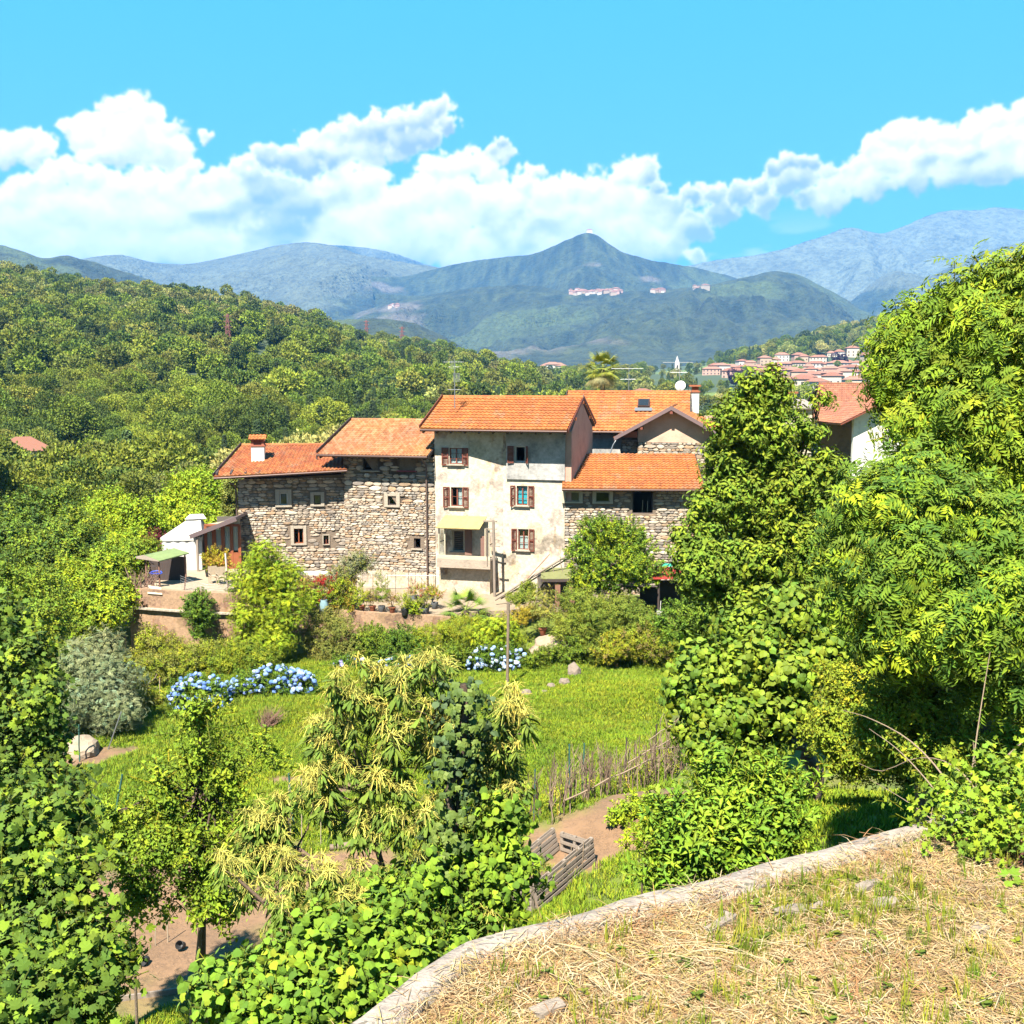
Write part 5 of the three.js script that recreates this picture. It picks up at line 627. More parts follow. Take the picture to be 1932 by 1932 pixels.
// ================================================================ town, hill village, pylons
{
  const rnd = rngOf(501), wallM = [[0.46, 0.37, 0.28], [0.52, 0.44, 0.35], [0.42, 0.31, 0.22], [0.55, 0.50, 0.44], [0.44, 0.28, 0.22]].map((c) => std(c, 0.95)), roofM = [[0.25, 0.11, 0.07], [0.29, 0.14, 0.095], [0.22, 0.09, 0.055]].map((c) => std(c, 0.95)), dark = std([0.05, 0.04, 0.04], 0.8);
  const hip = (w, d, y, h) => { const p = [[-w / 2, y, d / 2], [w / 2, y, d / 2], [w / 2, y, -d / 2], [-w / 2, y, -d / 2]].map((q) => V(...q)), r = Math.max(0, w / 2 - d * 0.42), a = V(-r, y + h, 0), b = V(r, y + h, 0), o = []; const t = (...q) => q.forEach((v) => o.push(v.x, v.y, v.z)); t(p[0], p[1], b); t(p[0], b, a); t(p[2], p[3], a); t(p[2], a, b); t(p[1], p[2], b); t(p[3], p[0], a); t(p[0], p[2], p[1]); t(p[0], p[3], p[2]); const g = new THREE.BufferGeometry(); g.setAttribute('position', new THREE.Float32BufferAttribute(o, 3)); g.computeVertexNormals(); return g; };
  const kinds = [[11, 9, 6], [14, 10, 7], [9, 8, 5], [18, 10, 6.5], [12, 11, 8.5]].map(([w, d, h]) => ({ w, d, h, wall: box(w, h + 4, d, 0, h / 2 - 2, 0), roof: hip(w + 1.4, d + 1.4, h, 2.4), win: box(1.2, 1.5, 0.1) }));
  const town = (p, k, s, turn, label, group) => { const t = thing('town_house', label, 'house', p, turn, group); t.scale.setScalar(s); const K = kinds[k]; const w = part(t, 'wall', K.wall, wallM[Math.floor(rnd() * wallM.length)]); part(t, 'roof', K.roof, roofM[Math.floor(rnd() * roofM.length)]); const n = Math.floor(K.w / 3.2); for (let f = 0; f < (K.h > 6.2 ? 2 : 1); f++) for (let i = 0; i < n; i++) { const m = part(t, 'window', K.win, dark); m.position.set(lerp(-K.w / 2 + 1.8, K.w / 2 - 1.8, n > 1 ? i / (n - 1) : 0.5), 1.8 + f * 2.9 + (K.h > 6.2 ? 0 : 0.6), K.d / 2 + 0.02); } return t; };
  const rows = [[1340, 1660, 1240, 15], [1330, 1640, 1150, 17], [1380, 1650, 1060, 17], [1420, 1650, 970, 14], [1440, 1640, 880, 9], [1480, 1620, 800, 5]];
  for (const [a, b, d, n] of rows) for (let i = 0; i < n; i++) { const px = lerp(a, b, (i + 0.2 + 0.6 * rnd()) / n), dd = d + (rnd() - 0.5) * 50, x = BEAR(px) * dd; town(V(x, groundH(x, -dd) - 0.5, -dd), Math.floor(rnd() * 5), 0.9 + 0.35 * rnd(), (rnd() - 0.5) * 0.9, 'pale house with tiled hip roof in the distant town', 'houses of the distant town'); }
  for (const [px, d, k, s, l] of [[1212, 520, 4, 1.0, 'red-roofed villa in the valley behind the palm'], [1195, 505, 0, 0.8, 'lower red-roofed house beside the valley villa'], [1255, 560, 2, 0.8, 'small house below the church tower'], [1640, 1200, 4, 1.3, 'tall pale house at the top right of the distant town']]) { const x = BEAR(px) * d; town(V(x, groundH(x, -d) + (d < 600 ? 2.5 : 0), -d), k, s, 0.3, l); }
  { const d = 1250, x = BEAR(1277) * d, y = groundH(x, -d), t = thing('church_tower', 'slim white church tower in the valley', 'tower', V(x, y, -d)); part(t, 'tower', box(5, 18, 5, 0, 6, 0), std([0.6, 0.57, 0.52], 0.9)); part(t, 'spire', new THREE.ConeGeometry(3.4, 9, 4).rotateY(Math.PI / 4).translate(0, 19.5, 0), std([0.5, 0.47, 0.43], 0.9)); part(t, 'belfry_opening', box(2, 4, 0.2, 0, 11, 2.6), dark); }
  { const hut = (px, d, l) => { const x = BEAR(px) * d; const t = town(V(x, groundH(x, -d) + 3, -d), 2, 1, 0.5, l); return t; }; hut(38, 200, 'grey-roofed hut among the trees at the left edge'); }
  // village on the mountain
  const pk = peaks['mountain']; const spots = []; for (let i = 0; i < 46; i++) spots.push([lerp(1076, 1170, (i + rnd()) / 46), 553 + (rnd() - 0.5) * 8 - (i % 3)]); for (let i = 0; i < 8; i++) spots.push([lerp(1222, 1252, rnd()), 548 + rnd() * 5]); for (let i = 0; i < 5; i++) spots.push([lerp(1310, 1345, rnd()), 543 + rnd() * 6]); for (let i = 0; i < 5; i++) spots.push([lerp(725, 750, rnd()), 577 + rnd() * 6]); for (let i = 0; i < 6; i++) spots.push([lerp(1030, 1060, rnd()), 712 + rnd() * 5]);
  for (const [px, py] of spots) { const p = py > 700 ? V(BEAR(px) * 1500, groundH(BEAR(px) * 1500, -1500) + 4, -1500) : pk(px, py); if (!p) continue; const t = thing('village_house', 'tiny pale house of the village on the mountainside', 'house', p, (rnd() - 0.5), 'houses on the mountainside'); const K = kinds[Math.floor(rnd() * 3)], s = 1.0 + 0.8 * rnd(); t.scale.setScalar(s); part(t, 'wall', K.wall, wallM[Math.floor(rnd() * wallM.length)]); part(t, 'roof', K.roof, roofM[1]); }
  // lattice pylons
  const pylon = (px, pyTop, pyFoot, d, label) => { const b = at(px, pyFoot, d), h = (SLOPE(pyTop) - SLOPE(pyFoot)) * d; b.y = groundH(b.x, b.z); const H = at(px, pyTop, d).y - b.y, w = H * 0.085, t = thing('pylon', label, 'pylon', b), m = std([0.20, 0.075, 0.06], 0.8), r = Math.max(0.16, d * 0.0004), list = [], W = (y) => w * (1 - 0.82 * y / H); for (const [a, c] of [[-1, -1], [1, -1], [1, 1], [-1, 1]]) part(t, 'leg', bar(V(a * w, -2, c * w), V(a * w * 0.18, H, c * w * 0.18), r, r * 0.7, 4), m); const n = 9; for (let i = 0; i < n; i++) { const y0 = H * i / n, y1 = H * (i + 1) / n; for (const c of [-1, 1]) { list.push(bar(V(-W(y0), y0, c * W(y0)), V(W(y1), y1, c * W(y1)), r * 0.6, r * 0.6, 3), bar(V(W(y0), y0, c * W(y0)), V(-W(y1), y1, c * W(y1)), r * 0.6, r * 0.6, 3), bar(V(c * W(y0), y0, -W(y0)), V(c * W(y1), y1, W(y1)), r * 0.6, r * 0.6, 3)); } } part(t, 'bracing', mg(list), m).userData.kind = 'stuff'; for (const y of [0.72, 0.84, 0.95]) part(t, 'crossarm', mg([bar(V(-H * 0.09, H * y, 0), V(H * 0.09, H * y, 0), r * 0.8, r * 0.8, 4)]), m); };
  pylon(432, 592, 690, 465, 'large red lattice pylon on the left hillside'); pylon(692, 604, 652, 1000, 'left of the two small red pylons on the ridge'); pylon(759, 616, 660, 1050, 'right of the two small red pylons on the ridge');
  { const x = BEAR(411) * 470, z = -470, t = single('conifer', FAR.conifer[0], (() => { const m = M.leaf.clone(); m.color.setRGB(0.03, 0.055, 0.022); return m; })(), 'big dark conifer beside the large red pylon', 'tree'); t.position.set(x, groundH(x, z) - 1, z); t.scale.set(1.5, 1.25, 1.5); }
  for (const [px, d, s, l] of [[1388, 880, 1.9, 'purple beech left in the distant town'], [1580, 1150, 2.2, 'purple beech right above the distant town']]) { const x = BEAR(px) * d, t = single('purple_beech', FAR.round[0], (() => { const m = M.leaf.clone(); m.color.setRGB(0.045, 0.018, 0.045); return m; })(), l, 'tree'); t.position.set(x, groundH(x, -d), -d); t.scale.setScalar(s); }
  { const t = thing('stone_cairn', 'tiny summit hut on the conical peak', 'hut', pk ? V(BEAR(1112, 438) * 5400, EYE.y + SLOPE(438) * 5400 - 8, -5400) : V(0, 0, -5400)); part(t, 'wall', box(28, 18, 14, 0, 8, 0), wallM[3]); part(t, 'roof', hip(30, 16, 17, 5), roofM[0]); }
}
// ================================================================ terraces, sheds and things round the houses
function slabPoly(pts, y, th, seedUV) { const s = new THREE.Shape(pts.map(([x, z]) => new THREE.Vector2(x, -z))), g = new THREE.ExtrudeGeometry(s, { depth: th, bevelEnabled: false }); g.rotateX(-Math.PI / 2); g.translate(0, y - th, 0); return g; }
const pd = (px, d, py = 1150) => [BEAR(px, py) * d, -d];
structure('patio', slabPoly([pd(432, 60.2), pd(560, 61), pd(640, 61.3), pd(720, 61.1), pd(812, 60.6), pd(930, 61.6), pd(1060, 62.4), pd(1240, 64), [9.5, -67], [-4, -70], [-16, -71], [-16.2, -61]], 7.0, 2.6), toned([0.30, 0.225, 0.15], 0.98, 0.4, 0.03), 'bare beaten terrace in front of the houses');
structure('patio', slabPoly([pd(248, 60.3), pd(334, 60.1), pd(431, 60.0), [-15.6, -61.2], [-15.4, -71], [-22.4, -71]], 8.45, 2.2), toned([0.36, 0.28, 0.19], 0.98, 0.4, 0.03), 'upper patio beside the left stone house');
// retaining walls: thick strips along a plan line, irregular top
function wallAlong(name, label, pts, yTop, yBot, th, mat, o = {}) {
  const rnd = rngOf(o.seed ?? 1), root = thing(name, label, 'wall', V(pts[0][0], yBot, pts[0][1])), P = pts.map(([x, z]) => V(x - pts[0][0], 0, z - pts[0][1])), len = []; let L = 0; P.forEach((p, i) => { if (i) L += p.distanceTo(P[i - 1]); len.push(L); });
  const n = Math.max(8, Math.round(L / 0.35)), pos = [], uv = [], idx = []; const at1 = (s) => { let i = 1; while (i < P.length - 1 && s > len[i]) i++; const t = (s - len[i - 1]) / (len[i] - len[i - 1]), p = P[i - 1].clone().lerp(P[i], t), d = P[i].clone().sub(P[i - 1]).normalize(); return [p, V(-d.z, 0, d.x)]; };
  for (let i = 0; i <= n; i++) { const s = L * i / n, [p, nr] = at1(s), top = yTop(s / L) - yBot + (fbm(s * 0.9, o.seed ?? 1, 3) - 0.5) * (o.rough ?? 0.12), fr = (fbm(s * 1.4, 5 + (o.seed ?? 1), 3) - 0.5) * 0.08; const rows = 6; for (let j = 0; j <= rows; j++) { const t = j / rows, b = (fbm(s * 1.7, t * top * 1.7 + 9, 3) - 0.5) * 0.09 + fr + (1 - t) * (o.batter ?? 0.12); pos.push(p.x + nr.x * b, top * t, p.z + nr.z * b); uv.push(s, top * t); } pos.push(p.x - nr.x * th, top + 0.01, p.z - nr.z * th); uv.push(s, top + th); pos.push(p.x - nr.x * th, 0, p.z - nr.z * th); uv.push(s, top * 2 + th); }
  const m = 9; for (let i = 0; i < n; i++) for (let j = 0; j < m - 1; j++) { const k = i * m + j; idx.push(k, k + m, k + 1, k + 1, k + m, k + m + 1); } for (const i of [0, n]) for (let j = 1; j < m - 1; j++) idx.push(i * m, i * m + j, i * m + j + 1);
  const g = new THREE.BufferGeometry(); g.setAttribute('position', new THREE.Float32BufferAttribute(pos, 3)); g.setAttribute('uv', new THREE.Float32BufferAttribute(uv, 2)); g.setIndex(idx); part(root, 'wall_face', toFlat(g), mat);
  if (o.ledge) { const l = []; for (let i = 0; i < n; i++) { const [p, nr] = at1(L * i / n), [q, nq] = at1(L * (i + 1) / n), y0 = yTop(i / n) - yBot - o.ledge, y1 = yTop((i + 1) / n) - yBot - o.ledge; l.push(slab(p.clone().addScaledVector(nr, 0.28).setY(y0), q.clone().addScaledVector(nq, 0.28).setY(y1), p.clone().addScaledVector(nr, -0.05).setY(y0), q.clone().addScaledVector(nq, -0.05).setY(y1), 0.09)); } part(root, 'ledge', mg(l), M.stoneTrim); }
  return root;
}

wallAlong('retaining_wall', 'stained concrete retaining wall with ledge below the white tent', [pd(246, 60.2), pd(334, 59.9), pd(432, 59.8), pd(470, 60.3)], (t) => 8.62 - 0.32 * t, 4.6, 0.35, M.pinkWall, { seed: 3, ledge: 1.05, rough: 0.08 });
wallAlong('retaining_wall', 'low cracked retaining wall under the row of flower pots', [pd(470, 60.3), pd(560, 60.8), pd(640, 61.1), pd(720, 60.8), pd(812, 60.3), pd(850, 60.4)], (t) => lerp(7.25, 6.95, t), 4.6, 0.3, M.pinkWall, { seed: 4, rough: 0.16 });
// ---- pavilion tent
{
  const c = at(349, 1083, 67.8); c.y = 8.45; const t = thing('pavilion_tent', 'white canvas pavilion tent beside the left stone house', 'tent', c, 0.15), w = 2.35, h = 2.05, q = 1.95, cloth = toned([0.64, 0.61, 0.56], 0.9, 0.6, 0.01);
  const wall = (a, b) => { const n = 14, pos = [], idx = [], uv = []; for (let i = 0; i <= n; i++) for (let j = 0; j <= 1; j++) { const p = a.clone().lerp(b, i / n), k = Math.sin(i * 1.9) * 0.03; pos.push(p.x + k, j * h, p.z + k); uv.push(i / n, j); } for (let i = 0; i < n; i++) idx.push(i * 2, i * 2 + 2, i * 2 + 1, i * 2 + 1, i * 2 + 2, i * 2 + 3); const g = new THREE.BufferGeometry(); g.setAttribute('position', new THREE.Float32BufferAttribute(pos, 3)); g.setAttribute('uv', new THREE.Float32BufferAttribute(uv, 2)); g.setIndex(idx); return toFlat(g); };
  const C = [V(-w * 0.5, 0, q * 0.5), V(w * 0.5, 0, q * 0.5), V(w * 0.55, 0, -q), V(-w * 0.35, 0, -q)]; part(t, 'side_panel', mg([wall(C[0], C[1]), wall(C[1], C[2]), wall(C[2], C[3]), wall(C[3], C[0])]), cloth);
  const top = [V(0.35, h + 1.0, -0.7), V(0.95, h + 1.0, -0.8)], E = C.map((p) => p.clone().multiplyScalar(1.06).setY(h)), pos = []; const tri = (...p) => p.forEach((v) => pos.push(v.x, v.y, v.z)); tri(E[0], E[1], top[1]); tri(E[0], top[1], top[0]); tri(E[1], E[2], top[1]); tri(E[2], E[3], top[0]); tri(E[2], top[0], top[1]); tri(E[3], E[0], top[0]); for (let i = 0; i < 4; i++) { const a = E[i], b = E[(i + 1) % 4], dn = V(0, -0.22, 0); tri(a, a.clone().add(dn), b.clone().add(dn)); tri(a, b.clone().add(dn), b); } const g = new THREE.BufferGeometry(); g.setAttribute('position', new THREE.Float32BufferAttribute(pos, 3)); g.computeVertexNormals(); part(t, 'canopy', g, cloth);
  part(t, 'vent_cap', mg([slab(V(0.05, h + 0.95, -0.35), V(1.35, h + 0.95, -0.5), V(0.3, h + 1.2, -0.85), V(1.1, h + 1.2, -0.95), 0.03)]), cloth); part(t, 'pole', mg(C.map((p) => bar(p.clone().multiplyScalar(0.97), p.clone().multiplyScalar(0.97).setY(h), 0.03))), M.metal);
}
// ---- veranda with curtained glass doors
{
  const h = thing('veranda', 'wooden veranda with curtained glass doors against the left stone house', 'veranda', V(at(388, 1075, 67.4).x, 8.35, -67.4)), X = (px) => (BEAR(px) - BEAR(388)) * 67.4, w = X(456), H = 2.0; const fr = [], dz = 0;
  const xs = [[391, 404], [408, 421.5], [425, 438.5], [441, 454]].map(([a, b]) => [X(a), X(b)]); fr.push(box(w, 0.12, 0.1, w / 2, H + 0.9 - 0.06, dz), box(w, 0.1, 0.1, w / 2, 0.05, dz)); for (const x of [0.05, ...xs.map(([, b]) => b + 0.06)]) fr.push(box(0.11, H + 0.8, 0.1, x, (H + 0.8) / 2, dz)); part(h, 'door_frame', mg(fr), M.woodOrange);
  xs.forEach(([a, b], i) => { const d = part(h, 'door', mg([box(b - a, 0.95, 0.06, (a + b) / 2, 0.58, dz), box(b - a, 0.07, 0.07, (a + b) / 2, 1.08, dz), box(b - a, 0.07, 0.07, (a + b) / 2, H + 0.78, dz), box(0.06, 1.6, 0.07, a + 0.03, 1.95, dz), box(0.06, 1.6, 0.07, b - 0.03, 1.95, dz)]), M.woodOrange); part(d, 'pane', box(b - a - 0.12, 1.62, 0.008, (a + b) / 2, 1.94, dz), M.glass); const g = new THREE.PlaneGeometry((b - a) * 0.8, 1.5, 20, 1), p = g.attributes.position; for (let k = 0; k < p.count; k++) p.setZ(k, Math.sin(p.getX(k) * 50) * 0.02); g.computeVertexNormals(); g.translate((a + b) / 2, 1.98, -0.08); part(d, 'curtain', g, M.curtain); });
  const zf = 1.1, l = X(369), r = X(457), yl = 2.35, yr2 = 3.45; part(h, 'roof', slab(V(l, yl, zf), V(r, yr2, zf), V(l, yl, -3), V(r, yr2, -3), 0.16), std([0.10, 0.065, 0.06], 0.8)); part(h, 'fascia', slab(V(l - 0.02, yl + 0.03, zf + 0.05), V(r, yr2 + 0.03, zf + 0.05), V(l - 0.02, yl + 0.03, zf + 0.01), V(r, yr2 + 0.03, zf + 0.01), 0.26), std([0.115, 0.075, 0.075], 0.7)); part(h, 'gable_board', wallGeo([[0, H + 0.86], [w, H + 0.86], [w, yr2 - 0.2], [0, yl + 0.3]], [], 0.06), M.cream); part(h, 'post', box(0.13, yl, 0.13, X(382), yl / 2, zf - 0.15), M.woodGrey); part(h, 'side_wall', box(0.1, 2.4, 3, 0.0, 1.2, -1.6), M.cream); part(h, 'rear_wall', box(w, 3, 0.1, w / 2, 1.5, -3), M.interior);
}
// ---- low green roof and its shed
{ const c = V(at(300, 1070, 62.5).x, 8.45, -62.5), q = (px, py, d) => at(px, py, d).sub(c), t = thing('garden_shed', 'low garden shed with pale green sheet roof by the white tent', 'shed', c); const A = q(272, 1047, 61.6), B = q(301, 1058, 60.9), C = q(357, 1043, 62.4), D = q(328, 1034, 63.4), E = q(254, 1052, 61.9); part(t, 'roof', slab(A, B, D, C, 0.06), toned([0.17, 0.225, 0.075], 0.8, 0.8, 0.01), 'pale green roofing sheet'); part(t, 'side_roof', slab(E, B.clone().add(V(-0.03, 0, 0)), q(250, 1051, 62.6), A.clone().add(V(-0.03, 0, 0)), 0.05), M.woodGrey); part(t, 'post', mg([[276, 1085, 61.9], [301, 1092, 61.3], [350, 1085, 62.6]].map(([x, y, d]) => { const p = q(x, y, d); return bar(p.clone().setY(0), p.clone().setY(A.y - 0.15), 0.05); })), M.rusty); part(t, 'rear_wall', box(2.2, 1.4, 0.06, 0.2, 0.7, -0.9), M.woodDark); }
// ---- lean-to with green roof under the handrail
{ const c = V(at(1050, 1130, 63.5).x, 7.0, -63.5), q = (px, py, d) => at(px, py, d).sub(c), t = thing('lean_to', 'lean-to with olive sheet roof and rust-red posts below the stone wing', 'shed', c); const e0 = q(1020, 1092, 62.6), e1 = q(1083, 1092, 62.6), b0 = q(1022, 1071, 64.8), b1 = q(1083, 1071, 64.8); part(t, 'roof', slab(e0, e1, b0, b1, 0.07), toned([0.17, 0.175, 0.06], 0.85, 0.8, 0.01), 'olive green roof sheet'); part(t, 'fascia', box(e1.x - e0.x, 0.16, 0.05, (e0.x + e1.x) / 2, e0.y - 0.1, e0.z), M.woodDark); for (const px of [1052, 1079]) { const p = q(px, 1130, 62.8); part(t, 'post', box(0.3, e0.y, 0.2, p.x, e0.y / 2 - 0.05, p.z), M.rusty); } part(t, 'rear_wall', box(2.4, e0.y, 0.08, 0.1, e0.y / 2, -1.1), M.interior); }
// ---- shed with red corrugated roof
{
  const c = V(at(1240, 1125, 61).x, 7.0, -61), q = (px, py, d) => at(px, py, d).sub(c), t = thing('corrugated_shed', 'open shed with red corrugated and grey plank roofs under the right tree', 'shed', c);
  const corr = (e0, e1, b0, b1, n) => { const pos = [], m = n * 2, P = (i, j) => e0.clone().lerp(e1, i / m).lerp(b0.clone().lerp(b1, i / m), j).add(V(0, (i % 2) * 0.045, 0)); for (let i = 0; i < m; i++) { const a = P(i, 0), b = P(i + 1, 0), cc = P(i + 1, 1), d = P(i, 1); for (const v of [a, b, cc, a, cc, d]) pos.push(v.x, v.y, v.z); } const g = new THREE.BufferGeometry(); g.setAttribute('position', new THREE.Float32BufferAttribute(pos, 3)); g.computeVertexNormals(); return g; };
  part(t, 'roof', corr(q(1219, 1094, 60.2), q(1345, 1092, 60.6), q(1236, 1070, 62.6), q(1352, 1070, 63), 34), std([0.34, 0.03, 0.016], 0.7), 'red corrugated roof');
  const a0 = q(1160, 1104, 60.0), a1 = q(1236, 1104, 60.1), b0 = q(1182, 1086, 62), b1 = q(1234, 1086, 62); for (let i = 0; i < 6; i++) part(t, 'plank', slab(a0.clone().lerp(b0, i / 6).add(V(0, 0.01 * (i % 3), 0)), a1.clone().lerp(b1, i / 6).add(V(0, 0.01 * (i % 3), 0)), a0.clone().lerp(b0, (i + 0.93) / 6).add(V(0, 0.01 * (i % 3), 0)), a1.clone().lerp(b1, (i + 0.93) / 6).add(V(0, 0.01 * (i % 3), 0)), 0.03), M.woodGrey);
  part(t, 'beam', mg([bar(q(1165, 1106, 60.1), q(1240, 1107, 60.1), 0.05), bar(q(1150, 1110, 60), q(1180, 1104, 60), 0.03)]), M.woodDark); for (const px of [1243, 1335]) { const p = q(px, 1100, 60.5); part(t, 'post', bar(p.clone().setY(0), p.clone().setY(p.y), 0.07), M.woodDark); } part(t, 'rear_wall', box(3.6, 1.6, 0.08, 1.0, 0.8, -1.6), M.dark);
  const bk = thing('white_bucket', 'white plastic bucket at the mouth of the corrugated shed', 'bucket', V(at(1245, 1145, 59.8).x, 7.0, -59.8)); part(bk, 'pail', lathe([[0.0, 0.0], [0.15, 0], [0.19, 0.36], [0.17, 0.36], [0.14, 0.03], [0, 0.03]]), M.white); part(bk, 'handle', bar(V(0.02, 0.3, 0), V(0.05, 0.95, 0), 0.02), M.white);
  single('green_tarpaulin', slab(at(1243, 1072, 63.2), at(1290, 1073, 63.4), at(1250, 1063, 64), at(1300, 1064, 64.2), 0.03), std([0.02, 0.30, 0.20], 0.8), 'green tarpaulin lying behind the red corrugated roof', 'tarpaulin');
}
// ---- pots and plants along the wall
const POT = { clay: lathe([[0, 0], [0.13, 0], [0.18, 0.30], [0.21, 0.30], [0.21, 0.36], [0.17, 0.36], [0.16, 0.28], [0, 0.28]], 16), tub: lathe([[0, 0], [0.16, 0], [0.22, 0.38], [0.19, 0.38], [0.17, 0.3], [0, 0.3]], 16) };
const leafyBall = (seed, r, h, spr, n, o = {}) => { const rnd = rngOf(seed), lobes = [{ c: V(0, h, 0), r: V(r, r * (o.tall ?? 0.9), r) }, { c: V(r * 0.5, h * 0.9, r * 0.2), r: V(r * 0.6, r * 0.6, r * 0.6) }, { c: V(-r * 0.5, h * 1.1, 0), r: V(r * 0.55, r * 0.7, r * 0.55) }]; return [spread(lobes, n, rnd, { shell: 0.8, lift: 0.6 }), rnd]; };
function pottedPlant(label, px, d, y, pot, mat, o = {}) { const c = V(BEAR(px, 1150) * d, y, -d), t = thing('potted_plant', label, 'plant', c); const p = part(t, 'pot', pot, mat); p.scale.setScalar(o.pot ?? 1); const [sp, rnd] = leafyBall(o.seed ?? px, o.r ?? 0.35, (o.h ?? 0.62), null, o.n ?? 60, o); scatter(t, 'foliage', o.sprig ?? SPRIG.small, M.leaf, sp, { colors: o.colors ?? COL.mid, s0: 0.6, s1: 1.0 }, rnd); if (o.stems) part(t, 'stem', mg(Array.from({ length: 4 }, (_, i) => bar(V(0, 0.3, 0), V((rnd() - 0.5) * 0.5, (o.h ?? 0.6) + 0.2, (rnd() - 0.5) * 0.4), 0.012))), M.twig); return t; }
pottedPlant('terracotta pot leftmost in the row on the low wall', 664, 61.6, 7.0, POT.clay, M.terracotta, { h: 0.75, r: 0.32, n: 50, colors: COL.olive });
pottedPlant('terracotta pot with bushy yellowish plant left on the low wall', 683, 61.4, 7.0, POT.clay, M.terracotta, { h: 0.85, r: 0.45, n: 110, colors: COL.yellow });
pottedPlant('small terracotta pot with reddish leaves right of the bushy yellowish pot', 703, 61.3, 7.0, POT.clay, M.terracotta, { h: 0.8, r: 0.32, n: 60, colors: [[0.25, 0.16, 0.05], [0.2, 0.2, 0.03]] });
pottedPlant('grey pot with a tall climbing plant on the wall', 720, 61.2, 7.0, POT.tub, M.potGrey, { h: 1.35, r: 0.32, tall: 2.6, n: 120, colors: COL.mid });
pottedPlant('terracotta pot with dry stems in the middle of the wall', 740, 61.0, 7.0, POT.clay, M.terracotta, { h: 0.75, r: 0.34, n: 60, colors: [[0.22, 0.19, 0.04], [0.3, 0.18, 0.05]], stems: true });
pottedPlant('black tub with yellow-green plant on the wall edge', 764, 60.6, 6.95, POT.tub, M.potBlack, { h: 0.8, r: 0.4, n: 90, colors: COL.yellow, pot: 1.1 });
pottedPlant('round bright green plant between black tub and grey tub', 781, 60.7, 6.95, POT.tub, M.potBlack, { h: 0.42, r: 0.36, n: 110, colors: COL.bright, pot: 0.7, sprig: SPRIG.oval });
pottedPlant('grey tub with thin plant near the right end of the wall', 802, 60.7, 6.95, POT.tub, M.potGrey, { h: 0.75, r: 0.26, n: 40, colors: COL.olive, pot: 1.15, stems: true });
pottedPlant('grey pot with orange flowers under the trellis right end', 820, 62.2, 7.0, POT.tub, M.potGrey, { h: 0.85, r: 0.4, n: 90, colors: [[0.24, 0.27, 0.03], [0.45, 0.16, 0.04], [0.2, 0.26, 0.03]] });
pottedPlant('black pot beside the veranda post', 396, 64.6, 8.45, POT.tub, M.potBlack, { h: 0.6, r: 0.25, n: 30 });
pottedPlant('large orange planter with golden shrub before the glass doors', 414, 64.4, 8.45, POT.clay, M.terracotta, { h: 1.0, r: 0.62, n: 170, colors: [[0.36, 0.27, 0.02], [0.3, 0.3, 0.02], [0.42, 0.25, 0.03]], pot: 1.7, sprig: SPRIG.oval });
pottedPlant('small red clay pot at the foot of the handrail', 1024, 59, 6.2, POT.clay, M.terracotta, { h: 1.5, r: 0.55, tall: 2.0, n: 110, colors: COL.olive, pot: 1.1, sprig: SPRIG.feather });
for (const [px, l] of [[786, 'window box of mixed flowers behind the round green plant'], [806, 'window box of orange flowers behind the grey tub']]) { const c = V(BEAR(px, 1150) * 62.4, 7.0, -62.4), t = thing('flower_box', l, 'planter'); t.position.copy(c); part(t, 'trough', mg([box(0.85, 0.22, 0.3, 0, 0.62, 0), box(0.08, 0.5, 0.25, -0.3, 0.25, 0), box(0.08, 0.5, 0.25, 0.3, 0.25, 0)]), M.potGrey); const [sp, rnd] = leafyBall(px, 0.42, 1.05, null, 110); scatter(t, 'foliage', SPRIG.small, M.leaf, sp, { colors: [[0.25, 0.28, 0.04], [0.45, 0.3, 0.16], [0.4, 0.14, 0.06], [0.2, 0.26, 0.03]], s0: 0.5, s1: 0.9 }, rnd); }
{ const c = V(at(611, 1124, 60.6).x, 7.1, -60.6), t = thing('blue_vase', 'pale blue glazed vase with scarlet flowers on the low wall', 'vase', c); part(t, 'vase', lathe([[0, 0], [0.16, 0], [0.24, 0.25], [0.24, 0.5], [0.17, 0.7], [0.2, 0.75], [0.16, 0.75], [0.14, 0.68], [0, 0.6]], 18), toned([0.24, 0.37, 0.4], 0.35, 1, 0.002)); const rnd = rngOf(9), sp = spread([{ c: V(0, 1.35, 0), r: V(0.35, 0.6, 0.3) }, { c: V(0.3, 1.9, 0), r: V(0.4, 0.35, 0.3) }, { c: V(-0.35, 1.9, 0), r: V(0.3, 0.3, 0.3) }], 60, rnd, { shell: 0.9 }); scatter(t, 'scarlet_flowers', SPRIG.small, M.petal, sp, { colors: [[0.42, 0.006, 0.010], [0.34, 0.005, 0.012], [0.46, 0.015, 0.012]], s0: 0.5, s1: 0.9 }, rnd); part(t, 'stem', mg([bar(V(0, 0.6, 0), V(0.1, 1.9, 0), 0.015), bar(V(0, 0.6, 0), V(-0.3, 1.8, 0), 0.015), bar(V(0, 0.6, 0), V(0.35, 1.8, 0), 0.015)]), M.twig); }
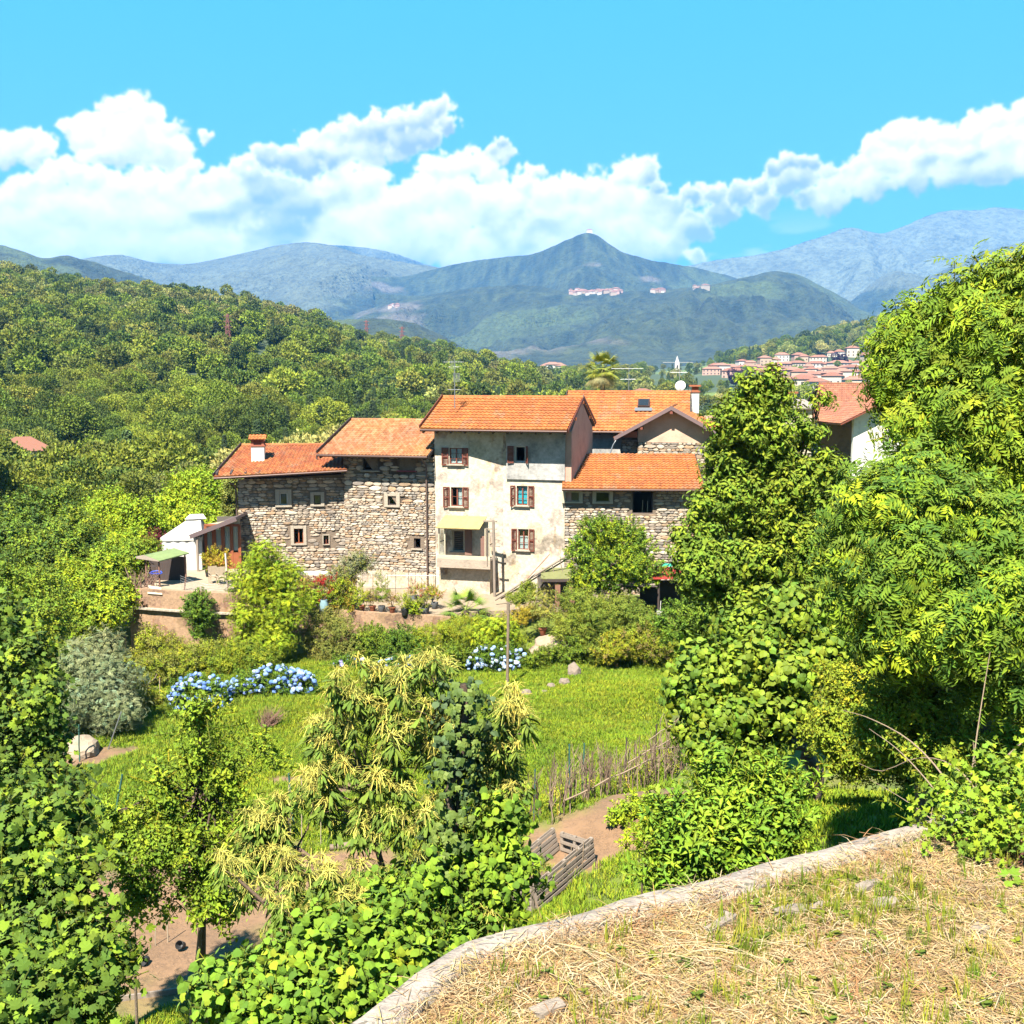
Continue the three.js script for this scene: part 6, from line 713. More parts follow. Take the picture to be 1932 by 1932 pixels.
// ---- trellis in front of the white plinth
{ const d = 64.6, c = V(BEAR(760, 1100) * d, 7.0, -d), t = thing('trellis', 'thin metal trellis standing before the whitewashed plinth', 'trellis', c), X = (px) => (BEAR(px, 1100) - BEAR(760, 1100)) * d; const y0 = 0.55, y1 = 1.55; for (const px of [684, 703, 731, 746, 770, 783, 795, 818]) part(t, 'upright', bar(V(X(px), 0, 0), V(X(px + 1), px % 2 ? 1.7 : 1.95, 0), 0.014), M.metalDark); part(t, 'rail', bar(V(X(680), y1, 0), V(X(828), y1 - 0.05, 0), 0.016), M.metal); part(t, 'rail', bar(V(X(690), y0 + 0.15, 0), V(X(815), y0 + 0.22, 0), 0.014), M.metalDark); part(t, 'brace', mg([bar(V(X(790), 1.5, 0), V(X(812), 0.7, 0), 0.012), bar(V(X(775), 1.5, 0), V(X(782), 0.2, 0), 0.012)]), M.metalDark); }
{ const c = at(641, 1125, 61), t = thing('awning_strip', 'narrow white sheet awning at the foot of the stone house', 'awning', V(at(605, 1080, 66).x, 7.0, -66)); const q = (px, py, d) => at(px, py, d).sub(t.position); part(t, 'sheet', slab(q(566, 1083, 65), q(628, 1086, 65.3), q(570, 1077, 66.6), q(626, 1078, 66.8), 0.04), M.white); part(t, 'post', mg([[570, 65.2], [625, 65.4]].map(([px, d]) => { const p = q(px, 1085, d); return bar(p.clone().setY(0), p, 0.03); })), M.metal); }
{ const t = thing('netting_fence', 'sagging wire netting with poles along the upper patio edge', 'fence', V(at(340, 1110, 60.4).x, 8.5, -60.4)), q = (px, py, d) => at(px, py, d).sub(t.position); for (const [a, b] of [[[347, 1122], [351, 1083]], [[431, 1131], [428, 1055]], [[268, 1116], [262, 1085]]]) part(t, 'post', bar(q(...a, 60.3), q(...b, 60.4), 0.035), M.rusty); const wires = []; const rnd = rngOf(5); for (let i = 0; i < 9; i++) { const y = 1086 + i * 4.5, pts = []; for (let k = 0; k <= 12; k++) { const u = k / 12; pts.push(q(lerp(340, 432, u), y + 14 * Math.sin(Math.PI * u) * (0.6 + 0.4 * u) + 10 * u, 60.3)); } wires.push(limb(pts, 0.006, 4)); } for (let k = 0; k <= 40; k++) { const u = k / 40, x = lerp(340, 432, u), s = 14 * Math.sin(Math.PI * u) * (0.6 + 0.4 * u) + 10 * u; wires.push(bar(q(x, 1086 + s, 60.31), q(x + 3, 1122 + s, 60.31), 0.005, 0.005, 4)); } part(t, 'wire_mesh', mg(wires), M.metal); part(t, 'bottom_rope', limb([q(330, 1122, 60.1), q(380, 1118, 60), q(400, 1132, 60), q(430, 1128, 60)], 0.02, 5), M.woodGrey); }
{ const t = thing('brushwood', 'tangle of dry brown branches at the left corner of the patio', 'branches', V(at(268, 1105, 60.6).x, 8.4, -60.6)), rnd = rngOf(8), l = []; for (let i = 0; i < 70; i++) { const a = V((rnd() - 0.5) * 1.3, rnd() * 0.3, (rnd() - 0.5) * 0.8), b = a.clone().add(V((rnd() - 0.5) * 1.1, 0.3 + rnd() * 0.9, (rnd() - 0.5) * 0.6)); l.push(limb(wobble(a, b, 4, 0.35, rnd), [0.022, 0.02, 0.016, 0.01, 0.006], 4)); } part(t, 'branch', mg(l), std([0.24, 0.14, 0.10], 0.95)).userData.kind = 'stuff'; part(t, 'branch', limb(wobble(V(-0.6, -0.3, 0.3), V(-0.9, 1.3, 0), 6, 0.3, rnd), [0.05, 0.045, 0.04, 0.035, 0.03, 0.02, 0.012], 6), M.twigPale); }
single('leaning_board', slab(at(278, 1120, 60.0), at(306, 1122, 59.9), at(280, 1104, 60.3), at(304, 1108, 60.2), 0.05), M.cream, 'cream board leaning on the patio wall', 'board');
{ const t = thing('blue_tray', 'blue plastic tray lying among the brushwood', 'tray', at(295, 1081, 61.2)); part(t, 'rim', limb([V(-0.35, 0, 0.1), V(-0.25, 0.06, -0.1), V(0, 0.1, -0.15), V(0.25, 0.06, -0.1), V(0.35, 0, 0.1)], 0.035, 6), std([0.02, 0.07, 0.5], 0.5)); part(t, 'base', box(0.6, 0.03, 0.25, 0, -0.03, 0), std([0.02, 0.05, 0.35], 0.5)); }
for (const [px, py, d, w, l] of [[403, 1084, 62.5, 0.5, 'beige garden chair left of the planter on the patio'], [418, 1086, 62.2, 0.55, 'beige garden chair in front of the orange planter']]) { const c = V(at(px, py, d).x, 8.45, -d), t = thing('garden_chair', l, 'chair', c, 0.5), m = toned([0.40, 0.31, 0.21], 0.8, 1, 0.002); part(t, 'seat', box(w, 0.05, w, 0, 0.42, 0), m); part(t, 'backrest', box(w, 0.5, 0.05, 0, 0.7, -w / 2), m); for (const [a, b] of [[-1, -1], [1, -1], [-1, 1], [1, 1]]) part(t, 'leg', box(0.04, 0.42, 0.04, a * (w / 2 - 0.03), 0.21, b * (w / 2 - 0.03)), m); part(t, 'armrest', mg([box(0.04, 0.03, w, -w / 2, 0.62, 0), box(0.04, 0.03, w, w / 2, 0.62, 0)]), m); }
{ const t = thing('parasol_pole', 'white capped pole standing before the veranda doors', 'pole', V(at(430, 1095, 61.5).x, 8.45, -61.5)); part(t, 'pole', bar(V(0, -0.1, 0), V(-0.1, 1.9, 0), 0.05), M.white); part(t, 'sleeve', bar(V(-0.02, 0.3, 0), V(-0.04, 0.9, 0), 0.06), M.metalDark); }

// ---- fan palms
function fanPalm(name, label, c, o) {
  const rnd = rngOf(o.seed), t = thing(name, label, 'palm', c); if (o.trunk) part(t, 'trunk', limb(wobble(V(0, -0.5, 0), V(0, o.trunk, 0), 6, 0.1, rnd), [0.2, 0.18, 0.17, 0.17, 0.19, 0.22, 0.16], 8), M.bark);
  for (let i = 0; i < o.n; i++) { const L = new Leaves(o.seed * 50 + i), an = i * 2.4 + rnd() * 0.5, el = lerp(1.25, o.low ?? -0.7, Math.pow(i / o.n, 0.85)), d = V(Math.cos(an) * Math.cos(el), Math.sin(el), Math.sin(an) * Math.cos(el)), pl = o.stalk * (0.8 + 0.4 * rnd()), end = d.clone().multiplyScalar(pl).add(V(0, -0.15 * pl * Math.cos(el), 0)), k = L.tone(el < -0.35 && o.dead ? [0.32, 0.26, 0.1] : o.color, 0.15); L.stick(V(0, 0, 0), end, 0.014, [0.26, 0.30, 0.06]); const f = end.clone().normalize(), sd = f.clone().cross(V(0, 1, 0)).normalize(), upv = sd.clone().cross(f).normalize(); for (let b = 0; b < 22; b++) { const ph = lerp(-1.55, 1.55, b / 21), dir = f.clone().multiplyScalar(Math.cos(ph)).addScaledVector(sd, Math.sin(ph)).addScaledVector(upv, 0.12 * Math.cos(ph * 2)).normalize(), len = o.fan * (0.75 + 0.25 * Math.cos(ph)) * (0.9 + 0.2 * rnd()); L.blade(end, dir, len, o.fan * 0.05, L.tone(k, 0.12), o.droop ?? 0.25, dir.clone().cross(upv).normalize()); } const m = part(t, 'frond', L.geo(), M.leafThick); m.position.y = o.trunk ?? o.y0 ?? 0; }
  return t;
}
fanPalm('fan_palm', 'tall fan palm showing above the roofs behind the plastered house', V(at(1137, 760, 90).x, 7, -90), { seed: 4, trunk: 14.1, n: 46, stalk: 0.95, fan: 1.05, color: [0.30, 0.33, 0.035], low: -1.1, dead: true, droop: 0.3 });
fanPalm('fan_palm', 'low fan palm at the end of the potted plants', V(at(878, 1165, 60.6).x, 6.7, -60.6), { seed: 6, trunk: 0.55, n: 26, stalk: 0.95, fan: 0.85, color: [0.16, 0.25, 0.025], low: -0.5, droop: 0.22 });
// ================================================================ trees and shrubs, back to front
const gy = (px, d, py = 1200) => onGround(px, d, py);
// ---- left of the houses
tree('broadleaf_tree', 'big round dark-leaved tree at the left edge below the hillside', 'tree', { seed: 11, base: gy(90, 70), trunk: 0.3, lobes: [lobe(95, 985, 70, 70, 62), lobe(50, 1020, 68, 60, 55), lobe(135, 1030, 68, 52, 52), lobe(95, 1050, 66, 70, 45), lobe(20, 1060, 67, 50, 45)], count: 2300, sprig: SPRIG.tiny, s0: 1.0, s1: 1.7, colors: [...COL.mid, ...COL.dark] });
tree('broadleaf_tree', 'light green spreading tree right of the round dark tree', 'tree', { seed: 12, base: gy(240, 82), trunk: 0.25, lobes: [lobe(235, 985, 82, 62, 48), lobe(190, 1010, 80, 45, 40), lobe(280, 1005, 80, 40, 38), lobe(240, 1030, 78, 60, 36)], count: 1500, sprig: SPRIG.tiny, s0: 1.1, s1: 1.8, colors: COL.bright });
tree('broadleaf_tree', 'tall bright green tree just left of the stone house roof', 'tree', { seed: 13, base: gy(365, 92), trunk: 0.28, lobes: [lobe(365, 920, 92, 40, 42), lobe(335, 955, 90, 48, 36), lobe(400, 950, 90, 46, 38), lobe(370, 990, 88, 72, 34), lobe(310, 1000, 88, 40, 32)], count: 1700, sprig: SPRIG.tiny, s0: 1.2, s1: 2.0, colors: COL.bright });
tree('cypress', 'pale conical cypress beside the left stone house wall', 'tree', { seed: 14, base: gy(438, 84), trunk: 0.15, lobes: [lobe(438, 985, 84, 17, 40), lobe(440, 945, 84, 14, 34), lobe(442, 915, 84, 8, 26)], count: 600, sprig: SPRIG.tiny, s0: 0.8, s1: 1.2, lift: 1.4, colors: COL.olive });
tree('broadleaf_tree', 'leafy tree with drooping clumps left of the patio corner', 'tree', { seed: 15, base: gy(200, 62), trunk: 0.25, lobes: [lobe(200, 1090, 62, 62, 42), lobe(150, 1120, 60, 60, 48), lobe(215, 1140, 60, 42, 40), lobe(170, 1165, 58, 62, 34), lobe(110, 1150, 59, 50, 44), lobe(225, 1060, 64, 40, 26)], count: 2300, sprig: SPRIG.tiny, s0: 0.8, s1: 1.5, colors: [...COL.mid, ...COL.bright] });
tree('broadleaf_tree', 'broad green tree at the left edge under the round dark tree', 'tree', { seed: 16, base: gy(30, 52), trunk: 0.25, lobes: [lobe(40, 1110, 52, 60, 50), lobe(10, 1170, 50, 60, 55), lobe(80, 1170, 50, 55, 45), lobe(50, 1230, 48, 72, 45)], count: 1900, sprig: SPRIG.tiny, s0: 0.8, s1: 1.4, colors: COL.mid });
{ const t = tree('japanese_maple', 'small dark red maple behind the white tent', 'tree', { seed: 17, base: V(at(304, 1040, 69).x, 7, -69), trunk: 0.08, lobes: [lobe(303, 1025, 69, 20, 14), lobe(312, 1033, 69, 16, 12)], count: 170, sprig: SPRIG.tiny, colors: [[0.14, 0.015, 0.02], [0.2, 0.02, 0.025], [0.09, 0.012, 0.018]] }); }
tree('shrub', 'low green shrub between the left trees and the red maple', 'shrub', { seed: 18, base: gy(265, 64), lobes: [lobe(262, 1050, 64, 26, 22), lobe(240, 1068, 63, 26, 20), lobe(280, 1040, 65, 20, 16)], count: 420, sprig: SPRIG.tiny, s0: 0.7, s1: 1.2, colors: COL.mid });
// ---- bright tree before the left stone house
tree('rowan_tree', 'bright green feathery tree in front of the left stone house', 'tree', { seed: 19, base: gy(497, 57.2), trunk: 0.13, fork: at(500, 1170, 57), lobes: [lobe(505, 1062, 57, 38, 28), lobe(478, 1090, 57, 36, 26), lobe(535, 1092, 57, 36, 26), lobe(505, 1120, 57, 60, 28), lobe(470, 1150, 57, 34, 28), lobe(540, 1150, 57, 30, 28), lobe(500, 1190, 57, 50, 30), lobe(475, 1215, 56.5, 32, 18), lobe(520, 1220, 56.5, 28, 16)], count: 1500, sprig: SPRIG.feather, s0: 0.7, s1: 1.15, shell: 0.7, colors: COL.bright });
tree('shrub', 'rounded climbing bush hanging over the concrete retaining wall', 'shrub', { seed: 20, base: gy(375, 58.6), lobes: [lobe(372, 1145, 59.2, 26, 24), lobe(385, 1165, 59, 20, 22), lobe(380, 1190, 58.8, 14, 20)], count: 420, sprig: SPRIG.oval, s0: 0.7, s1: 1.1, colors: COL.glossy });
// ---- scrub on the bank left
tree('mimosa_tree', 'grey-green feathery mimosa at the left of the lawn', 'tree', { seed: 21, base: gy(185, 47), trunk: 0.1, lobes: [lobe(185, 1225, 48, 48, 26), lobe(160, 1265, 47, 50, 34), lobe(210, 1275, 47, 42, 36), lobe(180, 1320, 46, 56, 36), lobe(215, 1345, 45.5, 34, 30), lobe(140, 1345, 46, 40, 30)], count: 1400, sprig: SPRIG.feather, s0: 0.8, s1: 1.3, shell: 0.6, colors: COL.grey, lift: 0.1 });
tree('bamboo_clump', 'yellowish leafy thicket between mimosa and blue hydrangeas', 'shrub', { seed: 22, base: gy(300, 53), trunk: 0.05, bark: M.twigPale, lobes: [lobe(290, 1215, 55, 44, 30), lobe(330, 1230, 55, 40, 32), lobe(270, 1262, 53, 34, 34), lobe(320, 1270, 53, 40, 30), lobe(380, 1250, 55, 40, 26), lobe(270, 1320, 50, 34, 36), lobe(300, 1340, 50, 26, 24), lobe(410, 1235, 56, 34, 22)], count: 2000, sprig: SPRIG.small, s0: 0.9, s1: 1.6, shell: 0.8, colors: [...COL.yellow, ...COL.olive, [0.2, 0.24, 0.04]] });
tree('shrub', 'fresh green shrub at the foot of the feathery tree', 'shrub', { seed: 23, base: gy(455, 55.5), lobes: [lobe(450, 1235, 55.5, 40, 22), lobe(490, 1248, 55, 34, 18), lobe(420, 1255, 54.5, 34, 16)], count: 620, sprig: SPRIG.small, s0: 0.9, s1: 1.4, colors: [...COL.mid, ...COL.yellow] });
tree('shrub', 'grey olive-leaved shrub below the low cracked wall', 'shrub', { seed: 24, base: gy(625, 58), trunk: 0.06, lobes: [lobe(622, 1175, 58.5, 34, 22), lobe(595, 1200, 58, 30, 26), lobe(650, 1205, 58, 38, 28), lobe(620, 1235, 57.5, 52, 22)], count: 1100, sprig: SPRIG.small, s0: 0.8, s1: 1.4, shell: 0.7, colors: COL.olive });
// ---- planting on the wall, left of the pots
tree('shrub', 'grey-leaved bush against the stone house above the flower pots', 'shrub', { seed: 25, base: V(at(660, 1120, 63.2).x, 7, -63.2), trunk: 0.06, lobes: [lobe(655, 1075, 63.5, 34, 20), lobe(680, 1062, 63.6, 26, 16), lobe(632, 1092, 63.2, 26, 20)], count: 560, sprig: SPRIG.small, s0: 0.8, s1: 1.4, colors: [[0.22, 0.24, 0.11], [0.17, 0.2, 0.08], [0.28, 0.28, 0.14]] });
tree('shrub', 'golden leafy bush left of the terracotta pots', 'shrub', { seed: 26, base: V(at(640, 1140, 61.8).x, 7, -61.8), lobes: [lobe(648, 1115, 61.9, 26, 24), lobe(632, 1128, 61.7, 24, 22), lobe(655, 1140, 61.5, 20, 14)], count: 430, sprig: SPRIG.oval, s0: 0.6, s1: 1.0, colors: [...COL.yellow, [0.35, 0.24, 0.02]] });
tree('shrub', 'orange tinted bush behind the blue vase', 'shrub', { seed: 27, base: V(at(585, 1120, 62).x, 7.1, -62), lobes: [lobe(578, 1108, 62, 22, 18), lobe(600, 1100, 62.3, 18, 14), lobe(570, 1122, 61.7, 16, 14)], count: 330, sprig: SPRIG.small, s0: 0.8, s1: 1.3, colors: [[0.38, 0.16, 0.05], [0.32, 0.24, 0.04], [0.22, 0.25, 0.04]] });
tree('shrub', 'round bright green bush with large leaves left of the blue vase', 'shrub', { seed: 28, base: V(at(592, 1135, 61).x, 7.05, -61), lobes: [lobe(590, 1130, 61, 18, 13), lobe(600, 1134, 60.9, 12, 10)], count: 160, sprig: SPRIG.oval, s0: 0.8, s1: 1.2, colors: COL.bright });
// ---- hedge below the wall
const hedge = [[705, 1215, 57.8, 42, 26, 'mid', 'oval', 'left dark green hedge bush below the row of pots'], [765, 1215, 57.6, 40, 28, 'glossy', 'oval', 'glossy hedge bush right of the left dark green one'], [820, 1205, 57.6, 44, 34, 'yellow', 'small', 'yellow-green hedge bush below the grey tub'], [880, 1200, 57.4, 48, 38, 'yellow', 'small', 'large yellow-green bush below the low fan palm'], [935, 1195, 57.6, 40, 34, 'bright', 'feather', 'fern-leaved bush by the tall stake'], [860, 1240, 56.6, 50, 22, 'mid', 'oval', 'low dark bush left of the right hydrangea'], [745, 1245, 56.8, 46, 16, 'glossy', 'oval', 'low leafy bush among the small hydrangeas']];
hedge.forEach(([px, py, d, rx, ry, c, s, label], i) => tree('hedge_bush', label, 'bush', { seed: 30 + i, group: 'hedge below the low wall', base: gy(px, d), lobes: [lobe(px, py, d, rx, ry), lobe(px - rx * 0.5, py + ry * 0.3, d, rx * 0.6, ry * 0.7), lobe(px + rx * 0.5, py + ry * 0.4, d, rx * 0.6, ry * 0.6)], count: Math.round(rx * ry * 0.5), sprig: SPRIG[s], s0: 0.6, s1: 1.1, shell: 0.6, colors: COL[c] }));
tree('shrub', 'feathery green grass-like shrub below the handrail', 'shrub', { seed: 38, base: V(at(985, 1140, 61.2).x, 6.9, -61.2), lobes: [lobe(975, 1130, 61.2, 26, 14), lobe(1000, 1120, 61.4, 20, 12)], count: 330, sprig: SPRIG.small, s0: 0.8, s1: 1.3, lift: 1.2, colors: [[0.17, 0.22, 0.03], [0.13, 0.19, 0.03]] });
tree('shrub', 'yellow flowering plant at the foot of the handrail', 'shrub', { seed: 39, base: V(at(985, 1165, 59.6).x, groundH(at(985, 1165, 59.6).x, -59.6), -59.6), lobes: [lobe(990, 1160, 59.6, 26, 12), lobe(970, 1172, 59.3, 18, 12)], count: 220, sprig: SPRIG.small, s0: 0.7, s1: 1.1, colors: [[0.48, 0.36, 0.02], [0.3, 0.28, 0.03], [0.55, 0.42, 0.03]] });
// ---- right of the handrail
tree('laurel_tree', 'dense round laurel in front of the stone wing', 'tree', { seed: 40, base: V(at(1155, 1120, 61).x, 7, -61), trunk: 0.12, lobes: [lobe(1150, 1012, 61.5, 46, 34), lobe(1118, 1045, 61.3, 40, 36), lobe(1190, 1045, 61.3, 42, 38), lobe(1155, 1075, 61, 72, 40), lobe(1110, 1095, 61, 32, 26), lobe(1205, 1085, 61, 30, 28)], count: 2300, sprig: SPRIG.oval, s0: 0.8, s1: 1.3, shell: 0.4, colors: [...COL.bright, ...COL.glossy] });
tree('shrub', 'large grey-green shrub below the dense laurel', 'shrub', { seed: 41, base: gy(1130, 57.5), lobes: [lobe(1115, 1150, 58.2, 58, 36), lobe(1175, 1150, 58.4, 58, 38), lobe(1075, 1180, 57.6, 34, 36), lobe(1130, 1195, 57.2, 70, 40), lobe(1205, 1185, 57.8, 44, 36)], count: 2400, sprig: SPRIG.small, s0: 0.9, s1: 1.5, shell: 0.5, colors: [[0.14, 0.20, 0.035], [0.17, 0.225, 0.05], [0.11, 0.17, 0.03]] });
tree('shrub', 'yellowish shrub at the top of the lawn on the right', 'shrub', { seed: 42, base: gy(1210, 56), lobes: [lobe(1190, 1222, 56.4, 50, 28), lobe(1245, 1215, 56.6, 50, 34), lobe(1150, 1235, 56.2, 36, 20), lobe(1285, 1235, 56, 36, 28), lobe(1300, 1270, 53, 30, 28)], count: 1500, sprig: SPRIG.small, s0: 0.9, s1: 1.5, shell: 0.6, colors: [...COL.yellow, [0.18, 0.2, 0.03], [0.26, 0.2, 0.05]] });
tree('shrub', 'small dark green bush beside the rocky path', 'shrub', { seed: 43, base: gy(1040, 56.2), lobes: [lobe(1035, 1238, 56.3, 30, 16), lobe(1075, 1235, 56.5, 28, 18), lobe(1010, 1245, 56, 18, 12)], count: 420, sprig: SPRIG.oval, s0: 0.6, s1: 1.0, colors: COL.mid });
{ // rocks of the path
  const rnd = rngOf(44); [[1035, 1180, 58.6, 26, 'pale boulder at the top of the rocky path'], [1050, 1205, 58, 30, 'large pale boulder in the middle of the rocky path'], [1062, 1228, 57, 20, 'small pale boulder at the foot of the rocky path'], [1012, 1200, 58.2, 16, 'brownish rock left of the rocky path'], [150, 1400, 43.6, 36, 'grey rock outcrop at the left end of the lawn'], [120, 1412, 43.2, 22, 'brown rock beside the left outcrop']].forEach(([px, py, d, r, label]) => { const g = new THREE.IcosahedronGeometry(1, 3), p = g.attributes.position, s = rnd() * 50; for (let i = 0; i < p.count; i++) { const v = V(p.getX(i), p.getY(i), p.getZ(i)), k = 0.72 + 0.55 * vnoise3(v.x * 1.7 + s, v.y * 1.7, v.z * 1.7) + 0.12 * vnoise3(v.x * 6 + s, v.y * 6, v.z * 6); p.setXYZ(i, v.x * k, v.y * k * 0.7, v.z * k); } const q = at(px, py, d), m = single('boulder', toFlat(g), toned([0.33, 0.25, 0.175], 0.95, 0.6, 0.03), label, 'rock'); m.scale.setScalar(r * MPP(d)); m.position.copy(q).setY(groundH(q.x, q.z) + r * MPP(d) * 0.25); });
}
// ---- hydrangeas
{
  const heads = [0, 1, 2].map((k) => { const g = new THREE.IcosahedronGeometry(0.115, 1), p = g.attributes.position; for (let i = 0; i < p.count; i++) { const x = p.getX(i), y = p.getY(i), z = p.getZ(i), n = 0.78 + 0.44 * vnoise3(x * 26 + k * 9, y * 26, z * 26); p.setXYZ(i, x * n, y * n * 0.8, z * n); } return toFlat(g); });
  const hm = [[0.13, 0.23, 0.50], [0.19, 0.30, 0.55], [0.085, 0.175, 0.46], [0.30, 0.39, 0.56], [0.16, 0.22, 0.46]].map((c) => std(c, 0.95)), hm2 = [[0.21, 0.20, 0.46], [0.16, 0.22, 0.48], [0.28, 0.27, 0.48]].map((c) => std(c, 0.95)), pale = [[0.30, 0.39, 0.58], [0.42, 0.48, 0.6], [0.22, 0.33, 0.56]].map((c) => std(c, 0.95));
  const bush = (label, d, lob, n, mats, seed, leaves) => { const t = tree('hydrangea', label, 'hydrangea', { seed, base: gy(lob[0][0], d), lobes: lob.map(([x, y, rx, ry]) => lobe(x, y, d, rx, ry, ry * 1.1)), count: leaves, sprig: SPRIG.oval, s0: 0.6, s1: 1.0, shell: 0.6, colors: COL.glossy, group: 'blue hydrangeas' }); const rnd = rngOf(seed + 1), L = lob.map(([x, y, rx, ry]) => { const l = lobe(x, y, d, rx, ry, ry * 1.1); return { c: l.c.sub(t.position), r: l.r.multiplyScalar(1.06) }; }); spread(L, n, rnd, { shell: 0.1 }).forEach(([p, dir]) => { const m = part(t, 'flower_head', heads[Math.floor(rnd() * 3)], mats[Math.floor(rnd() * mats.length)]); m.position.copy(p); m.rotation.set(rnd() * 3, rnd() * 3, 0); m.scale.setScalar(0.75 + 0.5 * rnd()); }); };
  bush('leftmost large blue hydrangea on the lawn', 49.6, [[375, 1300, 50, 26], [350, 1320, 32, 22], [400, 1315, 36, 26], [345, 1335, 26, 14]], 190, hm, 61, 420);
  bush('widest blue hydrangea right of the leftmost one', 50.8, [[520, 1282, 56, 24], [470, 1295, 36, 20], [560, 1290, 30, 24], [445, 1308, 22, 14]], 230, hm, 63, 420);
  bush('small violet-blue hydrangea behind the chestnut, left of the low hedge', 55.6, [[655, 1252, 26, 12], [690, 1262, 24, 10]], 46, hm2, 65, 150);
  bush('sparse blue hydrangea in the middle of the low hedge', 56, [[745, 1252, 30, 10], [775, 1250, 18, 10]], 30, hm, 67, 160);
  bush('pale blue hydrangea behind the tall stake', 56, [[930, 1240, 44, 20], [955, 1250, 28, 18], [900, 1250, 26, 12]], 110, pale, 69, 260);
}
// ---- trees on the right
tree('cherry_tree', 'large tree with drooping leaves covering the right end of the stone wing', 'tree', { seed: 70, base: gy(1440, 34, 1400), trunk: 0.2, fork: at(1430, 1180, 33.5), lobes: [lobe(1418, 760, 33, 55, 42), lobe(1398, 810, 33, 52, 46), lobe(1440, 830, 33, 62, 50), lobe(1378, 880, 33, 39, 46), lobe(1438, 910, 33, 64, 54), lobe(1480, 855, 33.5, 36, 30), lobe(1545, 895, 33, 44, 28), lobe(1500, 925, 33, 60, 40), lobe(1368, 960, 33, 50, 46), lobe(1420, 990, 33, 80, 50), lobe(1520, 970, 33, 60, 46), lobe(1320, 1030, 32.5, 64, 44), lobe(1400, 1070, 32.5, 80, 44), lobe(1500, 1050, 32.5, 64, 46), lobe(1330, 1100, 32, 62, 36), lobe(1420, 1140, 32, 74, 36), lobe(1560, 1110, 32, 60, 40), lobe(1545, 765, 33, 13, 18), lobe(1520, 830, 33, 22, 18)], count: 4300, sprig: SPRIG.cherry, s0: 0.75, s1: 1.25, shell: 0.55, loose: 0.5, lift: 0.5, colors: [...COL.mid, [0.15, 0.225, 0.02], [0.19, 0.25, 0.02], ...COL.mid, [0.10, 0.165, 0.018]] });
tree('shrub', 'dark shady bush under the drooping-leaved tree', 'shrub', { seed: 71, base: gy(1330, 45, 1200), lobes: [lobe(1310, 1175, 46, 60, 36), lobe(1370, 1190, 46, 60, 40), lobe(1420, 1220, 45, 60, 50), lobe(1330, 1230, 46, 44, 30)], count: 1500, sprig: SPRIG.oval, s0: 0.8, s1: 1.3, shell: 0.5, colors: COL.glossy });
tree('mulberry_tree', 'broad-leaved tree with a dark trunk right of the bean rows', 'tree', { seed: 72, base: gy(1530, 26, 1500), trunk: 0.22, fork: at(1528, 1400, 26), lobes: [lobe(1420, 1195, 25.5, 80, 44), lobe(1500, 1175, 25.5, 80, 44), lobe(1360, 1260, 25, 70, 46), lobe(1450, 1260, 25, 90, 50), lobe(1540, 1240, 25.5, 60, 44), lobe(1340, 1340, 24.5, 66, 46), lobe(1430, 1345, 24.5, 80, 46), lobe(1330, 1400, 24.5, 50, 34), lobe(1400, 1410, 24.3, 66, 36), lobe(1490, 1330, 25, 60, 40)], count: 1900, sprig: SPRIG.fig, s0: 0.7, s1: 1.15, shell: 0.5, lift: 0.3, colors: [...COL.mid, [0.15, 0.23, 0.03], ...COL.glossy], mat: M.leafThick });
tree('shrub', 'small-leaved yellow-green thicket right of the dark trunk', 'shrub', { seed: 73, base: gy(1640, 22, 1500), lobes: [lobe(1620, 1330, 22, 60, 56), lobe(1680, 1290, 22.5, 66, 60), lobe(1600, 1400, 21.5, 56, 50), lobe(1670, 1400, 21.5, 70, 60), lobe(1740, 1360, 22, 60, 64), lobe(1790, 1440, 21, 80, 60), lobe(1860, 1420, 21, 60, 60), lobe(1830, 1350, 16.5, 60, 50), lobe(1905, 1370, 16.5, 56, 60), lobe(1770, 1330, 16.5, 44, 40), lobe(1870, 1430, 16, 56, 36), lobe(1725, 1335, 14, 40, 46), lobe(1695, 1400, 14.5, 40, 40), lobe(1755, 1425, 13.5, 44, 30)], count: 5400, sprig: SPRIG.small, s0: 0.9, s1: 1.5, shell: 0.5, colors: [...COL.yellow, ...COL.mid] });
tree('ash_tree', 'tall ash tree filling the right edge of the picture', 'tree', { seed: 74, base: gy(1880, 16, 1500), trunk: 0.13, bark: M.barkPale, fork: at(1880, 1000, 15.5), lobes: [lobe(1890, 555, 15.5, 40, 36), lobe(1830, 600, 15.5, 46, 44), lobe(1905, 640, 15, 66, 56), lobe(1760, 640, 16, 34, 44), lobe(1970, 580, 15, 50, 70), lobe(1800, 720, 15.5, 64, 50), lobe(1880, 760, 15, 76, 60), lobe(1950, 760, 15, 56, 76), lobe(1735, 740, 16, 40, 44), lobe(1750, 830, 15.5, 56, 44), lobe(1840, 870, 15, 80, 54), lobe(1930, 900, 15, 64, 66), lobe(1700, 630, 16, 16, 34), lobe(1690, 700, 16, 26, 32), lobe(1965, 860, 15, 50, 100)], open: true, clumps: 11, clumpR: 0.8, count: 2500, sprig: SPRIG.ash, s0: 0.75, s1: 1.15, shell: 0.6, lift: 0.4, loose: 0.6, colors: [...COL.bright, ...COL.mid, [0.24, 0.29, 0.02]] });
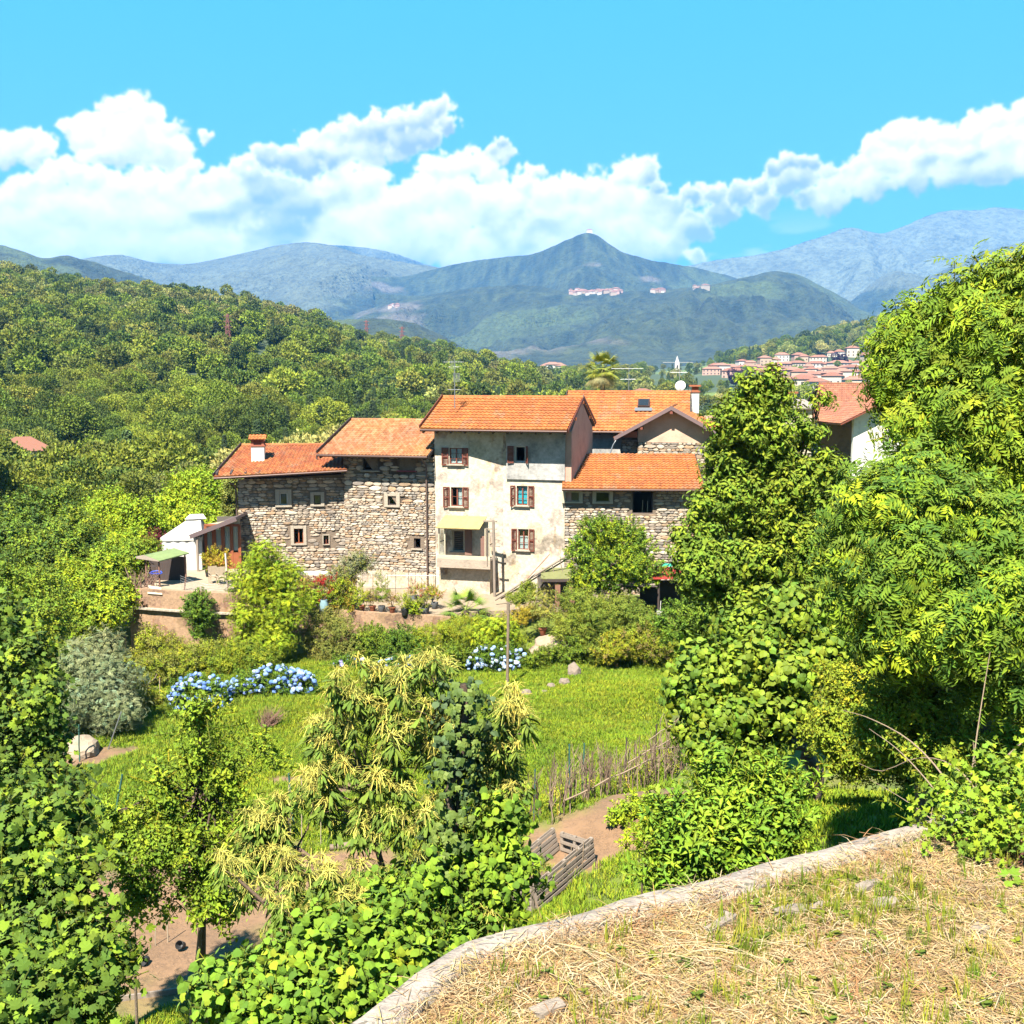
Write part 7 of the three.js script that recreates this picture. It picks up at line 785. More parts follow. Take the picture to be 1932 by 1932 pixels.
tree('ash_tree', 'bushy young ash in front of the tall one on the right', 'tree', { seed: 75, base: gy(1750, 15, 1550), trunk: 0.09, bark: M.barkPale, fork: at(1740, 1280, 14), lobes: [lobe(1700, 930, 14.5, 60, 40), lobe(1650, 990, 14.5, 50, 36), lobe(1720, 980, 14, 90, 54), lobe(1820, 1010, 14, 90, 56), lobe(1910, 1040, 13.5, 70, 60), lobe(1650, 1060, 14, 60, 42), lobe(1720, 1090, 13.5, 90, 54), lobe(1820, 1120, 13.5, 90, 56), lobe(1915, 1160, 13, 70, 60), lobe(1660, 1150, 14, 60, 44), lobe(1740, 1190, 13.5, 90, 50), lobe(1850, 1200, 13, 80, 50), lobe(1935, 1230, 13, 56, 56), lobe(1710, 1225, 14, 50, 30), lobe(1920, 1300, 13, 56, 36)], count: 3400, sprig: SPRIG.ash, s0: 0.7, s1: 1.1, shell: 0.6, lift: 0.3, loose: 0.6, colors: [...COL.bright, ...COL.mid, ...COL.glossy] });
tree('laurel_bush', 'bush with long lance-shaped leaves just behind the concrete edge', 'bush', { seed: 76, base: gy(1380, 13.5, 1600), lobes: [lobe(1320, 1560, 13.5, 60, 44), lobe(1400, 1530, 13.8, 70, 46), lobe(1450, 1570, 13.5, 60, 44), lobe(1300, 1620, 13.2, 70, 46), lobe(1390, 1620, 13.2, 70, 44), lobe(1340, 1490, 14.2, 44, 30), lobe(1280, 1660, 13, 50, 30), lobe(1470, 1500, 14, 44, 34)], count: 950, sprig: SPRIG.laurel, s0: 0.7, s1: 1.15, shell: 0.6, lift: 0.8, colors: [[0.085, 0.18, 0.02], [0.12, 0.22, 0.022], [0.155, 0.25, 0.025]], mat: M.leafThick });
tree('sapling', 'thin bare-stemmed sapling by the concrete edge', 'sapling', { seed: 77, base: gy(1213, 19, 1690), trunk: 0.025, fork: at(1212, 1640, 19), lobes: [lobe(1235, 1570, 19, 30, 30), lobe(1200, 1590, 19, 22, 26), lobe(1265, 1545, 18.8, 26, 22)], count: 70, sprig: SPRIG.laurel, s0: 0.6, s1: 0.9, shell: 0.9, colors: COL.bright });
tree('bean_plant', 'bushy bean plants beside the stick fence', 'plant', { seed: 78, base: gy(1205, 33, 1560), lobes: [lobe(1180, 1545, 33, 34, 20), lobe(1215, 1530, 33.5, 32, 22), lobe(1240, 1550, 32.5, 26, 16)], count: 260, sprig: SPRIG.oval, s0: 0.8, s1: 1.2, colors: COL.bright });

// ---- trees on the left in front
tree('maple_tree', 'shady tree with lobed leaves rising at the left edge', 'tree', { seed: 80, base: gy(-20, 21, 1700), trunk: 0.16, fork: at(10, 1450, 20.5), lobes: [lobe(10, 1190, 20.5, 46, 44), lobe(50, 1260, 20, 50, 44), lobe(0, 1290, 20, 50, 50), lobe(70, 1330, 19.5, 46, 40), lobe(20, 1390, 19.5, 66, 50), lobe(85, 1415, 19.5, 40, 36), lobe(30, 1480, 19, 62, 46), lobe(110, 1490, 19, 34, 28), lobe(-40, 1350, 20, 50, 110)], clumpR: 0.85, count: 1700, sprig: SPRIG.maple, s0: 0.7, s1: 1.1, shell: 0.6, colors: [...COL.mid, ...COL.dark, ...COL.dark] });
tree('maple_tree', 'leafy maple with red stems in the bottom left corner', 'tree', { seed: 81, base: gy(60, 14, 1900), trunk: 0.07, fork: at(50, 1800, 14), lobes: [lobe(40, 1600, 14.5, 60, 60), lobe(100, 1560, 14.8, 54, 44), lobe(30, 1700, 14, 60, 56), lobe(110, 1680, 14, 56, 50), lobe(60, 1790, 13.5, 76, 56), lobe(150, 1790, 13.5, 50, 50), lobe(30, 1880, 13, 70, 60), lobe(130, 1880, 13, 70, 50), lobe(190, 1850, 13.3, 40, 40)], count: 900, sprig: SPRIG.maple, s0: 0.9, s1: 1.3, shell: 0.7, colors: [...COL.dark, [0.09, 0.16, 0.02], [0.12, 0.2, 0.02], [0.06, 0.12, 0.02]] });
tree('alder_tree', 'slender young tree with small round leaves in the left foreground', 'tree', { seed: 82, base: gy(384, 17.5, 1932), trunk: 0.07, fork: at(378, 1450, 17.2), lobes: [lobe(378, 1370, 17.2, 26, 34), lobe(385, 1430, 17.2, 34, 26), lobe(330, 1490, 17, 44, 22), lobe(430, 1480, 17.3, 52, 22), lobe(500, 1425, 17.4, 26, 16), lobe(290, 1545, 16.9, 50, 24), lobe(370, 1540, 17.4, 46, 24), lobe(450, 1560, 17.2, 44, 24), lobe(225, 1600, 16.8, 50, 22), lobe(320, 1620, 16.6, 60, 26), lobe(410, 1630, 17, 46, 26), lobe(280, 1685, 16.5, 54, 22), lobe(370, 1690, 16.7, 60, 28), lobe(440, 1700, 17, 34, 22), lobe(200, 1545, 16.8, 34, 18)], open: true, count: 640, clumps: 6, clumpR: 0.8, sprig: SPRIG.small, s0: 1.0, s1: 1.6, shell: 0.9, colors: [[0.14, 0.225, 0.018], [0.115, 0.195, 0.018], [0.18, 0.25, 0.02], [0.09, 0.16, 0.018]] });
{ const t = thing('tree_trunk', 'second thin trunk leaning against the slender young tree', 'trunk', gy(352, 17, 1932)), q = (px, py, d) => at(px, py, d).sub(t.position); part(t, 'stem', limb([V(0, -0.4, 0), q(362, 1890, 17), q(372, 1820, 17.1), q(380, 1730, 17.2)], [0.05, 0.045, 0.04, 0.03], 7), M.barkPale); }
tree('sapling', 'sparse sapling with bare twigs in front of the dug bed', 'sapling', { seed: 83, base: gy(262, 19, 1932), trunk: 0.035, bark: M.barkPale, fork: at(255, 1840, 18.5), lobes: [lobe(240, 1760, 18.5, 34, 40), lobe(255, 1700, 18.5, 22, 40), lobe(225, 1800, 18.4, 26, 30)], count: 36, sprig: SPRIG.vine, s0: 0.6, s1: 0.9, shell: 0.9, colors: COL.mid });

// ---- chestnut in flower
{
  const tuft = (seed) => { const L = new Leaves(seed), r = L.r; for (let i = 0; i < 13; i++) { const an = i * 2.4, d = V(Math.cos(an), -0.15 - 0.75 * r(), Math.sin(an)).normalize(), k = L.tone([0.13, 0.2, 0.02], 0.3); L.leaf(V(0, -0.14 + 0.16 * r(), 0), d, V((r() - 0.5) * 0.6, 1, (r() - 0.5) * 0.6).normalize(), 0.17 + 0.08 * r(), 0.05, k, 0.3, 0.35, 2); } for (let i = 0; i < 26; i++) { const an = i * 2.4 + r(), up = 0.75 - 1.2 * r(), d = V(Math.cos(an), up, Math.sin(an)).normalize(), len = 0.10 + 0.12 * r(), b = V(0, 0.05 + 0.08 * r(), 0), m = b.clone().addScaledVector(d, len * 0.55).add(V(0, 0.02, 0)), e = b.clone().addScaledVector(d, len).add(V(0, -0.04 - 0.03 * r(), 0)), k = L.tone([0.55, 0.50, 0.10], 0.25); L.stick(b, m, 0.0046, k); L.stick(m, e, 0.0036, k); } L.stick(V(0, -0.3, 0), V(0, 0.1, 0), 0.008, [0.3, 0.26, 0.06]); return L.geo(); };
  const base = gy(720, 14.5, 1932), rnd = rngOf(85), t = thing('chestnut_tree', 'sweet chestnut in bloom with long pale catkins in the middle foreground', 'tree', base), rel = (px, py, d) => at(px, py, d).sub(base), tips = [], limbs = [];
  const main = [[[760, 1932, 14.3], [740, 1700, 14.2], [700, 1560, 14.2], [690, 1440, 14.1]], [[760, 1932, 14.3], [820, 1700, 14], [850, 1500, 13.9], [840, 1330, 13.8]], [[800, 1932, 14.2], [900, 1700, 14], [950, 1480, 13.8], [955, 1360, 13.7]], [[740, 1800, 14.2], [640, 1660, 14.3], [560, 1600, 14.4], [470, 1590, 14.4]], [[700, 1932, 13.6], [620, 1820, 13.4], [540, 1740, 13.2], [450, 1660, 13.1]]];
  for (const m of main) limbs.push(limb(m.map((p) => rel(...p)), [0.07, 0.05, 0.035, 0.015], 7));
  const sp = [[700, 1270, 14], [650, 1295, 14], [780, 1275, 13.9], [820, 1265, 13.8], [760, 1310, 13.8], [690, 1330, 14], [640, 1370, 14.1], [600, 1385, 14.2], [730, 1360, 13.9], [800, 1360, 13.8], [770, 1400, 13.8], [720, 1420, 13.9], [660, 1430, 14], [620, 1460, 14.1], [690, 1490, 13.9], [750, 1470, 13.8], [830, 1420, 13.8], [850, 1380, 13.8], [955, 1330, 13.7], [965, 1370, 13.6], [940, 1400, 13.7], [950, 1440, 13.7], [930, 1480, 13.7], [965, 1500, 13.6], [900, 1440, 13.8], [600, 1480, 14.2], [580, 1500, 14.3], [630, 1540, 14.1], [700, 1560, 13.9], [760, 1550, 13.8], [820, 1540, 13.7], [840, 1600, 13.7], [790, 1620, 13.7], [940, 1560, 13.7], [950, 1620, 13.7], [510, 1530, 14.4], [490, 1560, 14.4], [530, 1570, 14.3], [460, 1600, 14.3], [440, 1640, 13.4], [500, 1620, 14.2], [540, 1640, 14], [580, 1660, 13.8], [480, 1680, 13.3], [520, 1700, 13.2], [640, 1650, 13.8], [560, 1740, 13.2], [700, 1660, 13.6], [930, 1740, 13], [960, 1810, 12.6], [610, 1730, 13.2], [660, 1720, 13.3]];
  for (const [x, y, d] of sp) for (let k = 0; k < 9; k++) { const p = rel(x + (rnd() - 0.5) * 58, y + (rnd() - 0.5) * 52, d + (rnd() - 0.5) * 0.8); tips.push([p, V((rnd() - 0.5) * 0.9, 1, (rnd() - 0.5) * 0.9).normalize(), 0]); let best = null, bd = 1e9; for (const m of main) for (let i = 0; i < m.length - 1; i++) for (let u = 0; u < 1; u += 0.25) { const q = rel(...m[i]).lerp(rel(...m[i + 1]), u); const dd = q.distanceTo(p) + Math.max(0, q.y - p.y + 0.2) * 2; if (dd < bd) { bd = dd; best = q; } } if (k < 2) limbs.push(limb(wobble(best, p.clone().add(V(0, -0.1, 0)), 3, 0.15, rnd), [0.016, 0.012, 0.009, 0.005], 4)); }
  part(t, 'trunk', mg(limbs), M.twig); const half = tips.length >> 1; scatter(t, 'crown', tuft(86), M.leaf, tips.slice(0, half), { colors: [[1, 1, 1], [0.9, 0.95, 0.9], [1.1, 1.05, 1]], s0: 0.75, s1: 1.05 }, rnd); scatter(t, 'crown', tuft(87), M.leaf, tips.slice(half), { colors: [[1, 1, 1], [0.92, 0.95, 0.9], [1.08, 1.05, 1]], s0: 0.75, s1: 1.05 }, rnd);
}
// ---- ivy climbing through it: every leaf is a leaf
{
  const base = gy(860, 13.4, 1932), rnd = rngOf(88), t = thing('ivy', 'dark green ivy column climbing in front of the chestnut', 'ivy', base), rel = (px, py, d) => at(px, py, d).sub(base);
  const lg = [0, 1, 2].map((k) => { const L = new Leaves(90 + k); L.lobed(V(0, 0, 0), V(0, -1, 0), V(0, 0, 1), 0.105, [1, 1, 1], IVY, 0.2 + 0.1 * k); return L.geo(); }), lm = [[0.085, 0.13, 0.018], [0.11, 0.16, 0.022], [0.06, 0.10, 0.016], [0.13, 0.175, 0.03]].map((c) => { const m = M.leafThick.clone(); m.color.setRGB(...c); m.roughness = 0.68; m.specularIntensity = 0.4; m.transmission = 0.06; return m; });
  const spine = [[875, 1290, 34], [880, 1340, 40], [870, 1420, 44], [845, 1500, 48], [860, 1560, 48], [840, 1640, 52], [850, 1720, 60], [850, 1800, 66], [820, 1870, 70]], w = (y) => { const T3 = spine.map((s) => [s[1], s]); let i = 1; while (i < spine.length - 1 && y > spine[i][1]) i++; const u = clamp((y - spine[i - 1][1]) / (spine[i][1] - spine[i - 1][1])); return [lerp(spine[i - 1][0], spine[i][0], u), lerp(spine[i - 1][2], spine[i][2], u)]; };
  for (let i = 0; i < 290; i++) { const y = lerp(1285, 1880, Math.pow(rnd(), 0.92)), [x, r] = w(y), u = (rnd() * 2 - 1), d = 13.3 - 0.45 * Math.sqrt(1 - u * u) * (0.4 + 0.6 * rnd()), m = part(t, 'leaf', lg[i % 3], lm[Math.floor(rnd() * 4)]); m.position.copy(rel(x + u * r, y, d)); m.rotation.set(-0.75 + 0.5 * rnd(), u * 0.9 + (rnd() - 0.5) * 0.9, (rnd() - 0.5) * 0.9); m.scale.setScalar(0.7 + 0.7 * rnd()); }
  part(t, 'stem', mg([limb(spine.slice().reverse().map(([x, y]) => rel(x, y, 13.35)), 0.05, 7), limb([rel(830, 1932, 13.4), rel(850, 1760, 13.4), rel(860, 1600, 13.4), rel(870, 1400, 13.4)], 0.03, 6)]), M.bark);
  const sp = []; for (let i = 0; i < 260; i++) { const y = lerp(1300, 1900, rnd()), [x, r] = w(y), u = rnd() * 2 - 1; sp.push([rel(x + u * r * 0.9, y, 13.42 + 0.3 * rnd()), V((rnd() - 0.5), 0.3, rnd()).normalize(), 0]); } scatter(t, 'inner_leaves', SPRIG.vine, M.leafThick, sp, { colors: [[0.045, 0.085, 0.03], [0.06, 0.10, 0.035]], s0: 0.5, s1: 0.8 }, rnd);
}
// ---- big-leaved climber at the bottom
{
  const mk = (label, seed, base, lobes, n, cols, s) => tree('climbing_vine', label, 'vine', { seed, base, trunk: 0.03, bark: M.twig, lobes, count: n, sprig: SPRIG.vine, s0: s[0], s1: s[1], shell: 0.7, lift: 0.5, loose: 0.7, colors: cols });
  mk('broad-leaved climber along the bottom edge left of the concrete corner', 91, gy(640, 12.5, 1932), [lobe(560, 1830, 12.2, 70, 44), lobe(640, 1800, 12.3, 70, 46), lobe(720, 1790, 12.4, 70, 50), lobe(500, 1900, 11.8, 80, 44), lobe(600, 1900, 11.8, 80, 44), lobe(700, 1880, 12, 80, 44), lobe(780, 1850, 12.2, 60, 44), lobe(440, 1870, 12.2, 50, 36), lobe(650, 1950, 11.6, 140, 30)], 1700, [[0.095, 0.185, 0.02], [0.12, 0.215, 0.02], [0.07, 0.15, 0.02], [0.10, 0.19, 0.02], [0.085, 0.17, 0.02], [0.16, 0.22, 0.02]], [0.5, 0.95]);
  mk('leafy climber wrapped round the ivy at the foot of the chestnut', 92, gy(860, 12.6, 1932), [lobe(900, 1640, 13.2, 50, 44), lobe(920, 1720, 13, 56, 44), lobe(880, 1800, 12.7, 60, 44), lobe(800, 1700, 13, 60, 44), lobe(740, 1720, 13, 50, 40), lobe(960, 1560, 13.3, 36, 50), lobe(975, 1640, 13.2, 30, 30)], 560, [[0.10, 0.19, 0.02], [0.13, 0.22, 0.02], [0.07, 0.145, 0.02]], [0.55, 0.9]);
}
// ================================================================ kitchen garden
{ // compost crate knocked together from pallets
  const O = V(at(1013, 1707, 29).x, 0, -29), A = V(at(1122, 1655, 31.2).x, 0, -31.2), B = V(at(945, 1690, 29.9).x, 0, -29.9), gyy = groundH(O.x, O.z); O.y = gyy;
  const t = thing('pallet_crate', 'compost crate built of weathered wooden pallets', 'crate', O), dir = (P) => V(P.x - O.x, groundH(P.x, P.z) - gyy, P.z - O.z), a = dir(A), b = dir(B);
  const panel = (p, q, h, lean) => { const L = Math.hypot(q.x - p.x, q.z - p.z), an = -Math.atan2(q.z - p.z, q.x - p.x), n = Math.max(1, Math.round(L / 1.3)); const put = (g, name, tone) => { g.rotateZ(Math.atan2(q.y - p.y, L)); g.rotateX(lean ?? 0); g.rotateY(an); g.translate(p.x, p.y, p.z); part(t, name, g, M.woodGrey); }; for (let i = 0; i <= n * 2; i++) put(box(0.09, h, 0.09, clamp(L * i / (n * 2), 0.05, L - 0.05), h / 2, 0), 'batten'); for (let j = 0; j < 5; j++) for (let i = 0; i < n; i++) { put(box(L / n - 0.02, 0.1, 0.022, L * (i + 0.5) / n, 0.09 + j * (h - 0.16) / 4 + (i % 2) * 0.012, 0.058), 'slat'); if (j % 2 === 0) put(box(L / n - 0.02, 0.1, 0.022, L * (i + 0.5) / n, 0.09 + j * (h - 0.16) / 4, -0.058), 'slat'); } };
  const z = V(0, 0, 0); panel(z, a, 0.85); panel(b, z.clone().add(V(-0.1, 0, 0.06)), 0.85); const c = a.clone().add(b); panel(c.clone().addScaledVector(a, -0.55), c, 0.75, -0.15); panel(b.clone().addScaledVector(a, 0.05), b.clone().addScaledVector(a, 0.42), 0.7); panel(a.clone().addScaledVector(b, 0.15), a.clone().addScaledVector(b, 0.95), 0.6);
  part(t, 'plank', mg([box(0.9, 0.03, 0.12, 0.2, 0.5, -0.9, 0.5), box(0.9, 0.03, 0.12, 0.5, 0.45, -1.2, 0.2), box(0.12, 0.03, 0.8, 0.3, 0.48, -0.8, 0.3)]), M.woodGrey); const h = new THREE.SphereGeometry(0.9, 16, 8, 0, 6.283, 0, 1.57); h.scale(0.9, 0.32, 0.9); h.translate((a.x + b.x) / 2, 0, (a.z + b.z) / 2); part(t, 'compost_heap', h, toned([0.17, 0.1, 0.06], 1, 1, 0.05));
  const st = [[1075, 1600, 30.6], [1086, 1610, 30.4], [1063, 1615, 30.3], [1098, 1604, 30.6]]; st.forEach(([x, y, d], i) => { const p = gy(x, d, y), m = single('garden_stake', bar(V(0, -0.2, 0), V(0.05, 0.95, 0), 0.014), M.twigPale, ['thin stake behind the pallet crate, leftmost of four', 'thin stake behind the pallet crate, second from left', 'thin stake behind the pallet crate, third from left', 'thin stake behind the pallet crate, rightmost of four'][[1, 2, 0, 3][i]], 'stake', 'stakes behind the crate'); m.position.copy(p); });
}
{ // bean rows: sticks, posts and rails
  const P0 = gy(1000, 34.2, 1590), P1 = gy(1285, 40.5, 1420), rnd = rngOf(31), t = thing('bean_row', 'row of dry sticks and rails supporting beans beside the lawn', 'fence', P0), D = P1.clone().sub(P0), S = V(-D.z, 0, D.x).normalize();
  const foot = (u, off) => { const p = P0.clone().addScaledVector(D, u).addScaledVector(S, off); p.y = groundH(p.x, p.z); return p.sub(P0); };
  for (let i = 0; i < 150; i++) { const u = rnd(), off = (rnd() - 0.35) * 1.6, b = foot(u, off).add(V(0, -0.1, 0)), hgt = 1.1 + 1.0 * rnd(), e = b.clone().add(V((rnd() - 0.5) * 0.45, hgt, (rnd() - 0.5) * 0.45)), list = [limb(wobble(b, e, 4, 0.12, rnd), [0.022, 0.02, 0.017, 0.013, 0.007], 4)]; for (let k = 0; k < 3; k++) { const q = b.clone().lerp(e, 0.4 + 0.5 * rnd()); list.push(limb(wobble(q, q.clone().add(V((rnd() - 0.5) * 0.6, 0.25 + 0.35 * rnd(), (rnd() - 0.5) * 0.4)), 2, 0.05, rnd), [0.011, 0.009, 0.005], 3)); } part(t, 'stick', mg(list), rnd() < 0.7 ? M.twig : M.twigPale); }
  for (const [u, off, h, m] of [[0.02, 0, 1.7, 'g'], [0.34, -0.2, 2.0, 'g'], [0.62, -0.2, 2.1, 'd'], [0.85, -0.3, 2.0, 'd']]) { const b = foot(u, off); part(t, 'post', bar(b, b.clone().add(V(0.05, h, 0)), 0.03), m === 'g' ? std([0.03, 0.10, 0.07], 0.7) : M.woodDark); }
  const rail = (u0, y0, u1, y1, off, r) => part(t, 'rail', limb(wobble(foot(u0, off).add(V(0, y0, 0)), foot(u1, off).add(V(0, y1, 0)), 6, 0.12, rnd), r, 5), M.twigPale); rail(0.08, 0.55, 0.62, 1.15, 0.9, 0.03); rail(0.5, 1.1, 0.95, 1.5, 0.7, 0.025); rail(0.6, 1.5, 0.92, 0.95, 0.6, 0.018); rail(0.72, 1.75, 1.0, 1.95, 0.2, 0.018);
  const sp = []; for (let i = 0; i < 150; i++) { const u = rnd(), b = foot(u, (rnd() - 0.3) * 1.5).add(V(0, 0.1 + 1.1 * rnd() * rnd(), 0)); sp.push([b, V((rnd() - 0.5), 1, (rnd() - 0.5)).normalize(), 0]); } scatter(t, 'foliage', SPRIG.small, M.leaf, sp, { colors: [...COL.yellow, ...COL.mid, [0.35, 0.33, 0.1]], s0: 0.7, s1: 1.2 }, rnd);
}
{ // stakes and posts about the garden
  const stake = (px, py0, py1, d, r, mat, label, lean = 0.05) => { const p = gy(px, d, py1), h = (SLOPE(py0) - SLOPE(py1)) * d, m = single('garden_stake', limb(wobble(V(0, -0.25, 0), V(lean, h, 0), 4, 0.03, rngOf(px)), r, 6), mat, label, 'stake'); m.position.copy(p); return m; }, green = std([0.03, 0.10, 0.075], 0.6), white = std([0.36, 0.28, 0.19], 0.9);
  stake(957, 1142, 1300, 52.5, 0.075, M.barkPale, 'tall rough wooden stake at the top of the lawn');
  stake(556, 1478, 1578, 35, 0.035, green, 'dark green metal post among the pale canes', -0.15); stake(570, 1490, 1620, 33.5, 0.018, white, 'pale cane just right of the dark green post', 0.05); stake(545, 1500, 1600, 34, 0.016, white, 'pale cane just left of the dark green post'); stake(548, 1540, 1640, 32.8, 0.018, white, 'short pale cane below the dark green post'); stake(606, 1520, 1625, 33.4, 0.014, white, 'thin cane furthest right of the pale canes'); stake(316, 1710, 1775, 28, 0.016, white, 'thin white cane standing in the dug bed'); stake(292, 1730, 1780, 27.8, 0.013, white, 'shorter cane left in the dug bed');
  stake(215, 1455, 1530, 37, 0.035, green, 'leaning green post left of the slender tree', 0.35); stake(262, 1500, 1545, 36.4, 0.03, M.rusty, 'short rusty post beside the leaning green one', 0.25); stake(150, 1370, 1440, 42.6, 0.03, green, 'green post on the rock at the left end of the lawn'); stake(209, 1325, 1385, 45.6, 0.03, M.metalDark, 'dark post in front of the mimosa'); stake(234, 1130, 1185, 58.6, 0.04, M.rusty, 'rusty post at the left foot of the retaining wall'); stake(1076, 1465, 1590, 34.5, 0.03, green, 'green post by the near end of the bean rows', -0.05);
  // wattle fence at the left edge
  const t = thing('lattice_fence', 'crossed-stick lattice fence at the left of the dug bed', 'fence', gy(130, 31, 1650)), l = []; for (let i = 0; i < 7; i++) { part(t, 'stick', bar(V(-0.8 + i * 0.35, -0.1, 0), V(-0.3 + i * 0.35, 1.0, 0), 0.02), M.twigPale); part(t, 'stick', bar(V(-0.3 + i * 0.35, -0.1, 0.04), V(-0.8 + i * 0.35, 1.0, 0.04), 0.02), M.twigPale); } part(t, 'post', bar(V(-0.9, -0.2, 0), V(-0.9, 1.5, 0), 0.05), M.barkPale); part(t, 'post', bar(V(-0.3, -0.2, 0.2), V(-0.25, 1.6, 0.2), 0.05), M.barkPale);
  const lg = single('log', limb(wobble(V(-0.7, 0.08, 0), V(0.7, 0.1, -0.4), 4, 0.08, rngOf(4)), 0.1, 8), M.barkPale, 'grey log lying behind the chestnut', 'log'); lg.position.copy(gy(665, 33, 1640));
  const ed = single('edging_board', box(3.6, 0.16, 0.06, 0, 0.05, 0, 0.28), M.woodGrey, 'board edging the near side of the dug bed', 'board'); ed.position.copy(gy(330, 25.6, 1850));
  [[1083, 1262, 54.5, 14, 'tallest pointed stone on the lawn'], [1065, 1279, 53, 11, 'flat grey stone just below the pointed one'], [1040, 1284, 52.6, 9, 'small round stone in the middle of the lawn'], [992, 1305, 50.6, 12, 'grey stone beside the chestnut catkins'], [1027, 1300, 51.2, 7, 'smallest pale stone on the lawn']].forEach(([px, py, d, r, label], i) => { const g = new THREE.IcosahedronGeometry(1, 2), p = g.attributes.position; for (let k = 0; k < p.count; k++) { const v = V(p.getX(k), p.getY(k), p.getZ(k)), s = 0.75 + 0.5 * vnoise3(v.x * 1.8 + i * 9, v.y * 1.8, v.z * 1.8); p.setXYZ(k, v.x * s, v.y * s * (i ? 0.7 : 1.35), v.z * s); } const m = single('stone', toFlat(g), toned([0.22, 0.17, 0.13], 0.95, 1, 0.02), label, 'stone'); m.scale.setScalar(r * MPP(d)); m.position.copy(gy(px, d, py)); m.position.y += r * MPP(d) * 0.35; });
  { const rnd = rngOf(33), t2 = thing('twig_heap', 'heap of dry brown twigs on the lawn below the hydrangeas', 'twigs', gy(505, 46.6, 1370)), l2 = []; for (let i = 0; i < 160; i++) { const an = rnd() * 6.283, a = V(Math.cos(an) * rnd() * 0.35, 0.02, Math.sin(an) * rnd() * 0.3), b = a.clone().add(V((rnd() - 0.3) * 1.0, 0.35 + rnd() * 0.6, (rnd() - 0.5) * 0.6)); l2.push(limb(wobble(a, b, 3, 0.15, rnd), [0.012, 0.01, 0.007, 0.003], 3)); } part(t2, 'twigs', mg(l2), std([0.22, 0.12, 0.08], 0.95)).userData.kind = 'stuff'; }
  { const t3 = thing('cable_stay', 'leaning pole and wire at the left foot of the mimosa', 'pole', gy(206, 44, 1390)), p = (px, py, d) => at(px, py, d).sub(t3.position); part(t3, 'pole', bar(V(-0.1, -0.1, 0), V(0.55, 1.6, 0), 0.03), M.metal); }
  for (const [px, py, d, l] of [[277, 1800, 26.9, 'small black pot lying left on the dug bed edge'], [345, 1775, 27.6, 'small black pot lying right on the dug bed edge']]) { const m = single('plant_pot', lathe([[0, 0], [0.09, 0], [0.12, 0.2], [0.1, 0.2], [0.08, 0.02], [0, 0.02]]), M.potBlack, l, 'pot'); m.position.copy(gy(px, d, py)); m.position.y += 0.1; m.rotation.set(1.2, px, 0.3); }
}
// ---- lawn
{
  const rnd = rngOf(200), mk = (seed, n, h, w, lean, tone) => { const L = new Leaves(seed), r = L.r; for (let i = 0; i < n; i++) { const an = r() * 6.283, b = V((r() - 0.5) * 0.42, 0, (r() - 0.5) * 0.42), d = V(Math.cos(an) * lean * (0.4 + r()), 1, Math.sin(an) * lean * (0.4 + r())).normalize(), len = h * (0.5 + 0.8 * r()); L.blade(b, d, len, w, L.tone(tone, 0.3), 0.25, V(-Math.sin(an), 0, Math.cos(an))); } return L.geo(); };
  const tuft = mk(201, 52, 0.14, 0.016, 0.45, [1, 1, 1]), tall = mk(202, 40, 0.28, 0.016, 0.5, [1, 1, 1]);
  const A = [], B = [];
  for (let i = 0; i < 60000 && A.length < 26000; i++) { const d = 21 + 38 * Math.sqrt(rnd()), a = -0.47 + 0.62 * rnd(), x = a * d; if (d < 30 && x > 3.4) continue; if (x > 9.5) continue; if (soilAt(x, -d) > 0.35) continue; if (x < -19.5 + (d - 42) * 0.1 && d > 34) continue; const p = V(x, groundH(x, -d) - 0.02, -d); (rnd() < 0.14 || fbm(x * 0.5, d * 0.5, 2) > 0.62 ? B : A).push([p, V((rnd() - 0.5) * 0.2, 1, (rnd() - 0.5) * 0.2).normalize(), 0]); }
  for (let i = 0; i < 7000; i++) { const d = 11 + 17 * rnd(), x = 3.5 + (rnd() * 9), a = x / d; if (a > 0.55 || groundH(x, -d) > 15) continue; A.push([V(x, groundH(x, -d) - 0.02, -d), V((rnd() - 0.5) * 0.2, 1, (rnd() - 0.5) * 0.2).normalize(), 0]); }
  for (let i = 0; i < 7000; i++) { const d = 18.5 + 12 * rnd(), x = -13.5 + 15.5 * rnd(); if (soilAt(x, -d) > 0.4) continue; (rnd() < 0.6 ? A : B).push([V(x, groundH(x, -d) - 0.02, -d), V((rnd() - 0.5) * 0.2, 1, (rnd() - 0.5) * 0.2).normalize(), 0]); }
  const g = new THREE.Group(); g.name = 'lawn_grass'; tag(g, 'bright green grass of the lawn and garden paths', 'grass', null, 'stuff'); scene.add(g);
  scatter(g, 'grass_blades', tuft, M.leaf, A, { colors: [[0.125, 0.205, 0.009], [0.10, 0.185, 0.009], [0.15, 0.22, 0.011], [0.175, 0.215, 0.018]], s0: 0.7, s1: 1.3, patch: 0.35 }, rnd); scatter(g, 'grass_blades', tall, M.leaf, B, { colors: [[0.12, 0.195, 0.012], [0.095, 0.175, 0.012], [0.165, 0.205, 0.025]], s0: 0.6, s1: 1.1, patch: 0.35 }, rnd);
}
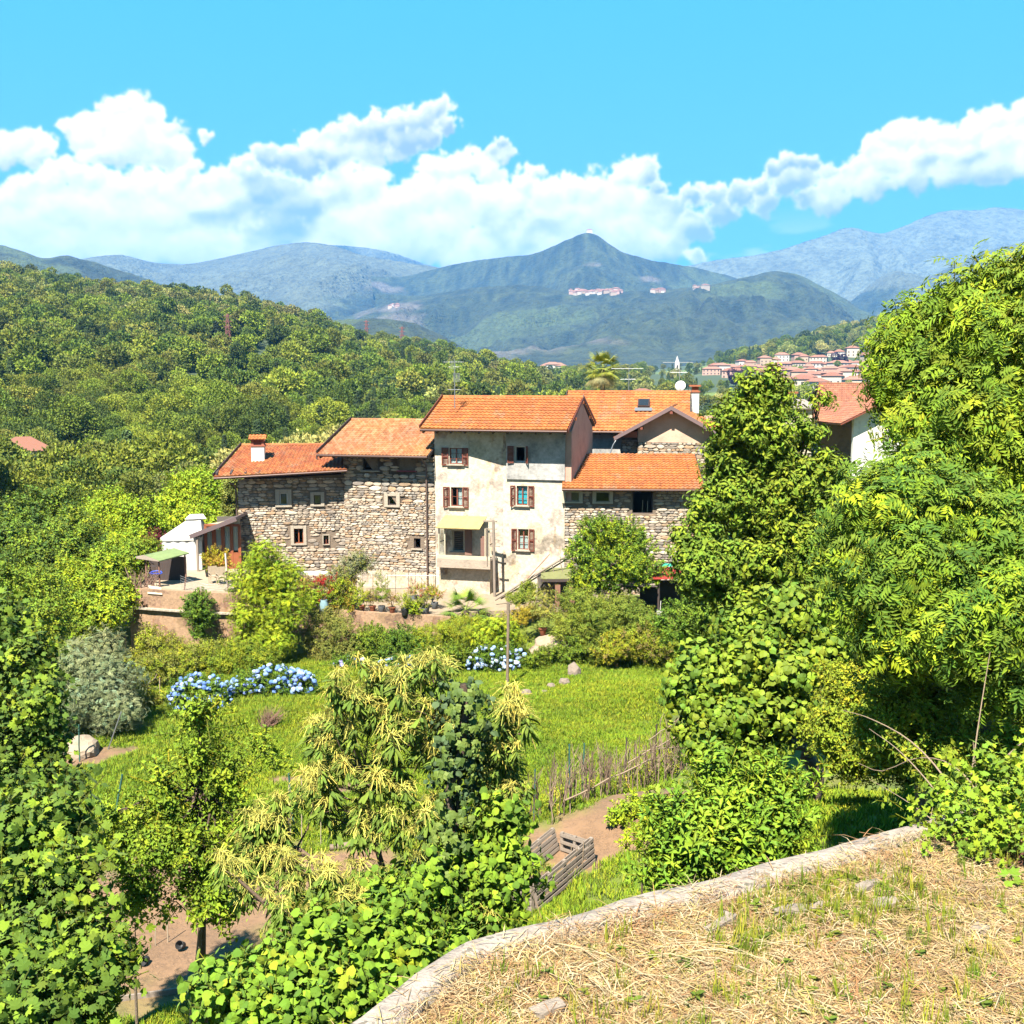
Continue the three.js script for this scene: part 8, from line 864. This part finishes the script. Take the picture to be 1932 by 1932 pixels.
// ================================================================ the terrace we look over
const TY = 15.8, onTerrace = (px, py) => at(px, py, (TY - EYE.y) / SLOPE(py));
{
  const edge = [V(-4.4, TY, 1), V(-3.3, TY, -4), onTerrace(680, 1932), onTerrace(780, 1856), onTerrace(872, 1795), onTerrace(1000, 1757), onTerrace(1200, 1707), onTerrace(1350, 1668), onTerrace(1500, 1625), onTerrace(1640, 1587), onTerrace(1750, 1558), onTerrace(1932, 1512), V(9.5, TY, -11.6), V(14, TY, -13.2)];
  const curve = new THREE.CurvePath(); edge.slice(1).forEach((p, i) => curve.add(new THREE.LineCurve3(edge[i], p))); const N = 220, E = curve.getSpacedPoints(N).slice(0, 221), pos = [], col = [], uv = [], idx = [], M2 = 60;
  const hgt = (x, z, v) => TY - 0.02 + (fbm(x * 1.1, z * 1.1, 4) - 0.5) * 0.16 * sstep(0.02, 0.15, v);
  E.forEach((e, i) => { for (let j = 0; j < M2; j++) { const v = Math.pow(j / (M2 - 1), 1.4), x = lerp(e.x, e.x * 0.75 + 1.2, v), z = lerp(e.z, 3, v), n = fbm(x * 2.1, z * 2.1, 4), m = fbm(x * 0.7 + 4, z * 0.7, 3); pos.push(x, hgt(x, z, v), z); uv.push(x, z); const dry = [0.32, 0.205, 0.09], brown = [0.19, 0.10, 0.045], grn = [0.15, 0.16, 0.02]; const gk = sstep(0.52, 0.62, m), bk = sstep(0.5, 0.62, n); col.push(...dry.map((q, k) => lerp(lerp(q, brown[k], bk * 0.7), grn[k], gk * 0.45))); } });
  for (let i = 0; i < N; i++) for (let j = 0; j < M2 - 1; j++) { const k = i * M2 + j; idx.push(k, k + M2, k + 1, k + 1, k + M2, k + M2 + 1); }
  const g = new THREE.BufferGeometry(); g.setAttribute('position', new THREE.Float32BufferAttribute(pos, 3)); g.setAttribute('color', new THREE.Float32BufferAttribute(col, 3)); g.setAttribute('uv', new THREE.Float32BufferAttribute(uv, 2)); g.setIndex(idx); g.computeVertexNormals(); { const n = g.attributes.normal; if (n.getY(50) < 0) { const ix = g.index.array; for (let i = 0; i < ix.length; i += 3) { const a = ix[i]; ix[i] = ix[i + 1]; ix[i + 1] = a; } g.computeVertexNormals(); } }
  structure('terrace', g, std([1, 1, 1], 1, { vertexColors: true, map: again(T.soil, 0.6), bumpMap: again(T.soil, 1.2), bumpScale: 0.04 }), 'dry mown terrace in the right foreground');
  // the concrete wall with its worn top
  const rows = [], W = 0.21; E.forEach((e, i) => { const a = E[Math.max(0, i - 1)], b = E[Math.min(N, i + 1)], t = b.clone().sub(a).normalize(), n = V(t.z, 0, -t.x); const k = (fbm(i * 0.13, 3, 3) - 0.5) * 0.05, w = W * (0.75 + 0.5 * fbm(i * 0.07, 9, 3)), y = TY + 0.055 + (fbm(i * 0.17, 5, 3) - 0.5) * 0.05; const out = e.clone().addScaledVector(n, 0.06 + k); rows.push([out.clone().setY(3), out.clone().setY(y - 0.06), out.clone().addScaledVector(n, -0.035).setY(y - 0.012), e.clone().addScaledVector(n, -0.08).setY(y), e.clone().addScaledVector(n, -w * 0.6).setY(y - 0.005 + (fbm(i * 0.4, 2, 2) - 0.5) * 0.03), e.clone().addScaledVector(n, -w + k).setY(y - 0.015), e.clone().addScaledVector(n, -w - 0.03 + k).setY(TY - 0.2)]); });
  const p2 = [], u2 = [], i2 = []; rows.forEach((r, i) => { let s = 0; r.forEach((q, j) => { if (j) s += q.distanceTo(r[j - 1]); p2.push(q.x, q.y, q.z); u2.push(i * 0.12, s); }); }); const m7 = 7; for (let i = 0; i < N; i++) for (let j = 0; j < m7 - 1; j++) { const k = i * m7 + j; i2.push(k, k + 1, k + m7, k + 1, k + m7 + 1, k + m7); } const wg = new THREE.BufferGeometry(); wg.setAttribute('position', new THREE.Float32BufferAttribute(p2, 3)); wg.setAttribute('uv', new THREE.Float32BufferAttribute(u2, 2)); wg.setIndex(i2); wg.computeVertexNormals();
  const speck = tex(1024, (u, v) => { const a = pfbm(u, v, 12, 5, 0.6), b = pfbm(u + 0.4, v + 0.2, 70, 2), c = pfbm(u, v, 26, 3), lich = sstep(0.60, 0.68, c) * sstep(0.42, 0.6, a), k = 0.31 + 0.3 * (a - 0.5) + 0.09 * (b - 0.5); return [k * lerp(1, 0.42, lich), k * lerp(0.82, 0.36, lich), k * lerp(0.68, 0.28, lich)]; });
  const wall = thing('concrete_wall', 'worn concrete wall edge running across the foreground', 'wall', V(0, 0, 0)); part(wall, 'wall_body', wg, std([1, 1, 1], 0.97, { map: again(speck, 0.7), bumpMap: again(T.grain, 1.3), bumpScale: 0.02 }));
  // straw, grass and weeds on the terrace
  const rnd = rngOf(401), inside = (x, z) => { let i0 = 0, bd = 1e9; for (let i = 0; i <= N; i += 2) { const q = (E[i].x - x) ** 2 + (E[i].z - z) ** 2; if (q < bd) { bd = q; i0 = i; } } const a = E[Math.max(0, i0 - 2)], b = E[Math.min(N, i0 + 2)], t = b.clone().sub(a).normalize(), n = V(t.z, 0, -t.x), e = E[i0]; return -((x - e.x) * n.x + (z - e.z) * n.z); };
  const straw = (seed) => { const L = new Leaves(seed), r = L.r; for (let i = 0; i < 17; i++) { const an = r() * 6.283, b = V((r() - 0.5) * 0.2, 0.005 + 0.02 * r(), (r() - 0.5) * 0.2), d = V(Math.cos(an), 0.12 + 0.35 * r() * r(), Math.sin(an)).normalize(); L.blade(b, d, 0.06 + 0.13 * r(), 0.0042, L.tone([1, 1, 1], 0.35), 0.15 + 0.2 * r(), V(-Math.sin(an), 0, Math.cos(an))); } return L.geo(); };
  const sprout = (seed, n, h, w) => { const L = new Leaves(seed), r = L.r; for (let i = 0; i < n; i++) { const an = r() * 6.283, d = V(Math.cos(an) * 0.5 * r(), 1, Math.sin(an) * 0.5 * r()).normalize(); L.blade(V((r() - 0.5) * 0.09, 0, (r() - 0.5) * 0.09), d, h * (0.4 + 0.8 * r()), w, L.tone([1, 1, 1], 0.25), 0.3 * r(), V(-Math.sin(an), 0, Math.cos(an))); } return L.geo(); };
  const weed = sprig(402, { n: 8, len: 0.05, leaf: 0.06, wide: 0.03, rise: 0.25, stem: 0.002, curl: 0.3, segs: 2 });
  const S1 = [], S2 = [], G1 = [], G2 = [], W1 = [];
  for (let i = 0; i < 60000 && S1.length + S2.length < 15500; i++) { const x = -3.6 + 12.5 * rnd(), z = -11.5 + 7 * rnd(), s = inside(x, z), inner = 0.16 + 0.14 * fbm(x * 3, z * 3, 2); if (s < inner - 0.12) continue; if (s < inner + 0.1 && rnd() < 0.75) continue; if (-z < 5.2) continue; const y = TY + (fbm(x * 1.1, z * 1.1, 4) - 0.5) * 0.16 * sstep(0.05, 0.5, s) - 0.012 + (s < inner + 0.1 ? 0.05 : 0), p = [V(x, y, z), V((rnd() - 0.5) * 0.25, 1, (rnd() - 0.5) * 0.25).normalize(), 0]; const gk = fbm(x * 0.7 + 4, z * 0.7, 3); (rnd() < 0.5 ? S1 : S2).push(p); if (s > inner + 0.15) { if (rnd() < 0.09 + 0.75 * sstep(0.52, 0.62, gk)) G1.push(p); if (rnd() < 0.05 + 0.26 * sstep(0.5, 0.62, gk)) G2.push(p); if (rnd() < 0.05 + 0.25 * sstep(0.52, 0.64, gk)) W1.push(p); } }
  const grp = new THREE.Group(); grp.name = 'dry_grass'; tag(grp, 'straw, stubble and sprouting weeds on the foreground terrace', 'grass', null, 'stuff'); scene.add(grp);
  const sc = [[0.50, 0.36, 0.18], [0.42, 0.265, 0.12], [0.60, 0.47, 0.27], [0.31, 0.165, 0.07], [0.46, 0.35, 0.11]]; scatter(grp, 'straw', straw(403), M.petal, S1, { colors: sc, s0: 0.7, s1: 1.4 }, rnd); scatter(grp, 'straw', straw(404), M.petal, S2, { colors: sc, s0: 0.7, s1: 1.4 }, rnd);
  const gc = [[0.12, 0.165, 0.012], [0.155, 0.18, 0.018], [0.09, 0.14, 0.012], [0.20, 0.195, 0.035]]; scatter(grp, 'green_blades', sprout(405, 9, 0.09, 0.005), M.leaf, G1, { colors: gc, s0: 0.6, s1: 1.4 }, rnd); scatter(grp, 'green_blades', sprout(406, 12, 0.2, 0.006), M.leaf, G2, { colors: gc, s0: 0.6, s1: 1.2 }, rnd); scatter(grp, 'weeds', weed, M.leaf, W1, { colors: [[0.10, 0.15, 0.015], [0.08, 0.13, 0.015], [0.14, 0.17, 0.015]], s0: 0.5, s1: 1.2 }, rnd);
  const hay = thing('hay_wisp', 'wisp of long bleached hay stems lying on the terrace', 'hay', onTerrace(1180, 1800)), hl = []; for (let i = 0; i < 44; i++) { const a = V((rnd() + rnd() - 1) * 1.3, 0.02 + 0.05 * rnd(), (rnd() + rnd() - 1) * 0.5), an = (rnd() - 0.5) * 2.4 + 0.3; hl.push(limb([a, a.clone().add(V(0.25 * Math.cos(an), 0.02, 0.25 * Math.sin(an))), a.clone().add(V(0.55 * Math.cos(an + 0.2), 0, 0.55 * Math.sin(an + 0.2)))], 0.0022, 3)); } part(hay, 'stems', mg(hl), std([0.45, 0.36, 0.21], 0.9)).userData.kind = 'stuff';
  { const tf = onTerrace(1838, 1845), t = single('grass_tuft', sprout(407, 60, 0.17, 0.006), (() => { const m = M.leaf.clone(); m.color.setRGB(0.19, 0.29, 0.02); return m; })(), 'dense fresh green grass tuft at the right of the terrace', 'grass tuft'); t.position.copy(tf); }
  // broken bits of concrete and a clay shard
  [[1509, 1725, 0.42, 0.07, 'long broken concrete strip in the middle of the terrace'], [1641, 1679, 0.26, 0.06, 'whitest concrete lump near the wall'], [1358, 1748, 0.36, 0.05, 'flat concrete strip half buried near the wall'], [1667, 1712, 0.22, 0.05, 'small concrete lump below the whitest one'], [1035, 1909, 0.2, 0.04, 'pale chip at the bottom of the terrace'], [1852, 1758, 0.18, 0.03, 'pale slat lying at the right of the terrace']].forEach(([px, py, L, h, label], i) => { const g = new THREE.BoxGeometry(L, h, 0.09, 8, 2, 3), p = g.attributes.position; for (let k = 0; k < p.count; k++) { const v = V(p.getX(k), p.getY(k), p.getZ(k)); p.setXYZ(k, v.x + 0.05 * (vnoise3(v.x * 9 + i, v.y * 30, v.z * 20) - 0.5), v.y + 0.05 * (vnoise3(v.x * 8, v.y * 20 + i, v.z * 9) - 0.5), v.z * (0.7 + 0.6 * vnoise(v.x * 7 + i, 2)) + 0.04 * (vnoise(v.x * 4, i) - 0.5)); } g.computeVertexNormals(); const q = onTerrace(px, py), m = single('concrete_piece', g, M.concrete, label, 'rubble'); m.position.copy(q); m.position.y += 0.03; m.rotation.y = 0.25 + 0.3 * (i % 3); });
  { const m = single('clay_shard', (() => { const g = new THREE.CylinderGeometry(0.13, 0.11, 0.2, 14, 1, true, 0, 2.2); g.rotateX(1.2); return g; })(), (() => { const q = M.terracotta.clone(); q.color.setRGB(0.2, 0.08, 0.05); q.side = THREE.DoubleSide; return q; })(), 'dark brown clay pot shard by the bindweed', 'shard'); m.position.copy(onTerrace(1898, 1622)); m.position.y += 0.08; }
  // bindweed over the far end of the wall
  const b0 = onTerrace(1850, 1565), rel = (px, py, up) => { const q = onTerrace(px, py); q.y += up; return q; }; tree('bindweed', 'bindweed with white trumpet flowers over the end of the wall', 'plant', { seed: 411, base: b0, lobes: [[1800, 1570, 0.12, 0.5, 0.2], [1870, 1560, 0.2, 0.6, 0.3], [1920, 1540, 0.35, 0.6, 0.4], [1840, 1600, 0.08, 0.5, 0.15], [1900, 1600, 0.1, 0.5, 0.15]].map(([x, y, u, r, h]) => ({ c: rel(x, y, u), r: V(r, h, r) })), count: 330, sprig: sprig(412, { kind: 'lobed', outline: IVY, n: 8, len: 0.22, leaf: 0.06, rise: 0.3, hang: 0.1, stem: 0.003 }), s0: 0.7, s1: 1.2, shell: 0.8, colors: [[0.15, 0.24, 0.02], [0.19, 0.27, 0.02], [0.11, 0.19, 0.02]] });
  const fl = (() => { const g = lathe([[0.004, -0.03], [0.008, -0.01], [0.014, 0.01], [0.03, 0.022], [0.034, 0.02]], 12); return g; })(), white = (() => { const m = new THREE.MeshPhysicalMaterial({ roughness: 0.95, transmission: 0.3, thickness: 0, side: THREE.DoubleSide }); m.color.setRGB(0.88, 0.86, 0.86); return m; })(); [[1905, 1508, 0.28, 'topmost white bindweed flower'], [1882, 1532, 0.22, 'white bindweed flower just below the topmost one'], [1780, 1548, 0.16, 'leftmost white bindweed flower at the wall end'], [1800, 1556, 0.14, 'white bindweed flower next to the leftmost one'], [1862, 1560, 0.2, 'white bindweed flower in the middle of the leaves']].forEach(([px, py, up, label], i) => { const m = single('bindweed_flower', fl, white, label, 'flower', 'bindweed flowers'); m.position.copy(rel(px, py + 25, up)); m.rotation.set(1.1, 0.4 * i - 0.6, 0.2); m.scale.setScalar(1.25); });
  // bare canes arching out of the bank
  const cane = (label, pts, r) => { const P = pts.map(([x, y, d]) => at(x, y, d)), b = P[0], m = single('bare_cane', limb(new THREE.CatmullRomCurve3(P.map((p) => p.clone().sub(b))).getPoints(14), Array.from({ length: 15 }, (_, i) => r * (1 - 0.75 * i / 14)), 5), M.twigPale, label, 'cane', 'bare canes by the wall'); m.position.copy(b); };
  cane('longest bare cane arching left from the wall', [[1828, 1570, 11], [1790, 1480, 11.4], [1720, 1400, 12], [1640, 1355, 12.6], [1590, 1340, 13]], 0.014); cane('bare cane rising left below the longest one', [[1812, 1575, 11], [1770, 1500, 11.3], [1700, 1420, 11.8], [1640, 1375, 12.4]], 0.012); cane('bare cane bending over to the left in a wide bow', [[1858, 1560, 11], [1840, 1490, 11.2], [1790, 1440, 11.6], [1730, 1430, 12], [1660, 1455, 12.4], [1620, 1440, 12.6]], 0.011); cane('short bare cane slanting over the grass', [[1790, 1575, 11], [1750, 1540, 11.4], [1700, 1505, 11.8], [1640, 1470, 12.2]], 0.009); cane('tall pale cane in front of the ash', [[1825, 1545, 11.2], [1832, 1470, 11.3], [1850, 1340, 11.5], [1868, 1230, 11.7]], 0.014); cane('second pale cane beside the tall one', [[1838, 1545, 11.2], [1842, 1480, 11.3], [1836, 1400, 11.5]], 0.012); cane('dark slanting branch at the right edge', [[1850, 1520, 11], [1880, 1450, 11], [1940, 1390, 11]], 0.025);
}
// base colours at their real-world level; the exposure above is set for them
const seenMaterials = new Set();
scene.traverse((o) => { for (const m of o.material ? [o.material].flat() : []) if (!seenMaterials.has(m)) { seenMaterials.add(m); if (m.transmission !== 1) m.color.multiplyScalar(0.66); } });
scene.traverse((o) => { if (o.isMesh) { o.castShadow = true; o.receiveShadow = true; } });
renderer.render(scene, camera);
